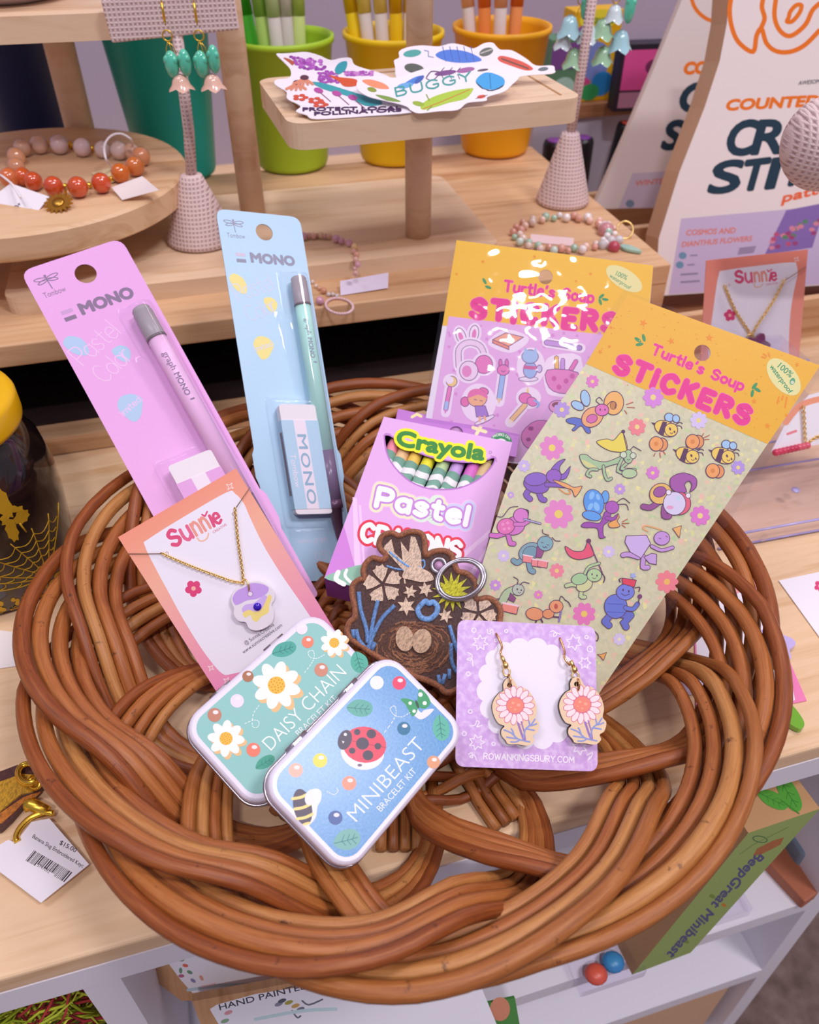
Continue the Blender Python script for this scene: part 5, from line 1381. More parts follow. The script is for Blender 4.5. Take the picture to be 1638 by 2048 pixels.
for p in ([(862, 640), (868, 665), (895, 660), (890, 640), (876, 655), (900, 668)], [(1230, 655), (1250, 650), (1268, 670), (1250, 682), (1255, 660), (1290, 668)], [(745, 775), (772, 790), (765, 820), (742, 815), (770, 810), (778, 855)], [(760, 1205), (790, 1200), (800, 1175), (815, 1185), (800, 1210), (832, 1200)], [(752, 1370), (770, 1362), (775, 1390), (758, 1385), (785, 1375), (798, 1405)], [(1445, 1375), (1475, 1362), (1470, 1385), (1450, 1405), (1462, 1385)]): A.st(p, 6, WH, 4)
A.brush('ROWANKINGSBURY.COM', (840, 1398), (1368, 1420), 34, 6, '#f8f2fc', 1.3)
A.done(t)
CHO = [(955, 960), (975, 928), (1008, 928), (1026, 952), (1040, 975), (1085, 985), (1118, 1018), (1142, 1062), (1152, 1112), (1145, 1160), (1166, 1190), (1155, 1240), (1127, 1262), (1135, 1292), (1100, 1320), (1040, 1312), (985, 1310), (968, 1288), (945, 1260), (945, 1228), (962, 1205), (928, 1190), (903, 1150), (890, 1095), (902, 1050), (932, 1012), (956, 998)]
def earring(dx, dy, hook, bd, label):
    t = thing('daisy_earring', label, 'earring', EM, 'daisy earrings on the lilac card')
    Q = lambda p: (p[0] + dx, p[1] + dy)
    a = Art(EM, .0045).view(680, 1040, 2.925)
    hole = [a.L(*Q(p)) for p in circ(992, 966, 15, 12)]
    mb = MB(); mb.sheet([a.L(*Q(p)) for p in cr(CHO, 4, True)], [hole], .0012, .0045, pm('#ecd0ad', .55), pm('#3a2620', .7)); ch = mb.build('wooden_charm', t)
    OL = '#d8688e'
    for i in range(15):
        ang = 360 * i / 15
        x, y = 1025 + 80 * math.cos(R_(ang)), 1085 + 82 * math.sin(R_(ang))
        a.ell(*Q((x, y)), 35, 20, OL, ang); a.ell(*Q((x, y)), 31, 16.5, '#f8e3e6', ang)
    a.ell(*Q((1025, 1085)), 54, 50, OL); a.ell(*Q((1025, 1085)), 50, 46, '#f08a76')
    for x, y, r in ((1012, 1070, 9), (1045, 1082, 11), (1025, 1108, 7), (1000, 1095, 5)): a.ell(*Q((x, y)), r, r * .8, '#f5aa92')
    LV = '#8f9bd6'; SP = '#9a78bc'
    a.st([Q((1042, 1190)), Q((1062, 1250)), Q((1078, 1290))], 13, SP); a.st([Q((1060, 1180)), Q((1078, 1240)), Q((1085, 1290))], 8, SP)
    for p in ([(1075, 1275), (1085, 1225), (1120, 1195), (1140, 1165)], [(1090, 1222), (1110, 1225), (1135, 1230)], [(1105, 1205), (1130, 1200), (1150, 1192)], [(1110, 1200), (1105, 1175)], [(1070, 1290), (1040, 1280), (1000, 1245), (960, 1228)], [(1040, 1280), (1005, 1275), (975, 1270)], [(1020, 1265), (1010, 1235), (1002, 1222)], [(1055, 1285), (1030, 1298), (1000, 1298)], [(1078, 1292), (1110, 1298)]): a.st([Q(q) for q in p], 9, LV, 4)
    a.done(ch, 'charm_print')
    mb = MB(); zs = lambda i, n_: .0004 + .0042 * math.sin(PI * min(1, i / n_) * .6)
    pts = cr(hook, 5); mb.tube([a.V(x, y, zs(i, len(pts) - 1)) for i, (x, y) in enumerate(pts)], .0005, pm('#d9a06a', .22, 1.0), 8)
    x0, y0 = bd
    mb.tube([a.V(x0 - 22, y0 - 52, .0042), a.V(x0 - 5, y0 - 14, .0042)], .0010, GOLD, 8); hk = mb.build('ear_hook', t)
    mb = MB(); mb.ball(a.V(x0, y0, .0042), .0016, GOLD, 14, 10); mb.build('bead', hk)
    mb = MB()
    mb.tube([a.V(x0 + 6 + 20 * math.cos(q), y0 + 38 + 24 * math.sin(q), .0040) for q in (2 * PI * k / 16 for k in range(16))], .00045, GOLD, 6, closed=True)
    mb.tube([a.V(x0 + 20 + 9 * math.cos(q), y0 + 88 + 34 * math.sin(q), .0046 + .0012 * math.cos(q)) for q in (2 * PI * k / 16 for k in range(16))], .00045, pm('#d9a06a', .22, 1.0), 6, closed=True); mb.build('jump_rings', t)
earring(0, 0, [(913, 664), (930, 695), (948, 740), (940, 770), (943, 790), (950, 808)], (968, 850), 'left wooden daisy earring on the lilac card')
earring(392, -6, [(1286, 690), (1302, 730), (1314, 770), (1312, 800), (1325, 828), (1345, 850)], (1371, 875), 'right wooden daisy earring on the lilac card')
# ------------------------------------------------------------------ jewelry stands and hanging earrings
def tstand(px, py, z, label, bar, tilt=0.0, r=.0245, hc=.062, top=.28, name='earring_stand'):
    c = at_z(px, py, z); c = c + Vector((c.x, c.y, 0)).normalized() * r
    M = Matrix.Translation(c)
    t = thing(name, label, 'jewelry stand', M, 'burlap earring stands')
    mb = MB(); mb.lathe([(r * .9, 0), (r, .002), (r * .985, .005), (r * .36, hc - .004), (r * .3, hc), (r * .18, hc + .001)], BURLAP, 36); mb.build('cone_base', t)
    h = top - z
    mb = MB(); mb.tube([(0, 0, hc - .004), (tilt * .5, 0, h * .5), (tilt, 0, h)], .0042, BURLAP, 12); mb.build('stem', t)
    if bar:
        x0, x1, hh = bar
        mb = MB(); mb.box(((x0 + x1) / 2 + tilt, 0, h - hh / 2 + .003), (x1 - x0, .012, hh), BURLAP, Matrix.Rotation(R_(12), 4, 'Z') @ Matrix.Rotation(R_(-3), 4, 'Y'), .0015); mb.build('cross_bar', t)
    return M
Z1 = .1131
TS = tstand(409, 508, Z1, 'burlap covered T-shaped earring stand beside the round tray', (-.038, .050, .026), .008, r=.0275, hc=.052, top=.283)
TS2 = tstand(1122, 424, .1, 'burlap covered earring stand at the right end of the riser', (-.045, .045, .026), .006, top=.335)
def petal_bell(mb, c, r, h, mat, n=5, flare=1.25):
    vs = []; fs = []; m = 20; prof = [(.15, 0), (.55, -.12), (.8, -.4), (.92, -.7), (flare, -1)]
    for q, zz in prof:
        for k in range(m):
            a = 2 * PI * k / m; wv = 1 + (.16 * math.cos(n * a)) * max(0, -zz - .3)
            vs.append((c[0] + r * q * wv * math.cos(a), c[1] + r * q * wv * math.sin(a), c[2] + h * (zz + (.12 * math.cos(n * a) * (-zz) ** 3 * -1))))
    for i in range(len(prof) - 1):
        for k in range(m): fs.append((i * m + k, i * m + (k + 1) % m, (i + 1) * m + (k + 1) % m, (i + 1) * m + k))
    fs.append(tuple(range(m)))
    mb.add(vs, fs, mat, True)
def glassy(c): return pm(c, .12, 0, .6, .6)
MINT = glassy('#57c9a8'); PEACH = glassy('#eec0ac'); AQUA = glassy('#a9d7e0'); SAGE = glassy('#a6d3ac'); PALE = glassy('#d5e6ea')
def drop(px, py, t_, beads, label, wire_top):
    o = at_t(px, py, t_)
    t = thing('flower_bead_earring', label, 'earring', Matrix.Translation(o), 'glass flower earrings')
    mb = MB()
    if wire_top: mb.tube([(0, .004, .030), (0, .001, .031), (0, -.002, .028), (0, -.0025, .018), (0, -.002, .006)], .00042, BRASS, 8); mb.tube([(0, -.0025, .019), (0, -.0025, .008)], .0009, BRASS, 8)
    mb.tube([(.0032 * math.cos(a), -.002, .0032 * math.sin(a)) for a in (2 * PI * k / 18 for k in range(18))], .0005, BRASS, 6, closed=True)
    for dx, dz in ((-.002, -.004), (.001, -.005), (.003, -.004)): mb.tube([(0, -.002, -.003), (dx, -.002, dz - .003), (dx * 1.3, -.002, dz - .007)], .00035, BRASS, 6)
    mb.build('wire_hook', t)
    for dx, dz, r, h, mat, kind in beads:
        mb = MB()
        if kind == 'bud':
            mb.ball((dx, -.003, dz), r, mat, 14, 12, (1, 1, h / r)); mb.ball((dx - r * .45, -.0045, dz + h * .35), r * .6, mat, 10, 8, (1, .9, 1.1)); mb.ball((dx + r * .45, -.0045, dz + h * .3), r * .6, mat, 10, 8, (1, .9, 1.1))
        else: petal_bell(mb, (dx, -.003, dz), r, h, mat)
        mb.build('glass_bead', t)
drop(336, 70, .548, [(0, -.017, .0048, .0085, MINT, 'bud'), (.009, -.016, .0042, .0085, MINT, 'bud'), (.004, -.023, .0068, .009, PEACH, 'bell')], 'left mint and peach flower earring hanging on the burlap bar', True)
drop(399, 70, .552, [(-.001, -.017, .0048, .0085, MINT, 'bud'), (.008, -.014, .0042, .009, MINT, 'bud'), (.005, -.023, .0068, .009, PEACH, 'bell')], 'right mint and peach flower earring hanging on the burlap bar', True)
drop(1163, 0, .67, [(-.008, -.010, .0085, .015, AQUA, 'bell'), (.008, -.016, .0078, .013, PALE, 'bell'), (-.001, -.034, .0082, .014, SAGE, 'bell'), (.004, -.004, .0045, .010, MINT, 'bud'), (-.012, -.022, .0065, .012, PALE, 'bell')], 'blue and green bell flower earring left of the right stem', False)
drop(1232, -4, .67, [(-.008, -.014, .0082, .014, SAGE, 'bell'), (.008, -.022, .0085, .015, AQUA, 'bell'), (-.005, -.034, .0078, .013, SAGE, 'bell'), (.012, -.006, .0045, .012, MINT, 'bud'), (.0, -.004, .007, .012, PALE, 'bell')], 'blue and green bell flower earring right of the right stem', False)
# cream card hanging behind the left bar
o = at_t(356, 2, .565); mb = MB(); mb.box((0, .004, .012), (.05, .0006, .034), pm('#e8d9b4', .6)); tag(mb.build('backing_card', M=FM(o, 8)), 'cream backing card behind the burlap cross bar', 'card')
# padded burlap bracelet bar cut off by the right edge
c = at_t(1650, 288, .50)
t = thing('bracelet_stand', 'padded burlap bracelet bar cut off by the right edge', 'jewelry stand', Matrix.Translation((c.x + .13, c.y + .01, 0)), 'burlap earring stands')
q = []
for k in range(9): q.append((-.024 * math.cos(PI / 2 * k / 8), .0265 * math.sin(PI / 2 * k / 8) + .0005))
pts = [(-.131 + x, (-.131 + x) * .08, c.z) for x, r_ in q] + [(.10, .008, c.z)]
mb = MB(); mb.tube(pts, [r_ for x, r_ in q] + [.0265], BURLAP, 32); mb.build('padded_bar', t)
mb = MB(); mb.tube([(0, 0, .05), (0, 0, c.z)], .006, BURLAP, 14); mb.build('stem', t)
mb = MB(); mb.lathe([(.04, 0), (.045, .002), (.015, .05), (.008, .054)], BURLAP, 32); mb.build('cone_base', t)
# white bowl on the upper board
bc_ = UBW @ Vector((.0, .07, .0168)); mb = MB()
mb.lathe([(.03, 0), (.034, .002), (.05, .012), (.058, .03), (.06, .05), (.058, .05), (.055, .03), (.046, .013), (.002, .006)], pm('#e3cfcf', .3), 48)
tag(mb.build('bowl', M=Matrix.Translation(bc_)), 'pinkish white bowl on the upper left board', 'bowl')
# ------------------------------------------------------------------ bead bracelets
_ball = {}
def bead_obj(name, p, r, mat, parent, sc=1.0):
    k = (mat.name,)
    if k not in _ball:
        mb = MB(); mb.ball((0, 0, 0), 1, mat, 16, 11)
        o = mb.build(name, parent); _ball[k] = o.data
    else:
        o = bpy.data.objects.new(name, _ball[k]); C.objects.link(o); o.parent = parent
    o.location = p; o.scale = (r, r, r * sc)
    return o
def bracelet(label, view, beads, z, tdepth, group='bead bracelets', cord=None):
    vx, vy, vs = view
    P0 = at_z(vx + beads[0][0] / vs, vy + beads[0][1] / vs, z)
    t = thing('bead_bracelet', label, 'bracelet', Matrix.Translation((P0.x, P0.y, z)), group)
    I = Matrix.Translation((-P0.x, -P0.y, -z)); ctr = []
    for x, y, rp, c in beads:
        px, py = vx + x / vs, vy + y / vs
        q = at_z(px, py, z + .004); d = (q - CAM).dot(FW); r = rp / vs * d / FPX
        q = at_z(px, py, z + r + .0002); ctr.append(I @ q)
        mat = c if not isinstance(c, str) else pm(c, .08, 0, .6, .9)
        bead_obj('spacer_bead' if mat in (BRASS, GOLD) else 'bead', I @ q, r, mat, t)
    return t, I
G_ = BRASS
b1 = [(130, 865, 48, '#e6bfa6'), (182, 855, 12, G_), (230, 845, 50, '#e9c8b6'), (283, 838, 16, G_), (345, 845, 52, '#e3ccd0'), (413, 850, 20, G_), (480, 862, 50, '#e3cbd0'), (540, 868, 18, G_), (600, 875, 46, '#dfccce'), (645, 872, 14, G_), (697, 880, 50, '#dfc8c4'), (770, 885, 46, '#e3b99e'),
      (826, 915, 52, '#e0966a'), (790, 972, 54, '#d97b3c'), (762, 998, 14, G_), (705, 1012, 54, '#dd7024'), (652, 1046, 17, G_), (592, 1070, 56, '#d24e22'), (522, 1083, 18, G_), (455, 1094, 58, '#d05226'), (380, 1090, 18, G_), (313, 1090, 56, '#ce4c22'), (242, 1082, 16, G_), (195, 1060, 52, '#cf5024'), (133, 1032, 50, '#d65a22'), (55, 1040, 56, '#da7440'), (95, 975, 50, '#e3a27a'), (95, 915, 50, '#e4a780')]
ZD = .1622
t, I = bracelet('bracelet of orange and pale quartz beads on the round tray', (0, 0, 2.925), b1, ZD, .57)
mb = MB(); c = I @ at_z(343 / 2.925, 1188 / 2.925, ZD + .004)
Ms = Matrix.Translation(c) @ Matrix.Rotation(R_(25), 4, 'X')
pts = [(.0105 * (1 if k % 2 == 0 else .68) * math.cos(PI * k / 16), .0105 * (1 if k % 2 == 0 else .68) * math.sin(PI * k / 16)) for k in range(32)]
mb.prism(pts, -.0006, .0006, pm('#b98a3c', .35, 1.0), Ms); mb.ball((0, 0, .0008), .0045, pm('#b98a3c', .35, 1.0), 14, 8, (1, 1, .35), Ms); mb.build('sun_charm', t)
mb = MB(); mb.tube([I @ at_z(382 / 2.925, y / 2.925, ZD + .006) for y in (1095, 1120, 1150)], .0011, BRASS, 8); mb.build('charm_link', t)
TG = frame(at_z(62 / 2.925, 1072 / 2.925, ZD + .009), at_z(288 / 2.925, 1150 / 2.925, ZD + .006) - at_z(62 / 2.925, 1072 / 2.925, ZD + .009), at_z(62 / 2.925, 1072 / 2.925, ZD + .009) - at_z(-20 / 2.925, 1390 / 2.925, ZD - .014))
A = Art(TG, 0).view(0, 0, 2.925)
t2 = thing('price_tag', 'white handwritten tag overhanging the front of the round tray', 'tag', TG)
mb = MB(); mb.prism([A.L(*p) for p in ((62, 1072), (288, 1150), (70, 1432), (-60, 1400), (-80, 1180))], -.0003, 0, pm('#f1ecf4', .6)); mb.build('paper', t2)
A.brush('Quartz', (196, 1205), (100, 1300), 42, 5, '#4a4452', 1.2); A.brush('*Crystal', (98, 1180), (12, 1330), 38, 5, '#4a4452', 1.0); A.done(t2, 'handwriting')
mb = MB(); mb.tube([TG.inverted() @ at_z(x / 2.925, y / 2.925, ZD + h) for x, y, h in ((-20, 1010, .012), (20, 1035, .013), (70, 1075, .011), (120, 1155, .0095))], .0008, pm('#efe9f0', .7), 8); mb.build('cord', t2)
t2 = thing('price_tag', 'folded white tag under the right end of the quartz bracelet', 'tag', Matrix.Translation(at_z(715 / 2.925, 1170 / 2.925, ZD)))
I2 = t2.matrix_world.inverted()
mb = MB()
def qd(*p): return [I2 @ at_z(x / 2.925, y / 2.925, ZD + h) for x, y, h in p]
mb.add(qd((650, 1095, .004), (832, 1030, .012), (930, 1112, .008), (715, 1170, .001)), [(0, 3, 2, 1)], pm('#f0e3e2', .6)); mb.add(qd((535, 1010, .001), (640, 980, .003), (700, 1050, .0012), (600, 1090, .0006)), [(0, 3, 2, 1)], pm('#ead7ae', .6)); mb.build('paper', t2)
mb = MB(); mb.tube(cr([tuple(I2 @ at_z(x / 2.925, y / 2.925, ZD + h)) for x, y, h in ((655, 985, .004), (620, 930, .016), (612, 850, .022), (650, 795, .026), (710, 783, .026), (765, 815, .022), (775, 850, .012))], 6), .0009, pm('#efe9f0', .7), 8); mb.build('cord_loop', t2)
# pink bead bracelet beside the blue pack
PB = [(955, 372, 42, '#dba9bd'), (1012, 368, 32, '#d9a493'), (1060, 370, 34, '#dfae9c'), (1100, 366, 26, '#c98f80'), (1138, 364, 34, '#e5bf9e'), (1180, 374, 30, '#cf9a92'), (1220, 372, 32, '#e0b59a'), (1292, 396, 40, '#dba6c0'), (1348, 418, 36, '#d6a2b8'), (1425, 440, 38, '#daa5bd'), (1478, 478, 34, '#e8c58e'), (1470, 525, 30, '#d9a89c'), (1500, 560, 32, '#dba08e'), (1494, 610, 32, '#e0b4a8'), (1512, 660, 32, '#dba5b8'), (1482, 705, 26, '#cfa0a0'), (1490, 750, 30, '#dfb0a8')]
t, I = bracelet('pink crystal bracelet with a paper tag on the riser behind the blue pack', (420, 400, 5.12), PB, Z1, .6)
lower = [(1050, 838, 22, '#e3d8d6'), (1085, 880, 24, '#e3cdbd'), (1120, 905, 24, '#d59a80'), (1165, 930, 34, '#cf8f70'), (1125, 1030, 46, '#dba3ba'), (1215, 965, 24, '#d6cfd2'), (1260, 965, 24, '#d8ccc6'), (1300, 980, 22, '#d6cfd2')]
for k in range(34):
    a = 2 * PI * k / 34
    lower.append((1325 + 140 * math.cos(a) - 10 * math.sin(a), 1085 + 78 * math.sin(a) + 20 * math.cos(a), 16, '#eac5cb'))
for x, y, rp, c_ in lower:
    px, py = 420 + x / 5.12, 400 + y / 5.12; r = rp / 5.12 * .6 / FPX
    bead_obj('bead', I @ at_z(px, py, .1002 + r), r, pm(c_, .08, 0, .6, .9), t)
pt = [at_z(px, py, h) for px, py, h in ((680, 562, .1065), (777, 545, .1075), (776, 576, .1015), (681, 591, .1006))]
mb = MB(); mb.add([I @ p for p in pt], [(0, 3, 2, 1)], pm('#e6dcf2', .5)); mb.build('paper_tag', t)
# crystal bracelet with dangles at the right
rnd = random.Random(11); cols = ['#e2a493', '#a9cbb4', '#f0e4e2', '#d9a08c', '#e8cfc4', '#cfe0d4', '#f2c9b8', '#e9e2e4']
QB = []
for k in range(44):
    a = 2 * PI * k / 44 + .2; w = 1 + .07 * (1 if k % 2 else -1)
    QB.append((1128 + 95 * w * math.cos(a), 466 + 33 * w * math.sin(a), rnd.uniform(6.2, 9.0), rnd.choice(cols)))
t, I = bracelet('double strand crystal bracelet with charms around the right earring stand foot', (0, 0, 1), QB, .1, .7)
for x, y, r, c_ in ((1208, 455, 13, '#e6d0d2'), (1212, 462, 17, '#c98a8e'), (1205, 490, 10, '#c9c2c4'), (1222, 482, 10, '#cfc8ca'), (1228, 494, 12, '#b8475a'), (1238, 480, 9, '#d5cfd2')): bead_obj('charm_bead', I @ at_z(x, y, .103), r * .7 / FPX, pm(c_, .12, 0, .5, .4), t)
mb = MB(); q = I @ at_z(1250, 460, .106); mb.tube([(q.x + .007 * math.cos(a), q.y + .004 * math.sin(a), q.z + .006 * math.sin(a)) for a in (2 * PI * k / 20 for k in range(20))], .0008, GOLD, 8, closed=True); mb.build('ring_charm', t)
mb = MB(); q = I @ at_z(1258, 497, .102); mb.prism(cr([(-.006, .006), (.002, .005), (.009, -.007), (.002, -.006), (-.005, -.001)], 4, True), -.001, .001, glassy('#9fc8b4'), Matrix.Translation(q)); mb.build('leaf_charm', t)
mb = MB(); mb.add([I @ at_z(*p) for p in ((1062, 468, .104), (1148, 476, .104), (1146, 492, .1005), (1060, 484, .1005))], [(0, 3, 2, 1)], pm('#eccfd0', .6)); mb.build('paper_tag', t)
# ------------------------------------------------------------------ die-cut stickers on the rectangular tray
ZT = (SM @ Vector((f0.x, f0.y, f0.z))).z + .0162
def stickr(label, pts, z, arts, foot, tilt):
    o = at_z(foot[0], foot[1], z)
    M = frame(o, E1, E2 + Vector((0, 0, tilt)))
    A = Art(M, 0).view(480, 0, 2.482)
    t = thing('die_cut_sticker', label, 'sticker', M, 'die-cut stickers on the tray')
    mb = MB(); mb.prism([A.L(*p) for p in cr(pts, 4, True)], -.0005, 0, pm('#efe7ee', .4)); mb.build('vinyl', t)
    arts(A); A.done(t)
def pol(A):
    for i in range(60):
        r = random.Random(i); u, v = r.uniform(-1, 1), r.uniform(-1, 1)
        A.ell(345 + u * 78 + v * 20, 318 + v * 30 + u * 12, 10, 7, r.choice(('#a64fb0', '#8f3f9c', '#bb6cc4')), up=0)
        A.ell(440 + u * 50, 385 + v * 28, 9, 6, r.choice(('#a64fb0', '#9a48a4')), up=0)
        A.ell(590 + u * 70, 365 + v * 10, 9, 5, r.choice(('#a64fb0', '#c884c8')), up=0)
    A.up(); A.poly([(215, 288), (240, 292), (270, 310), (260, 325), (245, 312)], '#b5573c', 3); A.poly([(470, 350), (490, 315), (530, 305), (525, 345), (490, 370)], '#2f9aa6', 3)
    A.poly([(440, 375), (500, 385), (575, 395), (580, 425), (520, 430), (490, 405)], '#d2552c', 4)
    A.poly([(355, 410), (420, 415), (600, 470), (690, 495), (700, 520), (620, 525), (540, 480), (420, 445)], '#3aa0a8', 4)
    for x, y in ((285, 415), (320, 390)):
        for k in range(5): A.st([(x, y), (x - 55 + k * 24, y + 32 - abs(k - 2) * 2)], 13, '#d88a6c', up=0)
        A.up(); A.ell(x, y - 4, 22, 13, '#5b3242')
    for x, y in ((300, 485), (375, 500), (400, 520)):
        for k in range(5): A.ell(x + 26 * math.cos(k * 1.26), y + 11 * math.sin(k * 1.26), 15, 7, '#cf4f36', up=0)
        A.up()
    for x, y in ((390, 450), (480, 465), (560, 485)): A.ell(x, y, 24, 13, '#b54f9c', 15); A.st([(x + 10, y + 12), (x + 60, y + 55)], 4, '#8a5a7c')
    A.text('PROTECT LOCAL', (312, 552), (800, 545), 16, '#4b2c56', .12); A.text('POLLINATORS', (370, 574), (800, 548 + 6), 16, '#4b2c56', .12)
stickr('pollinator sticker of flowers and birds at the left of the tray', [(180, 268), (215, 265), (262, 262), (330, 258), (395, 275), (450, 298), (500, 288), (550, 288), (568, 320), (620, 340), (690, 360), (760, 400), (840, 540), (830, 560), (640, 575), (380, 590), (330, 570), (278, 552), (300, 525), (235, 490), (230, 455), (175, 420), (180, 395), (245, 385), (250, 345), (215, 305)], ZT + .0006, pol, (738, 233), .22)
def bug1(A):
    A.ell(855, 265, 45, 18, '#3f9f9a', -8); A.ell(865, 340, 50, 24, '#4a5048', 10); A.poly([(970, 275), (1010, 250), (1080, 248), (1150, 265), (1200, 300), (1120, 312), (1030, 305)], '#3f74d6', 4)
    for x in (1010, 1045, 1080, 1115, 1150): A.st([(x, 252), (x + 12, 305)], 3, '#2a4fa8', up=0); A.st([(x, 250), (x - 4, 232)], 4, '#2a4fa8', up=0)
    A.up(); A.st([(915, 250), (935, 255), (935, 280), (960, 285)], 4, '#4a6aa8'); A.ell(1222, 258, 36, 20, '#5b5e5a', -20); A.st([(1195, 265), (1250, 245)], 5, '#c9c4c0')
    A.poly([(1280, 285), (1310, 278), (1400, 305), (1455, 340), (1420, 350), (1340, 325), (1290, 305)], '#d64a36', 4); A.st([(1300, 292), (1430, 340)], 8, '#6a3a2a'); A.ell(1505, 343, 26, 10, '#5f6a72', -8); A.ell(1328, 350, 8, 5, '#8a9a8a')
stickr('sticker of a blue woodlouse and red bug at the back of the tray', [(770, 330), (765, 300), (790, 285), (790, 255), (830, 235), (900, 225), (985, 230), (1050, 215), (1110, 225), (1160, 240), (1210, 215), (1255, 212), (1290, 245), (1350, 250), (1420, 290), (1470, 325), (1550, 325), (1562, 345), (1550, 365), (1400, 378), (1250, 420), (900, 420), (785, 395)], ZT + .0012, bug1, (843, 186), 1.15)
def bug2(A):
    A.poly([(605, 400), (650, 395), (715, 415), (740, 440), (690, 440), (640, 425)], '#e8906a', 4); A.ell(655, 445, 24, 12, '#8a9a3c', 15); A.poly([(670, 470), (740, 480), (800, 505), (730, 500)], '#7a9a44', 3); A.ell(850, 408, 60, 14, '#4a7fd0', -30); A.ell(820, 425, 40, 14, '#6aa6dc', -10); A.ell(890, 395, 30, 12, '#3f5fb0', -40)
    A.ell(1020, 362, 55, 13, '#7a4a86', -8); A.ell(1120, 348, 46, 13, '#a0629c', -10); A.st([(925, 385), (950, 355), (990, 358)], 6, '#5a3a66', 3); A.st([(925, 390), (955, 400), (990, 368)], 5, '#5a3a66', 3)
    for x in (1000, 1040, 1080): A.st([(x, 370), (x + 10, 392)], 4, '#5a3a66', up=0); A.st([(x, 352), (x + 14, 336)], 4, '#5a3a66', up=0)
    A.up(); A.ell(1205, 348, 28, 6, '#5a4a52', -8)
    A.poly([(1170, 400), (1205, 365), (1250, 362), (1310, 390), (1305, 430), (1250, 445), (1190, 430)], '#3c9fdc', 4); A.poly([(1170, 405), (1200, 440), (1260, 445), (1310, 420), (1290, 440), (1230, 452)], '#2a3a52', 3); A.st([(1240, 370), (1245, 440)], 4, '#2a6aa6')
    A.brush('BUGGY', (778, 478), (1150, 398), 42, 9, '#3f9a94', 1.5)
    A.poly([(900, 520), (960, 480), (1060, 450), (1140, 438), (1158, 445), (1120, 490), (1040, 510), (960, 535), (905, 545)], '#a9c83c', 4); A.st([(910, 540), (1000, 505), (1140, 445)], 4, '#c8642c', 3); A.ell(885, 515, 30, 12, '#94b038', 12); A.st([(940, 500), (925, 470)], 6, '#7f9a34'); A.st([(950, 530), (930, 548)], 6, '#7f9a34')
    A.ell(1198, 480, 22, 9, '#d8553c', -10); A.st([(1170, 490), (1228, 472)], 3, '#4a3a3a')
stickr('white sticker of insects lettered BUGGY at the front of the tray', [(578, 420), (600, 390), (690, 375), (770, 385), (870, 355), (960, 330), (1100, 325), (1250, 322), (1340, 330), (1385, 350), (1385, 385), (1350, 420), (1310, 455), (1230, 480), (1220, 500), (1130, 510), (1080, 545), (985, 552), (890, 562), (850, 548), (820, 525), (720, 500), (640, 480), (590, 450)], ZT + .0008, bug2, (838, 226), .5)
# ------------------------------------------------------------------ craft kit bags and what stands around them
def lean(px, py, z, back, ang=10):
    """frame of an upright flat thing standing at the pixel's point, leaning back"""
    o = px if isinstance(px, Vector) else at_z(px, py, z); a = R_(ang)
    x = Vector((math.cos(a), math.sin(a), 0)); b = Vector((-math.sin(a), math.cos(a), 0))
    y = Vector((0, 0, math.cos(R_(back)))) + b * math.sin(R_(back))
    return frame(o, x, y)
CREAMBAG = pm('#efe4e2', .38)
BGM = lean(RM @ Vector((.045, .075, .007)), 0, 0, 14, 12)
A = Art(BGM, 0).view(1050, 0, 2.786)
t = thing('craft_kit_pouch', 'white cross stitch kit pouch with orange and navy lettering, front of the two', 'pouch', BGM, 'craft kit pouches')
mb = MB(); mb.prism([A.L(*p) for p in ((725, 1650), (745, 1330), (860, 960), (1000, 600), (1085, 340), (1125, 130), (1140, -80), (2100, -80), (2100, 1560))], -.026, 0, CREAMBAG, None, pm('#cfa98a', .6)); mb.build('pouch_body', t)
OR = '#ee7a1e'; NV = '#1f3b4d'
A.st([(1150, -20), (1140, 60), (1152, 150), (1190, 235), (1270, 288), (1290, 200), (1318, 160), (1345, 240), (1400, 285), (1480, 288), (1560, 250), (1640, 170)], 26, OR, 5)
A.st([(1330, -20), (1320, 40), (1335, 100), (1318, 150)], 26, OR, 4); A.st([(1400, -20), (1390, 90), (1420, 170), (1480, 200), (1560, 140), (1600, 60), (1640, 20)], 26, OR, 5)
A.st([(1470, 95), (1460, 120), (1490, 118), (1530, 70), (1540, 30), (1510, 30), (1478, 65)], 24, OR, 4, True)
A.text('AWESOME', (1522, 474), (1655, 462), 22, '#33424a', .03, upv=(.25, -1))
A.text('COUNTED', (1118, 614), (1630, 588), 56, OR, .09, upv=(.28, -1))
A.text('C', (1112, 862), (1260, 856), 182, NV, .06, upv=(.28, -1)); A.text('R', (1262, 856), (1425, 850), 180, NV, .06, upv=(.28, -1)); A.text('O', (1440, 850), (1600, 842), 178, NV, .06, upv=(.28, -1)); A.text('SS', (1620, 840), (1900, 820), 175, NV, .06, upv=(.28, -1))
A.text('S', (1018, 1078), (1180, 1060), 168, NV, .06, upv=(.28, -1)); A.text('T', (1190, 1064), (1320, 1048), 165, NV, .06, upv=(.28, -1)); A.text('I', (1340, 1050), (1385, 1044), 162, NV, .06, upv=(.28, -1)); A.text('TCH', (1425, 1038), (1800, 985), 160, NV, .06, upv=(.28, -1))
A.text('pattern', (1432, 1128), (1800, 1040), 52, '#ee6a3c', .06, upv=(.28, -1))
A.poly([(870, 1218), (2000, 1120), (2000, 1560), (800, 1640)], '#cbbbdc'); A.poly([(1455, 1172), (1680, 1128), (1600, 1380), (1335, 1420)], '#8a6fb4')
for i in range(26):
    r = random.Random(i + 40); u, v = r.random(), r.random(); A.ell(1350 + u * 240 + (1 - v) * 60, 1250 + v * 140 - u * 30, 16, 12, r.choice(('#c2557c', '#d98aa0', '#5e8a6a', '#a3467c')), up=0)
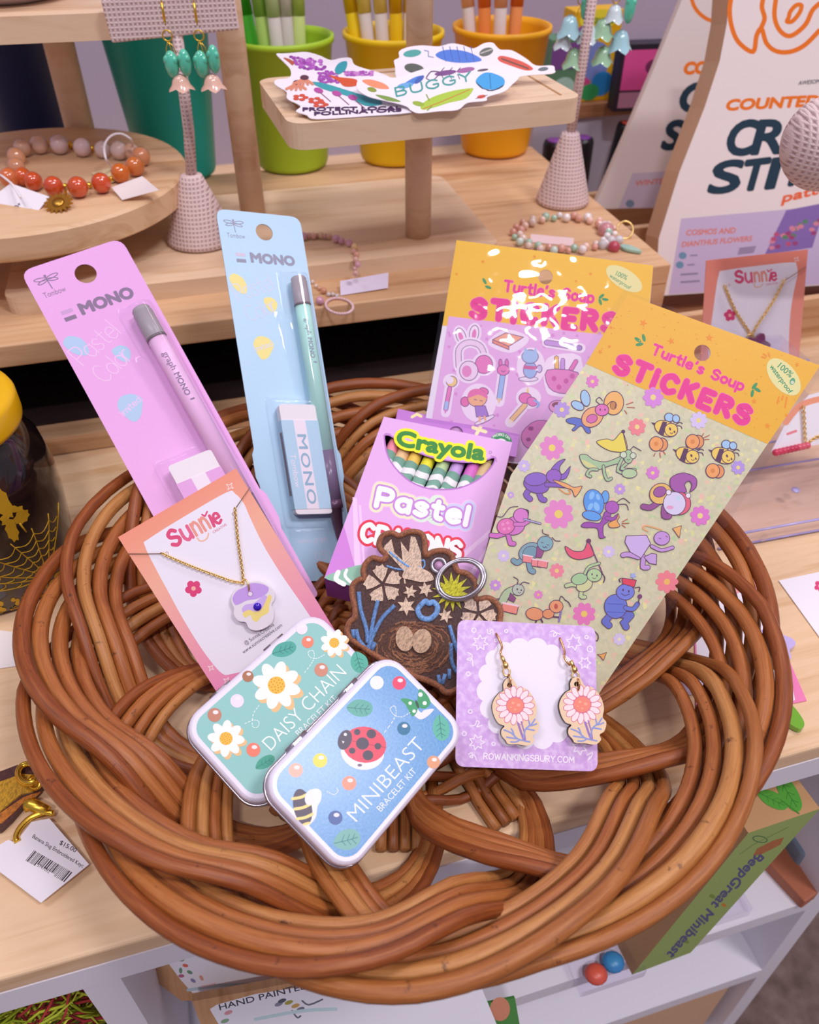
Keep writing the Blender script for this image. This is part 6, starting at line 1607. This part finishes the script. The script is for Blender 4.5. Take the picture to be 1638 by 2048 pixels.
A.up(); A.text('COSMOS AND', (896, 1312), (1170, 1298), 30, '#dd8478', .05, upv=(.2, -1)); A.text('DIANTHUS FLOWERS', (872, 1376), (1262, 1342), 28, '#dd8478', .05, upv=(.2, -1))
for y, x in ((1424, 878), (1476, 862)): A.ell(x, y, 22, 20, '#7199b4'); A.st([(x + 45, y), (x + 80, y - 2)], 8, '#8f86a6')
for y, w in ((1530, 90), (1572, 100)): A.st([(870, y), (870 + w, y - 6)], 10, '#8f86a6')
for k in range(4): A.st([(1195 - k * 3, 1385 + k * 10), (1285 - k * 4, 1374 + k * 10)], 5, '#6c5c7c')
A.done(t)
BGM2 = lean(RM @ Vector((.055, .222, .007)), 0, 0, 12, 12)
A = Art(BGM2, 0).view(1050, 0, 2.786)
t = thing('craft_kit_pouch', 'white craft kit pouch half hidden behind the front pouch', 'pouch', BGM2, 'craft kit pouches')
mb = MB(); mb.prism([A.L(*p) for p in ((380, 1165), (560, 755), (720, 380), (890, -40), (1500, -60), (1500, 1140))], -.008, 0, pm('#e6dad6', .4), None, pm('#e0d0c8', .6)); mb.build('pouch_body', t)
A.st([(925, -20), (945, 40), (990, 90), (1048, 112), (1085, 40), (1105, -10)], 22, OR, 4); A.st([(1105, -10), (1120, 60), (1150, 105), (1300, 140)], 22, OR, 4)
A.text('COUNTED', (884, 412), (1300, 395), 62, OR, .1, upv=(.2, -1)); A.text('CROSS', (850, 620), (1500, 590), 150, NV, .07, upv=(.3, -1)); A.text('STITCH', (760, 830), (1500, 790), 150, NV, .07, upv=(.3, -1))
A.poly([(600, 965), (1500, 920), (1500, 1150), (520, 1160)], '#cdbfd2'); A.text('WINTER', (612, 1035), (800, 1020), 28, '#dd8478', .05, upv=(.2, -1)); A.ell(585, 1135, 24, 22, '#7a8ea6'); A.done(t)
# crate holding the pouches
CM = RM @ Matrix.Translation((.006, .0, 0))
t = thing('wooden_crate', 'low brown wooden crate holding the craft kit pouches right of the riser', 'crate', CM)
for nm, y, h in (('front_board', .02, .04), ('divider_board', .178, .055), ('back_board', .29, .05)):
    mb = MB(); mb.box((.25, y, h / 2), (.48, .008, h), W_RISER); mb.build(nm, t)
mb = MB(); mb.box((.25, .155, .003), (.48, .262, .005), W_DARK); mb.build('bottom_board', t)
# markers behind the crate, ledge with boxes
def bottle(px, py, y, cap, label, tilt=0.0):
    d = ray(px, py); s = y / d.y; top = CAM + d * s
    h = max(.05, top.z)
    M = Matrix.Translation((top.x, top.y, 0)) @ Matrix.Rotation(tilt, 4, 'Y')
    t = thing('paint_marker', label, 'marker', M, 'paint markers behind the crate')
    mb = MB(); mb.lathe([(.0125, 0), (.0128, .002), (.0128, h - .004), (.0115, h)], pm('#1c191d', .3), 24); mb.build('barrel', t)
    mb = MB(); mb.lathe([(.0088, h), (.0088, h + .0012), (.008, h + .0016)], pm(cap, .4), 24); mb.build('colour_disc', t)
bottle(1110, 282, .955, '#8a4aa0', 'black paint marker with purple end beside the orange cup')
bottle(1166, 276, .985, '#7a3f92', 'black paint marker with purple end behind the right stem')
bottle(1236, 246, 1.0, '#d1452a', 'black paint marker with orange red end by the pouches', .12)
LM = RM @ Matrix.Translation((.05, .375, 0))
t = thing('back_ledge', 'wood topped white ledge against the back wall', 'shelf', LM)
mb = MB(); mb.box((.35, .13, .112), (.75, .26, .014), W_DARK); mb.build('wood_top', t)
mb = MB(); mb.box((.35, .13, .052), (.74, .25, .104), pm('#cfc8da', .5)); mb.build('white_base', t)
ZL = .1192
def boxed(name, label, cat, px, py, y, w, h, d, col, ang=15):
    dd = ray(px, py); s = (ZL - CAM.z) / dd.z; o = CAM + dd * s
    M = FM(o, ang)
    t = thing(name, label, cat, M)
    mb = MB(); mb.box((0, d / 2, h / 2), (w, d, h), pm(col, .45), None, .001); mb.build('carton', t)
    F = frame(M @ Vector((0, -.0003, 0)), M.to_3x3() @ Vector((1, 0, 0)), Vector((0, 0, 1)))
    return t, M, F
t, M, F = boxed('marker_box', 'yellow marker box with blue circle on the back ledge', 'box', 1176, 203, 1.0, .058, .092, .03, '#e9b40e')
A = Art(Matrix.Identity(4)); A.map = lambda x, y: (x, y)
fr_ = M.inverted() @ F
A.ell(.0, .042, .021, .02, '#7f8fd0'); A.ell(.0, .083, .023, .010, '#f0e23a'); A.ell(-.012, .015, .013, .012, '#d84a8c'); A.ell(.014, .018, .014, .013, '#2f8fd8'); A.ell(.0, .01, .012, .009, '#3aa860'); A.ell(-.018, .068, .008, .01, '#8a4aa0')
A.brush('Crayola', (.018, .079), (-.018, .079), .010, .002, '#2f8f3c', 1.2, upv=(0, 1)) if False else None
p = A.mb
tx, tf = text_mesh('Crayola'); x1 = max(v[0] for v in tx)
p.add([(v[0] / x1 * .036 - .018, v[1] / x1 * .040 + .0795, .0009) for v in tx], tf, pm('#2f8f3c', .5))
p.build('printed_artwork', t, fr_)
t, M, F = boxed('game_box', 'dark framed box with pink front on the back ledge behind the pouches', 'box', 1284, 222, 1.0, .07, .068, .02, '#2a2330', 8)
A = Art(Matrix.Identity(4)); A.map = lambda x, y: (x, y); A.poly([(-.03, .022), (.03, .022), (.03, .062), (-.03, .062)], '#e0559c'); A.ell(.003, .045, .008, .007, '#7a2f5c'); A.poly([(-.03, .004), (.03, .004), (.03, .02), (-.03, .02)], '#b9829c'); A.mb.build('printed_artwork', t, M.inverted() @ F)
t, M, F = boxed('craft_box', 'green and purple craft box on the back ledge beside the yellow box', 'box', 1122, 216, 1.0, .04, .07, .03, '#5c8a6a')
A = Art(Matrix.Identity(4)); A.map = lambda x, y: (x, y); A.poly([(-.018, .04), (.018, .04), (.018, .066), (-.018, .066)], '#7a4a92'); A.ell(0, .02, .014, .012, '#a9cfc0'); A.mb.build('printed_artwork', t, M.inverted() @ F)
# ------------------------------------------------------------------ jar with yellow lid at the left
JC = Vector((-.268, .385, 0)); JR = .0515
t = thing('glass_jar', 'dark glass jar with yellow lid and gold spider web print at the left edge', 'jar', Matrix.Translation(JC))
JP = [(.036, 0), (.042, .001), (.046, .006), (.0485, .02), (JR, .055), (JR, .075), (.0485, .095), (.041, .108), (.038, .112), (.038, .116)]
m, nt, b = nodes_mat('dark_glass'); b.inputs['Base Color'].default_value = srgb('#1d1413'); b.inputs['Roughness'].default_value = .08; b.inputs['Coat Weight'].default_value = .5
n = N(nt, 'ShaderNodeTexNoise', i_Scale=35.0); tc = N(nt, 'ShaderNodeTexCoord'); nt.links.new(tc.outputs['Object'], n.inputs['Vector'])
nt.links.new(ramp(nt, n.outputs[0], [(.4, '#1d1413'), (.62, '#3a2a1e'), (.75, '#3c2b44')]), b.inputs['Base Color'])
mb = MB(); mb.lathe(JP, m, 56); mb.build('glass_body', t)
mb = MB(); mb.lathe([(.043, .114), (.0445, .1145), (.0448, .117), (.0448, .128), (.0435, .131), (.04, .132)], pm('#e9b40c', .3), 56); mb.build('lid', t)
def jr(z):
    for (r0, z0), (r1, z1) in zip(JP, JP[1:]):
        if z0 <= z <= z1: return r0 + (r1 - r0) * (z - z0) / (z1 - z0)
    return JR
def js(a, z): r = jr(z) + .0002; return (r * math.cos(R_(a)), r * math.sin(R_(a)), z)
GP = pm('#c79a24', .4, .3)
mb = MB(); ctr = (-30, .018)
rad_ = [(-110, .036), (-95, .046), (-80, .05), (-62, .055), (-46, .058), (-30, .060), (-14, .060), (0, .058)]
for a, z in rad_: mb.tube([js(ctr[0] + (a - ctr[0]) * k / 8, ctr[1] + (z - ctr[1]) * k / 8) for k in range(9)], .00035, GP, 5)
for q in (.3, .45, .6, .75, .9):
    pts = []
    for (a0, z0), (a1, z1) in zip(rad_, rad_[1:]):
        for k in range(5):
            f = k / 5; sag = 1 - .10 * math.sin(PI * f)
            pts.append(js(ctr[0] + (a0 + (a1 - a0) * f - ctr[0]) * q * sag, ctr[1] + (z0 + (z1 - z0) * f - ctr[1]) * q * sag))
    mb.tube(pts, .0003, GP, 5)
mb.build('web_print', t)
mb = MB()
for a0, z0, sa, sz in ((-38, .075, 9, .006), (-40, .085, 5, .012), (-33, .071, 6, .005), (-42, .066, 4, .009)):
    k = 16; vs = [js(a0 + sa * math.cos(2 * PI * i / k) * (.8 + .2 * (i % 2)), z0 + sz * math.sin(2 * PI * i / k) * (.8 + .2 * (i % 2))) for i in range(k)]
    mb.add(vs, [tuple(range(k))], GP)
for p0, p1 in (((-48, .074), (-60, .070)), ((-46, .078), (-54, .086)), ((-36, .068), (-34, .060))): mb.tube([js(*p0), js(*p1)], .0006, GP, 5)
mb.build('bee_print', t)
mb = MB(); rnd = random.Random(2)
for i in range(120):
    a = rnd.uniform(-130, -10); z = rnd.uniform(.001, .016); k = 7; s_ = rnd.uniform(1.2, 3.4)
    mb.add([js(a + s_ * math.cos(2 * PI * q / k), max(.0006, z + .0022 * math.sin(2 * PI * q / k))) for q in range(k)], [tuple(range(k))], GP)
mb.build('foliage_print', t)
# ------------------------------------------------------------------ things lying on the table
def onz(pts, z, view=(0, 0, 1)): return [at_z(view[0] + x / view[2], view[1] + y / view[2], z) for x, y in pts]
def flatthing(name, label, cat, pts, z, th, col, view=(0, 0, 1), part='card', group=None):
    P = onz(pts, z, view)
    M = Matrix.Translation(P[0])
    t = thing(name, label, cat, M, group)
    A = Art(M, th).view(*view)
    mb = MB(); mb.prism([(p.x - P[0].x, p.y - P[0].y) for p in P], 0, th, col if not isinstance(col, str) else pm(col, .5)); mb.build(part, t)
    return t, A, M
flatthing('blank_card', 'small white card under the jar at the left edge', 'card', [(-30, 1258), (34, 1266), (40, 1332), (-30, 1342)], .0003, .0006, '#efe6e4')
V4 = (0, 1400, 2.34)
t, A, M = flatthing('slug_keychain', 'banana slug embroidered keychain with gold hardware at the left edge', 'keychain', [(-60, 370), (20, 345), (90, 318), (175, 322), (212, 360), (208, 420), (160, 470), (110, 515), (60, 575), (10, 622), (-60, 640)], .0006, .003, thread('#5c2f2a'), V4, 'fabric_body')
A.pris([(-60, 400), (20, 375), (100, 345), (170, 350), (195, 385), (150, 430), (100, 440), (60, 470), (0, 520), (-60, 540)], thread('#d6a018'), .003, .0042); A.mb.build('slug_body', t); A.mb = MB()
A.pris([(-60, 560), (0, 530), (65, 485), (110, 455), (150, 440), (190, 430), (150, 470), (110, 478), (70, 520), (10, 575), (-60, 590)], thread('#d07a1c'), .003, .0036); A.mb.build('slug_underside', t)
L4 = lambda x, y, z: M.inverted() @ at_z(x / 2.34, 1400 + y / 2.34, z)
mb = MB()
for k, (rx, ry) in enumerate(((52, 50), (44, 42))): mb.tube([L4(132 + rx * math.cos(a), 345 + ry * math.sin(a), .0085 + .003 * math.sin(a + .5) + k * .0016) for a in (2 * PI * q / 28 for q in range(28))], .0012, BRASS, 8, closed=True)
mb.tube([L4(165 + 24 * math.cos(a), 385 + 30 * math.sin(a), .008 + .002 * math.cos(a)) for a in (2 * PI * q / 20 for q in range(20))], .0011, BRASS, 8, closed=True); mb.build('key_ring', t)
mb = MB(); mb.tube([L4(118, 498, .0065), L4(150, 488, .0068), L4(222, 520, .007)], [.0032, .0034, .0026], BRASS, 10); mb.tube(cr([tuple(L4(x, y, .006)) for x, y in ((250, 530), (200, 530), (140, 555), (95, 600), (76, 640), (82, 662))], 5), .0016, BRASS, 8); mb.build('clasp_hook', t)
TG4 = [(148, 572), (232, 556), (417, 770), (192, 950), (-20, 790), (-20, 690), (40, 655), (60, 665), (95, 640)]
t, A, M = flatthing('price_tag', 'white barcode price tag of the slug keychain on the table', 'tag', TG4, .0052, .0003, '#efe9f0', V4, 'paper')
A.text('$15.00', (277, 674), (352, 714), 20, '#4a3c44', .02); A.text('Banana Slug Embroidered Keyc', (150, 644), (386, 786), 19, '#4a3c44', .01)
rnd = random.Random(8); u = 0
ax = (204 / 226, 98 / 226)
while u < 205:
    w = rnd.choice((2.5, 2.5, 4, 6)); dn = 62 if 52 < u < 150 else 78
    if u > 150: dn = 74
    bx, by = 160 + u * .86, 703 + u * .50
    A.poly([(bx, by), (bx + w * .86, by + w * .5), (bx + w * .86 - dn * .55 * .95, by + w * .5 + dn * .62), (bx - dn * .55 * .95, by + dn * .62)], '#3a2d34', up=0); u += w + rnd.choice((2.5, 3.5, 5))
A.up(); A.text('5741092', (172, 778), (228, 812), 17, '#4a3c44')
A.done(t)
# right side of the table
t, A, M = flatthing('gift_card', 'white card with a pink flower corner at the right edge of the table', 'card', [(1557, 1162), (1716, 1128), (1812, 1238), (1642, 1280)], .0004, .0005, '#f3eef6')
A.flower(1640, 1172, 12, 5, '#e0457c', '#f3b9c8', 10, .4, .6, .3); A.done(t)
CD = [(1386, 1138), (1503, 1150), (1613, 1402), (1392, 1446)]
t, A, M = flatthing('necklace_card', 'necklace card lying on the table, seen through the right of the basket', 'jewelry card', CD, .0004, .0005, grad_mat('pink_to_orange_print', [(0, '#ec7fb4'), (.5, '#f1a3a8'), (1, '#f29a84')], -.045, .0), group='jewelry cards')
A.poly([(1395, 1168), (1440, 1172), (1455, 1195), (1500, 1200), (1590, 1400), (1410, 1420), (1395, 1340)], '#f1ecf6', 3)
A.text('CREATIVE', (1385, 1216), (1402, 1212), 6, '#7a5a6c'); A.star(1408, 1160, 6, 4, '#fbe6e2', 20, .3); A.star(1377, 1408, 6, 4, '#fbe6e2', 20, .3); A.done(t)
o = at_z(1397, 1360, .0012); Mx = Matrix.Translation(o)
t = thing('flower_pendant', 'clear lilac flower pendant lying on the card under the basket rim', 'pendant', Mx)
mb = MB(); mb.prism([(.013 * (1 + .18 * math.cos(5 * a)) * math.cos(a), .013 * (1 + .18 * math.cos(5 * a)) * math.sin(a)) for a in (2 * PI * k / 40 for k in range(40))], 0, .003, glassy('#dcd2ee')); mb.build('acrylic_flower', t)
mb = MB(); mb.prism([(.006 * (1 + .3 * math.cos(5 * a)) * math.cos(a), .004 + .006 * (1 + .3 * math.cos(5 * a)) * math.sin(a)) for a in (2 * PI * k / 30 for k in range(30))], .003, .0034, pm('#a98fdc', .3)); mb.build('painted_centre', t)
mb = MB(); chain(mb, [at_z(x, y, .0022) - o for x, y in cr([(1398, 1240), (1412, 1232), (1436, 1250), (1450, 1258)], 5)], .0004, .0018, GOLD); mb.build('chain', t)
o = at_z(1548, 1290, .0012)
t = thing('flower_pendant', 'small lilac flower pendant between the right rim canes', 'pendant', Matrix.Translation(o))
mb = MB(); mb.prism([(.010 * (1 + .2 * math.cos(5 * a)) * math.cos(a), .012 * (1 + .2 * math.cos(5 * a)) * math.sin(a)) for a in (2 * PI * k / 40 for k in range(40))], 0, .003, glassy('#c9b8ec')); mb.build('acrylic_flower', t)
mb = MB(); mb.tube([(0, .012, .003), (.001, .02, .003)], .0005, GOLD, 6); mb.build('bail', t)
P = [at_z(x, y, .002) for x, y in ((1500, 1385), (1545, 1392), (1580, 1412), (1606, 1448), (1596, 1462), (1560, 1440), (1520, 1415))]
t = thing('leaf_ornament', 'glossy green leaf ornament beside the right basket rim', 'ornament', Matrix.Translation(P[0]))
mb = MB(); mb.prism(cr([(p.x - P[0].x, p.y - P[0].y) for p in P], 4, True), -.0012, .002, pm('#74b22c', .2, 0, .5, .5)); mb.build('leaf_blade', t)
mb = MB(); mb.tube([Vector((0, 0, .002)), (P[2] + P[5]) / 2 - P[0] + Vector((0, 0, .0006)), P[3] - P[0]], .0006, pm('#4f8a1e', .4), 6); mb.build('midrib', t)
# clear acrylic riser with cards
ACR = clear_mat('clear_acrylic', (.95, .94, .99, 1), .04, .9, .02)
o = at_z(1488, 1090, 0)
AM = FM(o, 14)
EDGE = pm('#b3a9dc', .15, 0, .6)
t = thing('acrylic_riser', 'clear acrylic stepped riser with lilac edges at the right edge', 'display riser', AM)
for i, (y, z, d) in enumerate(((0, .012, .06), (.06, .036, .06), (.12, .06, .05))):
    mb = MB(); mb.box((.045, y + d / 2, z), (.13, d, .0025), ACR); mb.box((.045, y, z / 2 if i == 0 else z - .012), (.13, .0022, z if i == 0 else .024), ACR); mb.build('step', t)
    mb = MB(); mb.tube([(-.02, y, z), (.11, y, z)], .0009, EDGE, 6); mb.tube([(-.02, y, max(.001, z - .024)), (.11, y, max(.001, z - .024))], .0008, EDGE, 6); mb.build('polished_edge', t)
mb = MB(); mb.tube([(.012, -.0015, .006), (.012, -.0025, .006)], .003, ACR, 12); mb.tube([(.055, .03, .0135), (.055, .03, .0142)], .003, EDGE, 12); mb.build('screw_cap', t)
# standing necklace card at the right
NS_ = lean(1404, 700, .055, 20, 10)
A = Art(NS_, 0)
S3 = SMap([(105, 510), (795, 108), (722, 1478)], [(1413, 521), (1616, 499), (1396, 796)])
t = thing('necklace_card', 'upright necklace card with gold chain behind the cream sticker sheet', 'jewelry card', NS_, 'jewelry cards')
mb = MB(); mb.prism([A.L(*S3(*p)) for p in ((105, 510), (795, 108), (1384, 1072), (722, 1478))], -.0008, 0, grad_mat('coral_print', [(0, '#f6b0a0'), (1, '#f58f7a')], -.05, .08)); mb.build('card', t)
sunnie(A, S3, False); A.done(t)
t = thing('pendant_necklace', 'gold chain with dark purple pendant on the upright card at right', 'necklace', NS_)
A.zz = 0
mb = MB(); mb.tube([A.V(1612, 534, .0008), A.V(1570, 561, .0012)], .0003, pm('#8d6b5c', .5), 6)
for l in ([(1450, 573), (1470, 620), (1497, 662), (1502, 672)], [(1568, 562), (1545, 605), (1515, 650), (1504, 672)]): chain(mb, [A.V(x, y, .0022) for x, y in cr(l, 6)], .00042, .0019, GOLD)
mb.build('chain', t)
mb = MB(); mb.tube([A.V(1501 + 8 * math.cos(a), 676 + 7 * math.sin(a), .003) for a in (2 * PI * k / 16 for k in range(16))], .0006, GOLD, 6, closed=True); mb.build('jump_ring', t)
mb = MB(); x, y = A.L(1514, 690, .002); mb.prism([(x + .009 * (1 + .2 * math.cos(5 * a)) * math.cos(a), y - .001 + .009 * (1 + .2 * math.cos(5 * a)) * math.sin(a)) for a in (2 * PI * k / 36 for k in range(36))], .001, .004, glassy('#7a2a5c')); mb.build('pendant', t)
# bead bar necklace card on the riser
q = [at_z(1548, 900, .04), at_z(1680, 872, .04), at_z(1680, 770, .07), at_z(1600, 800, .066)]
BMx = frame(q[0], q[1] - q[0], q[3] - q[0])
A = Art(BMx, 0)
t = thing('necklace_card', 'necklace card with red bead bar on the acrylic riser at right', 'jewelry card', BMx, 'jewelry cards')
mb = MB(); mb.prism([A.L(*p) for p in ((1542, 905), (1690, 880), (1690, 770), (1618, 790), (1580, 830))], -.0006, 0, pm('#f2eef6', .5)); mb.build('card', t)
A.st([(1572, 845), (1600, 812), (1640, 798), (1700, 790)], 12, '#f3a282', 4); A.st([(1575, 868), (1592, 862)], 5, '#ee8a94'); A.done(t)
t = thing('bead_bar_necklace', 'red bead bar necklace with gold chain on the riser card', 'necklace', BMx)
for i in range(9):
    f = i / 8; x, y = A.L(1552 + 62 * f, 905 - 14 * f, .003); bead_obj('bead', Vector((x, y, .003)), .0026, pm(('#cf3a5c', '#c22f52', '#d85a70', '#c9a06c')[min(3, i // 3)], .15, 0, .5, .4), t)
mb = MB(); chain(mb, [A.V(x, y, .0025) for x, y in cr([(1607, 815), (1609, 850), (1611, 888)], 5)], .0004, .0018, GOLD); chain(mb, [A.V(x, y, .0025) for x, y in cr([(1614, 888), (1630, 876), (1650, 868)], 5)], .0004, .0018, GOLD); mb.build('chain', t)
# ------------------------------------------------------------------ things on the lower shelves
KRAFT = wood_mat('kraft_card', '#b98a63', '#c59870', '#ad7f58', (60, 8, 8), .8)
def cardbox(pts3, label, fr, art, depth=.006):
    A = Art(fr, 0).view(0, 1800, 1.489)
    t = thing('kraft_card_box', label, 'gift box', fr, 'kraft boxes of cards on the lower shelf')
    mb = MB(); mb.prism([A.L(*p) for p in pts3], -depth, 0, KRAFT); mb.build('carton', t)
    art(A); A.done(t, 'label_print')
KB1 = lean(365, 2000, -.150, 28, 16)
def a1(A):
    A.poly([(480, 160), (500, 148), (900, 60), (900, 240), (600, 290), (585, 290), (540, 240)], '#eeecf4')
    A.text('HAND PAINTED', (518, 172), (880, 85), 16, '#3c3a44', .02)
    for x, y, c in ((540, 178, '#6f9a7c'), (552, 195, '#e0705a'), (538, 210, '#6f9a7c'), (540, 226, '#b86a8a'), (565, 215, '#6f9a7c'), (575, 240, '#8f8ab8'), (600, 232, '#e0a090')): A.ell(x, y, 9, 5, c, x % 90)
    A.st([(560, 268), (650, 255), (760, 250)], 9, '#b9d3dc', 3); A.st([(600, 258), (640, 250)], 7, '#e7c4cc')
cardbox([(400, 143), (700, 60), (960, -10), (960, 230), (575, 300), (540, 300), (460, 240), (410, 160)], 'upper kraft card box with white label under the basket front', KB1, a1)
KB2 = lean(383, 2003, -.125, 28, 16)
def a2(A):
    A.poly([(625, 325), (645, 312), (760, 280), (1400, 180), (1500, 420), (680, 420)], '#eeecf4')
    A.text('HAND PAINTED', (655, 328), (920, 262), 17, '#3c3a44', .02)
    for x, y, c in ((830, 310, '#8a8ca0'), (860, 305, '#a9a24c'), (880, 315, '#c9a25c'), (895, 325, '#7a7c8c'), (840, 300, '#5c5e6c'), (680, 335, '#d89aa0'), (670, 360, '#8fae8c')): A.ell(x, y, 13, 6, c, -20)
    A.st([(870, 330), (885, 350), (895, 345)], 5, '#6a6c7c', 3); A.st([(900, 300), (920, 312), (960, 296)], 5, '#6a6c7c', 3)
    A.st([(760, 355), (900, 330), (1000, 325)], 10, '#c3dde2', 3)
cardbox([(572, 302), (760, 268), (1340, 150), (1440, 420), (620, 430)], 'lower kraft card box with bird label, nearest the floor', KB2, a2)
# photo card strip at the bottom
o = lean(925, 2040, -.19, 25, 16)
A = Art(o, 0)
t = thing('picture_card', 'picture card of a garden scene at the bottom edge', 'card', o)
mb = MB(); mb.prism([A.L(*p) for p in ((812, 2042), (1030, 1996), (1050, 2110), (800, 2110))], -.002, 0, pm('#4c8a44', .5)); mb.build('card', t)
for x, y, rx, ry, c in ((905, 2030, 30, 10, '#5faa4c'), (960, 2025, 22, 22, '#7a6a8c'), (1000, 2018, 20, 24, '#d08a6c'), (870, 2044, 20, 8, '#c9c24c'), (930, 2040, 20, 8, '#8f7a5c')): A.ell(x, y, rx, ry, c)
A.done(t)
# fuzzy plush yarn in the left cubby
rnd = random.Random(21); mb = MB()
YC = [pm(c, .95) for c in ('#b4c22c', '#ccd43c', '#9aa824', '#dde04e', '#b9c63c')]; YR = [pm(c, .9) for c in ('#9a2a30', '#b83a3c')]
TI = TM
pp = []
for i in range(1500):
    x = rnd.uniform(-.16, .028); y = rnd.uniform(.012, .16); z = -.10 - rnd.uniform(0, .035) - .2 * (y - .02)
    c = rnd.choice(YR) if (x > -.03 and rnd.random() < .55) or rnd.random() < .12 else rnd.choice(YC)
    a = rnd.uniform(-.7, .9); L = rnd.uniform(.02, .06)
    pts = [(x, y, z)]
    for k in range(5):
        a += rnd.uniform(-.5, .5); q = pts[-1]
        pts.append((q[0] + L / 5 * math.cos(a), max(.006, q[1] + L / 5 * math.sin(a)), q[2] + rnd.uniform(-.004, .006)))
    pts = [(min(.024, max(-.5, p[0])), p[1], max(-.27, min(-.036, p[2]))) for p in pts]
    mb.tube(pts, [.0006, .0009, .0009, .0008, .0006, .0003], c, 4)
fz = mb.build('fuzzy_yarn', M=TM, kind='stuff'); tag(fz, 'fuzzy lime green and dark red yarn filling the lower left cubby', 'yarn')
mb = MB(); mb.box((-.22, .15, -.205), (.46, .22, .13), pm('#5c6420', .9), None, .02)
tag(mb.build('yarn_basket', M=TM), 'dark olive bundle under the fuzzy yarn in the left cubby', 'bundle')
# green box of the right cubby
gq = [(1497, 1667), (1640, 1617), (1381, 1906), (1263, 1946)]
A0 = at_t(1497, 1667, .472)
GM = frame(A0, at_t(1640, 1617, .484) - A0, A0 - at_t(1263, 1946, .580))
A = Art(GM, 0).view(1000, 1440, 2.567)
t = thing('kit_box', 'tall green and brown kit box with leaf print in the right cubby', 'box', GM)
gp = [(1275, 580), (1643, 455), (978, 1195), (678, 1308)]
G_L = [A.L(*p) for p in gp]
mb = MB(); mb.prism(G_L, -.075, 0, pm('#9fb668', .5), None, pm('#c79a6c', .7)); mb.build('carton', t)
A.text('BeepGreat Minibeast', (1322, 676), (856, 1200), 46, '#5a5a86', .05)
A.text('Inside your box', (1455, 612), (1310, 690), 30, '#b0703c', .05, upv=(-.7, -.6)) if False else None
A.poly([(1320, 660), (1400, 620), (1458, 602), (1440, 640), (1340, 690), (1300, 695)], '#b5703f'); A.ell(1335, 612, 40, 18, '#4c7a4c', 10); A.ell(1335, 612, 34, 13, '#9fb668', 10); A.st([(1230, 690), (1300, 640), (1480, 550)], 3, '#6f9a4c'); A.ell(1150, 950, 14, 8, '#d0862c', 30); A.ell(1090, 905, 16, 10, '#7a9a3c', 20); A.ell(960, 1140, 12, 8, '#7a9a3c')
A.done(t)
tf_ = frame(GM @ Vector((G_L[0][0], G_L[0][1], 0)), GM.to_3x3() @ Vector((G_L[1][0] - G_L[0][0], G_L[1][1] - G_L[0][1], 0)), GM.to_3x3() @ Vector((0, 0, -1)))
if (tf_.to_3x3() @ Vector((0, 0, 1))).z < 0: tf_ = tf_ @ Matrix.Rotation(PI, 4, 'X')
A = Art(tf_, .0003).view(1000, 1440, 2.567)
leaf(A, 1478, 370, 112, 46, 62, '#57a83c', '#2f7a2c'); leaf(A, 1400, 408, 85, 40, 30, '#57a83c', '#2f7a2c'); A.st([(1440, 410), (1535, 480)], 6, '#3f8a2c')
lm = A.mb.build('leaf_print', None); lm.parent = t; lm.matrix_local = GM.inverted() @ tf_
# small things around it
def cub(name, label, cat, px, py, z, w, d, h, mat, ang=16):
    o = at_z(px, py, z); mb = MB(); mb.box((0, d / 2, h / 2), (w, d, h), mat, None, min(w, d, h) * .12)
    return tag(mb.build(name, M=FM(o, ang)), label, cat)
ZS = -.2462
t = cub('plastic_case', 'blue grey case at the right edge behind the green kit box', 'case', 1640, 1730, ZS, .05, .10, .03, pm('#7f93a4', .4))
t = cub('book', 'terracotta covered book lying at the right edge of the cubby', 'book', 1632, 1795, ZS, .035, .085, .012, pm('#b06a4c', .5), 30)
t = cub('plastic_pack', 'clear plastic pack beside the green kit box', 'pack', 1440, 1850, ZS, .05, .03, .012, ACR)
t = cub('toy_pack', 'clear pack of red and blue pieces under the front basket rim', 'pack', 1225, 1975, ZS, .05, .04, .012, ACR)
for x, y, c, l in ((1192, 1948, '#e0604a', 'red game piece in the clear pack by the green box'), (1226, 1924, '#3f8fc4', 'blue game piece in the clear pack by the green box')):
    o = at_z(x, y, ZS + .008); mb = MB(); mb.ball((0, 0, 0), .0075, pm(c, .35), 14, 10, (1.1, 1, .7)); tag(mb.build('game_piece', M=Matrix.Translation(o)), l, 'toy', 'game pieces')
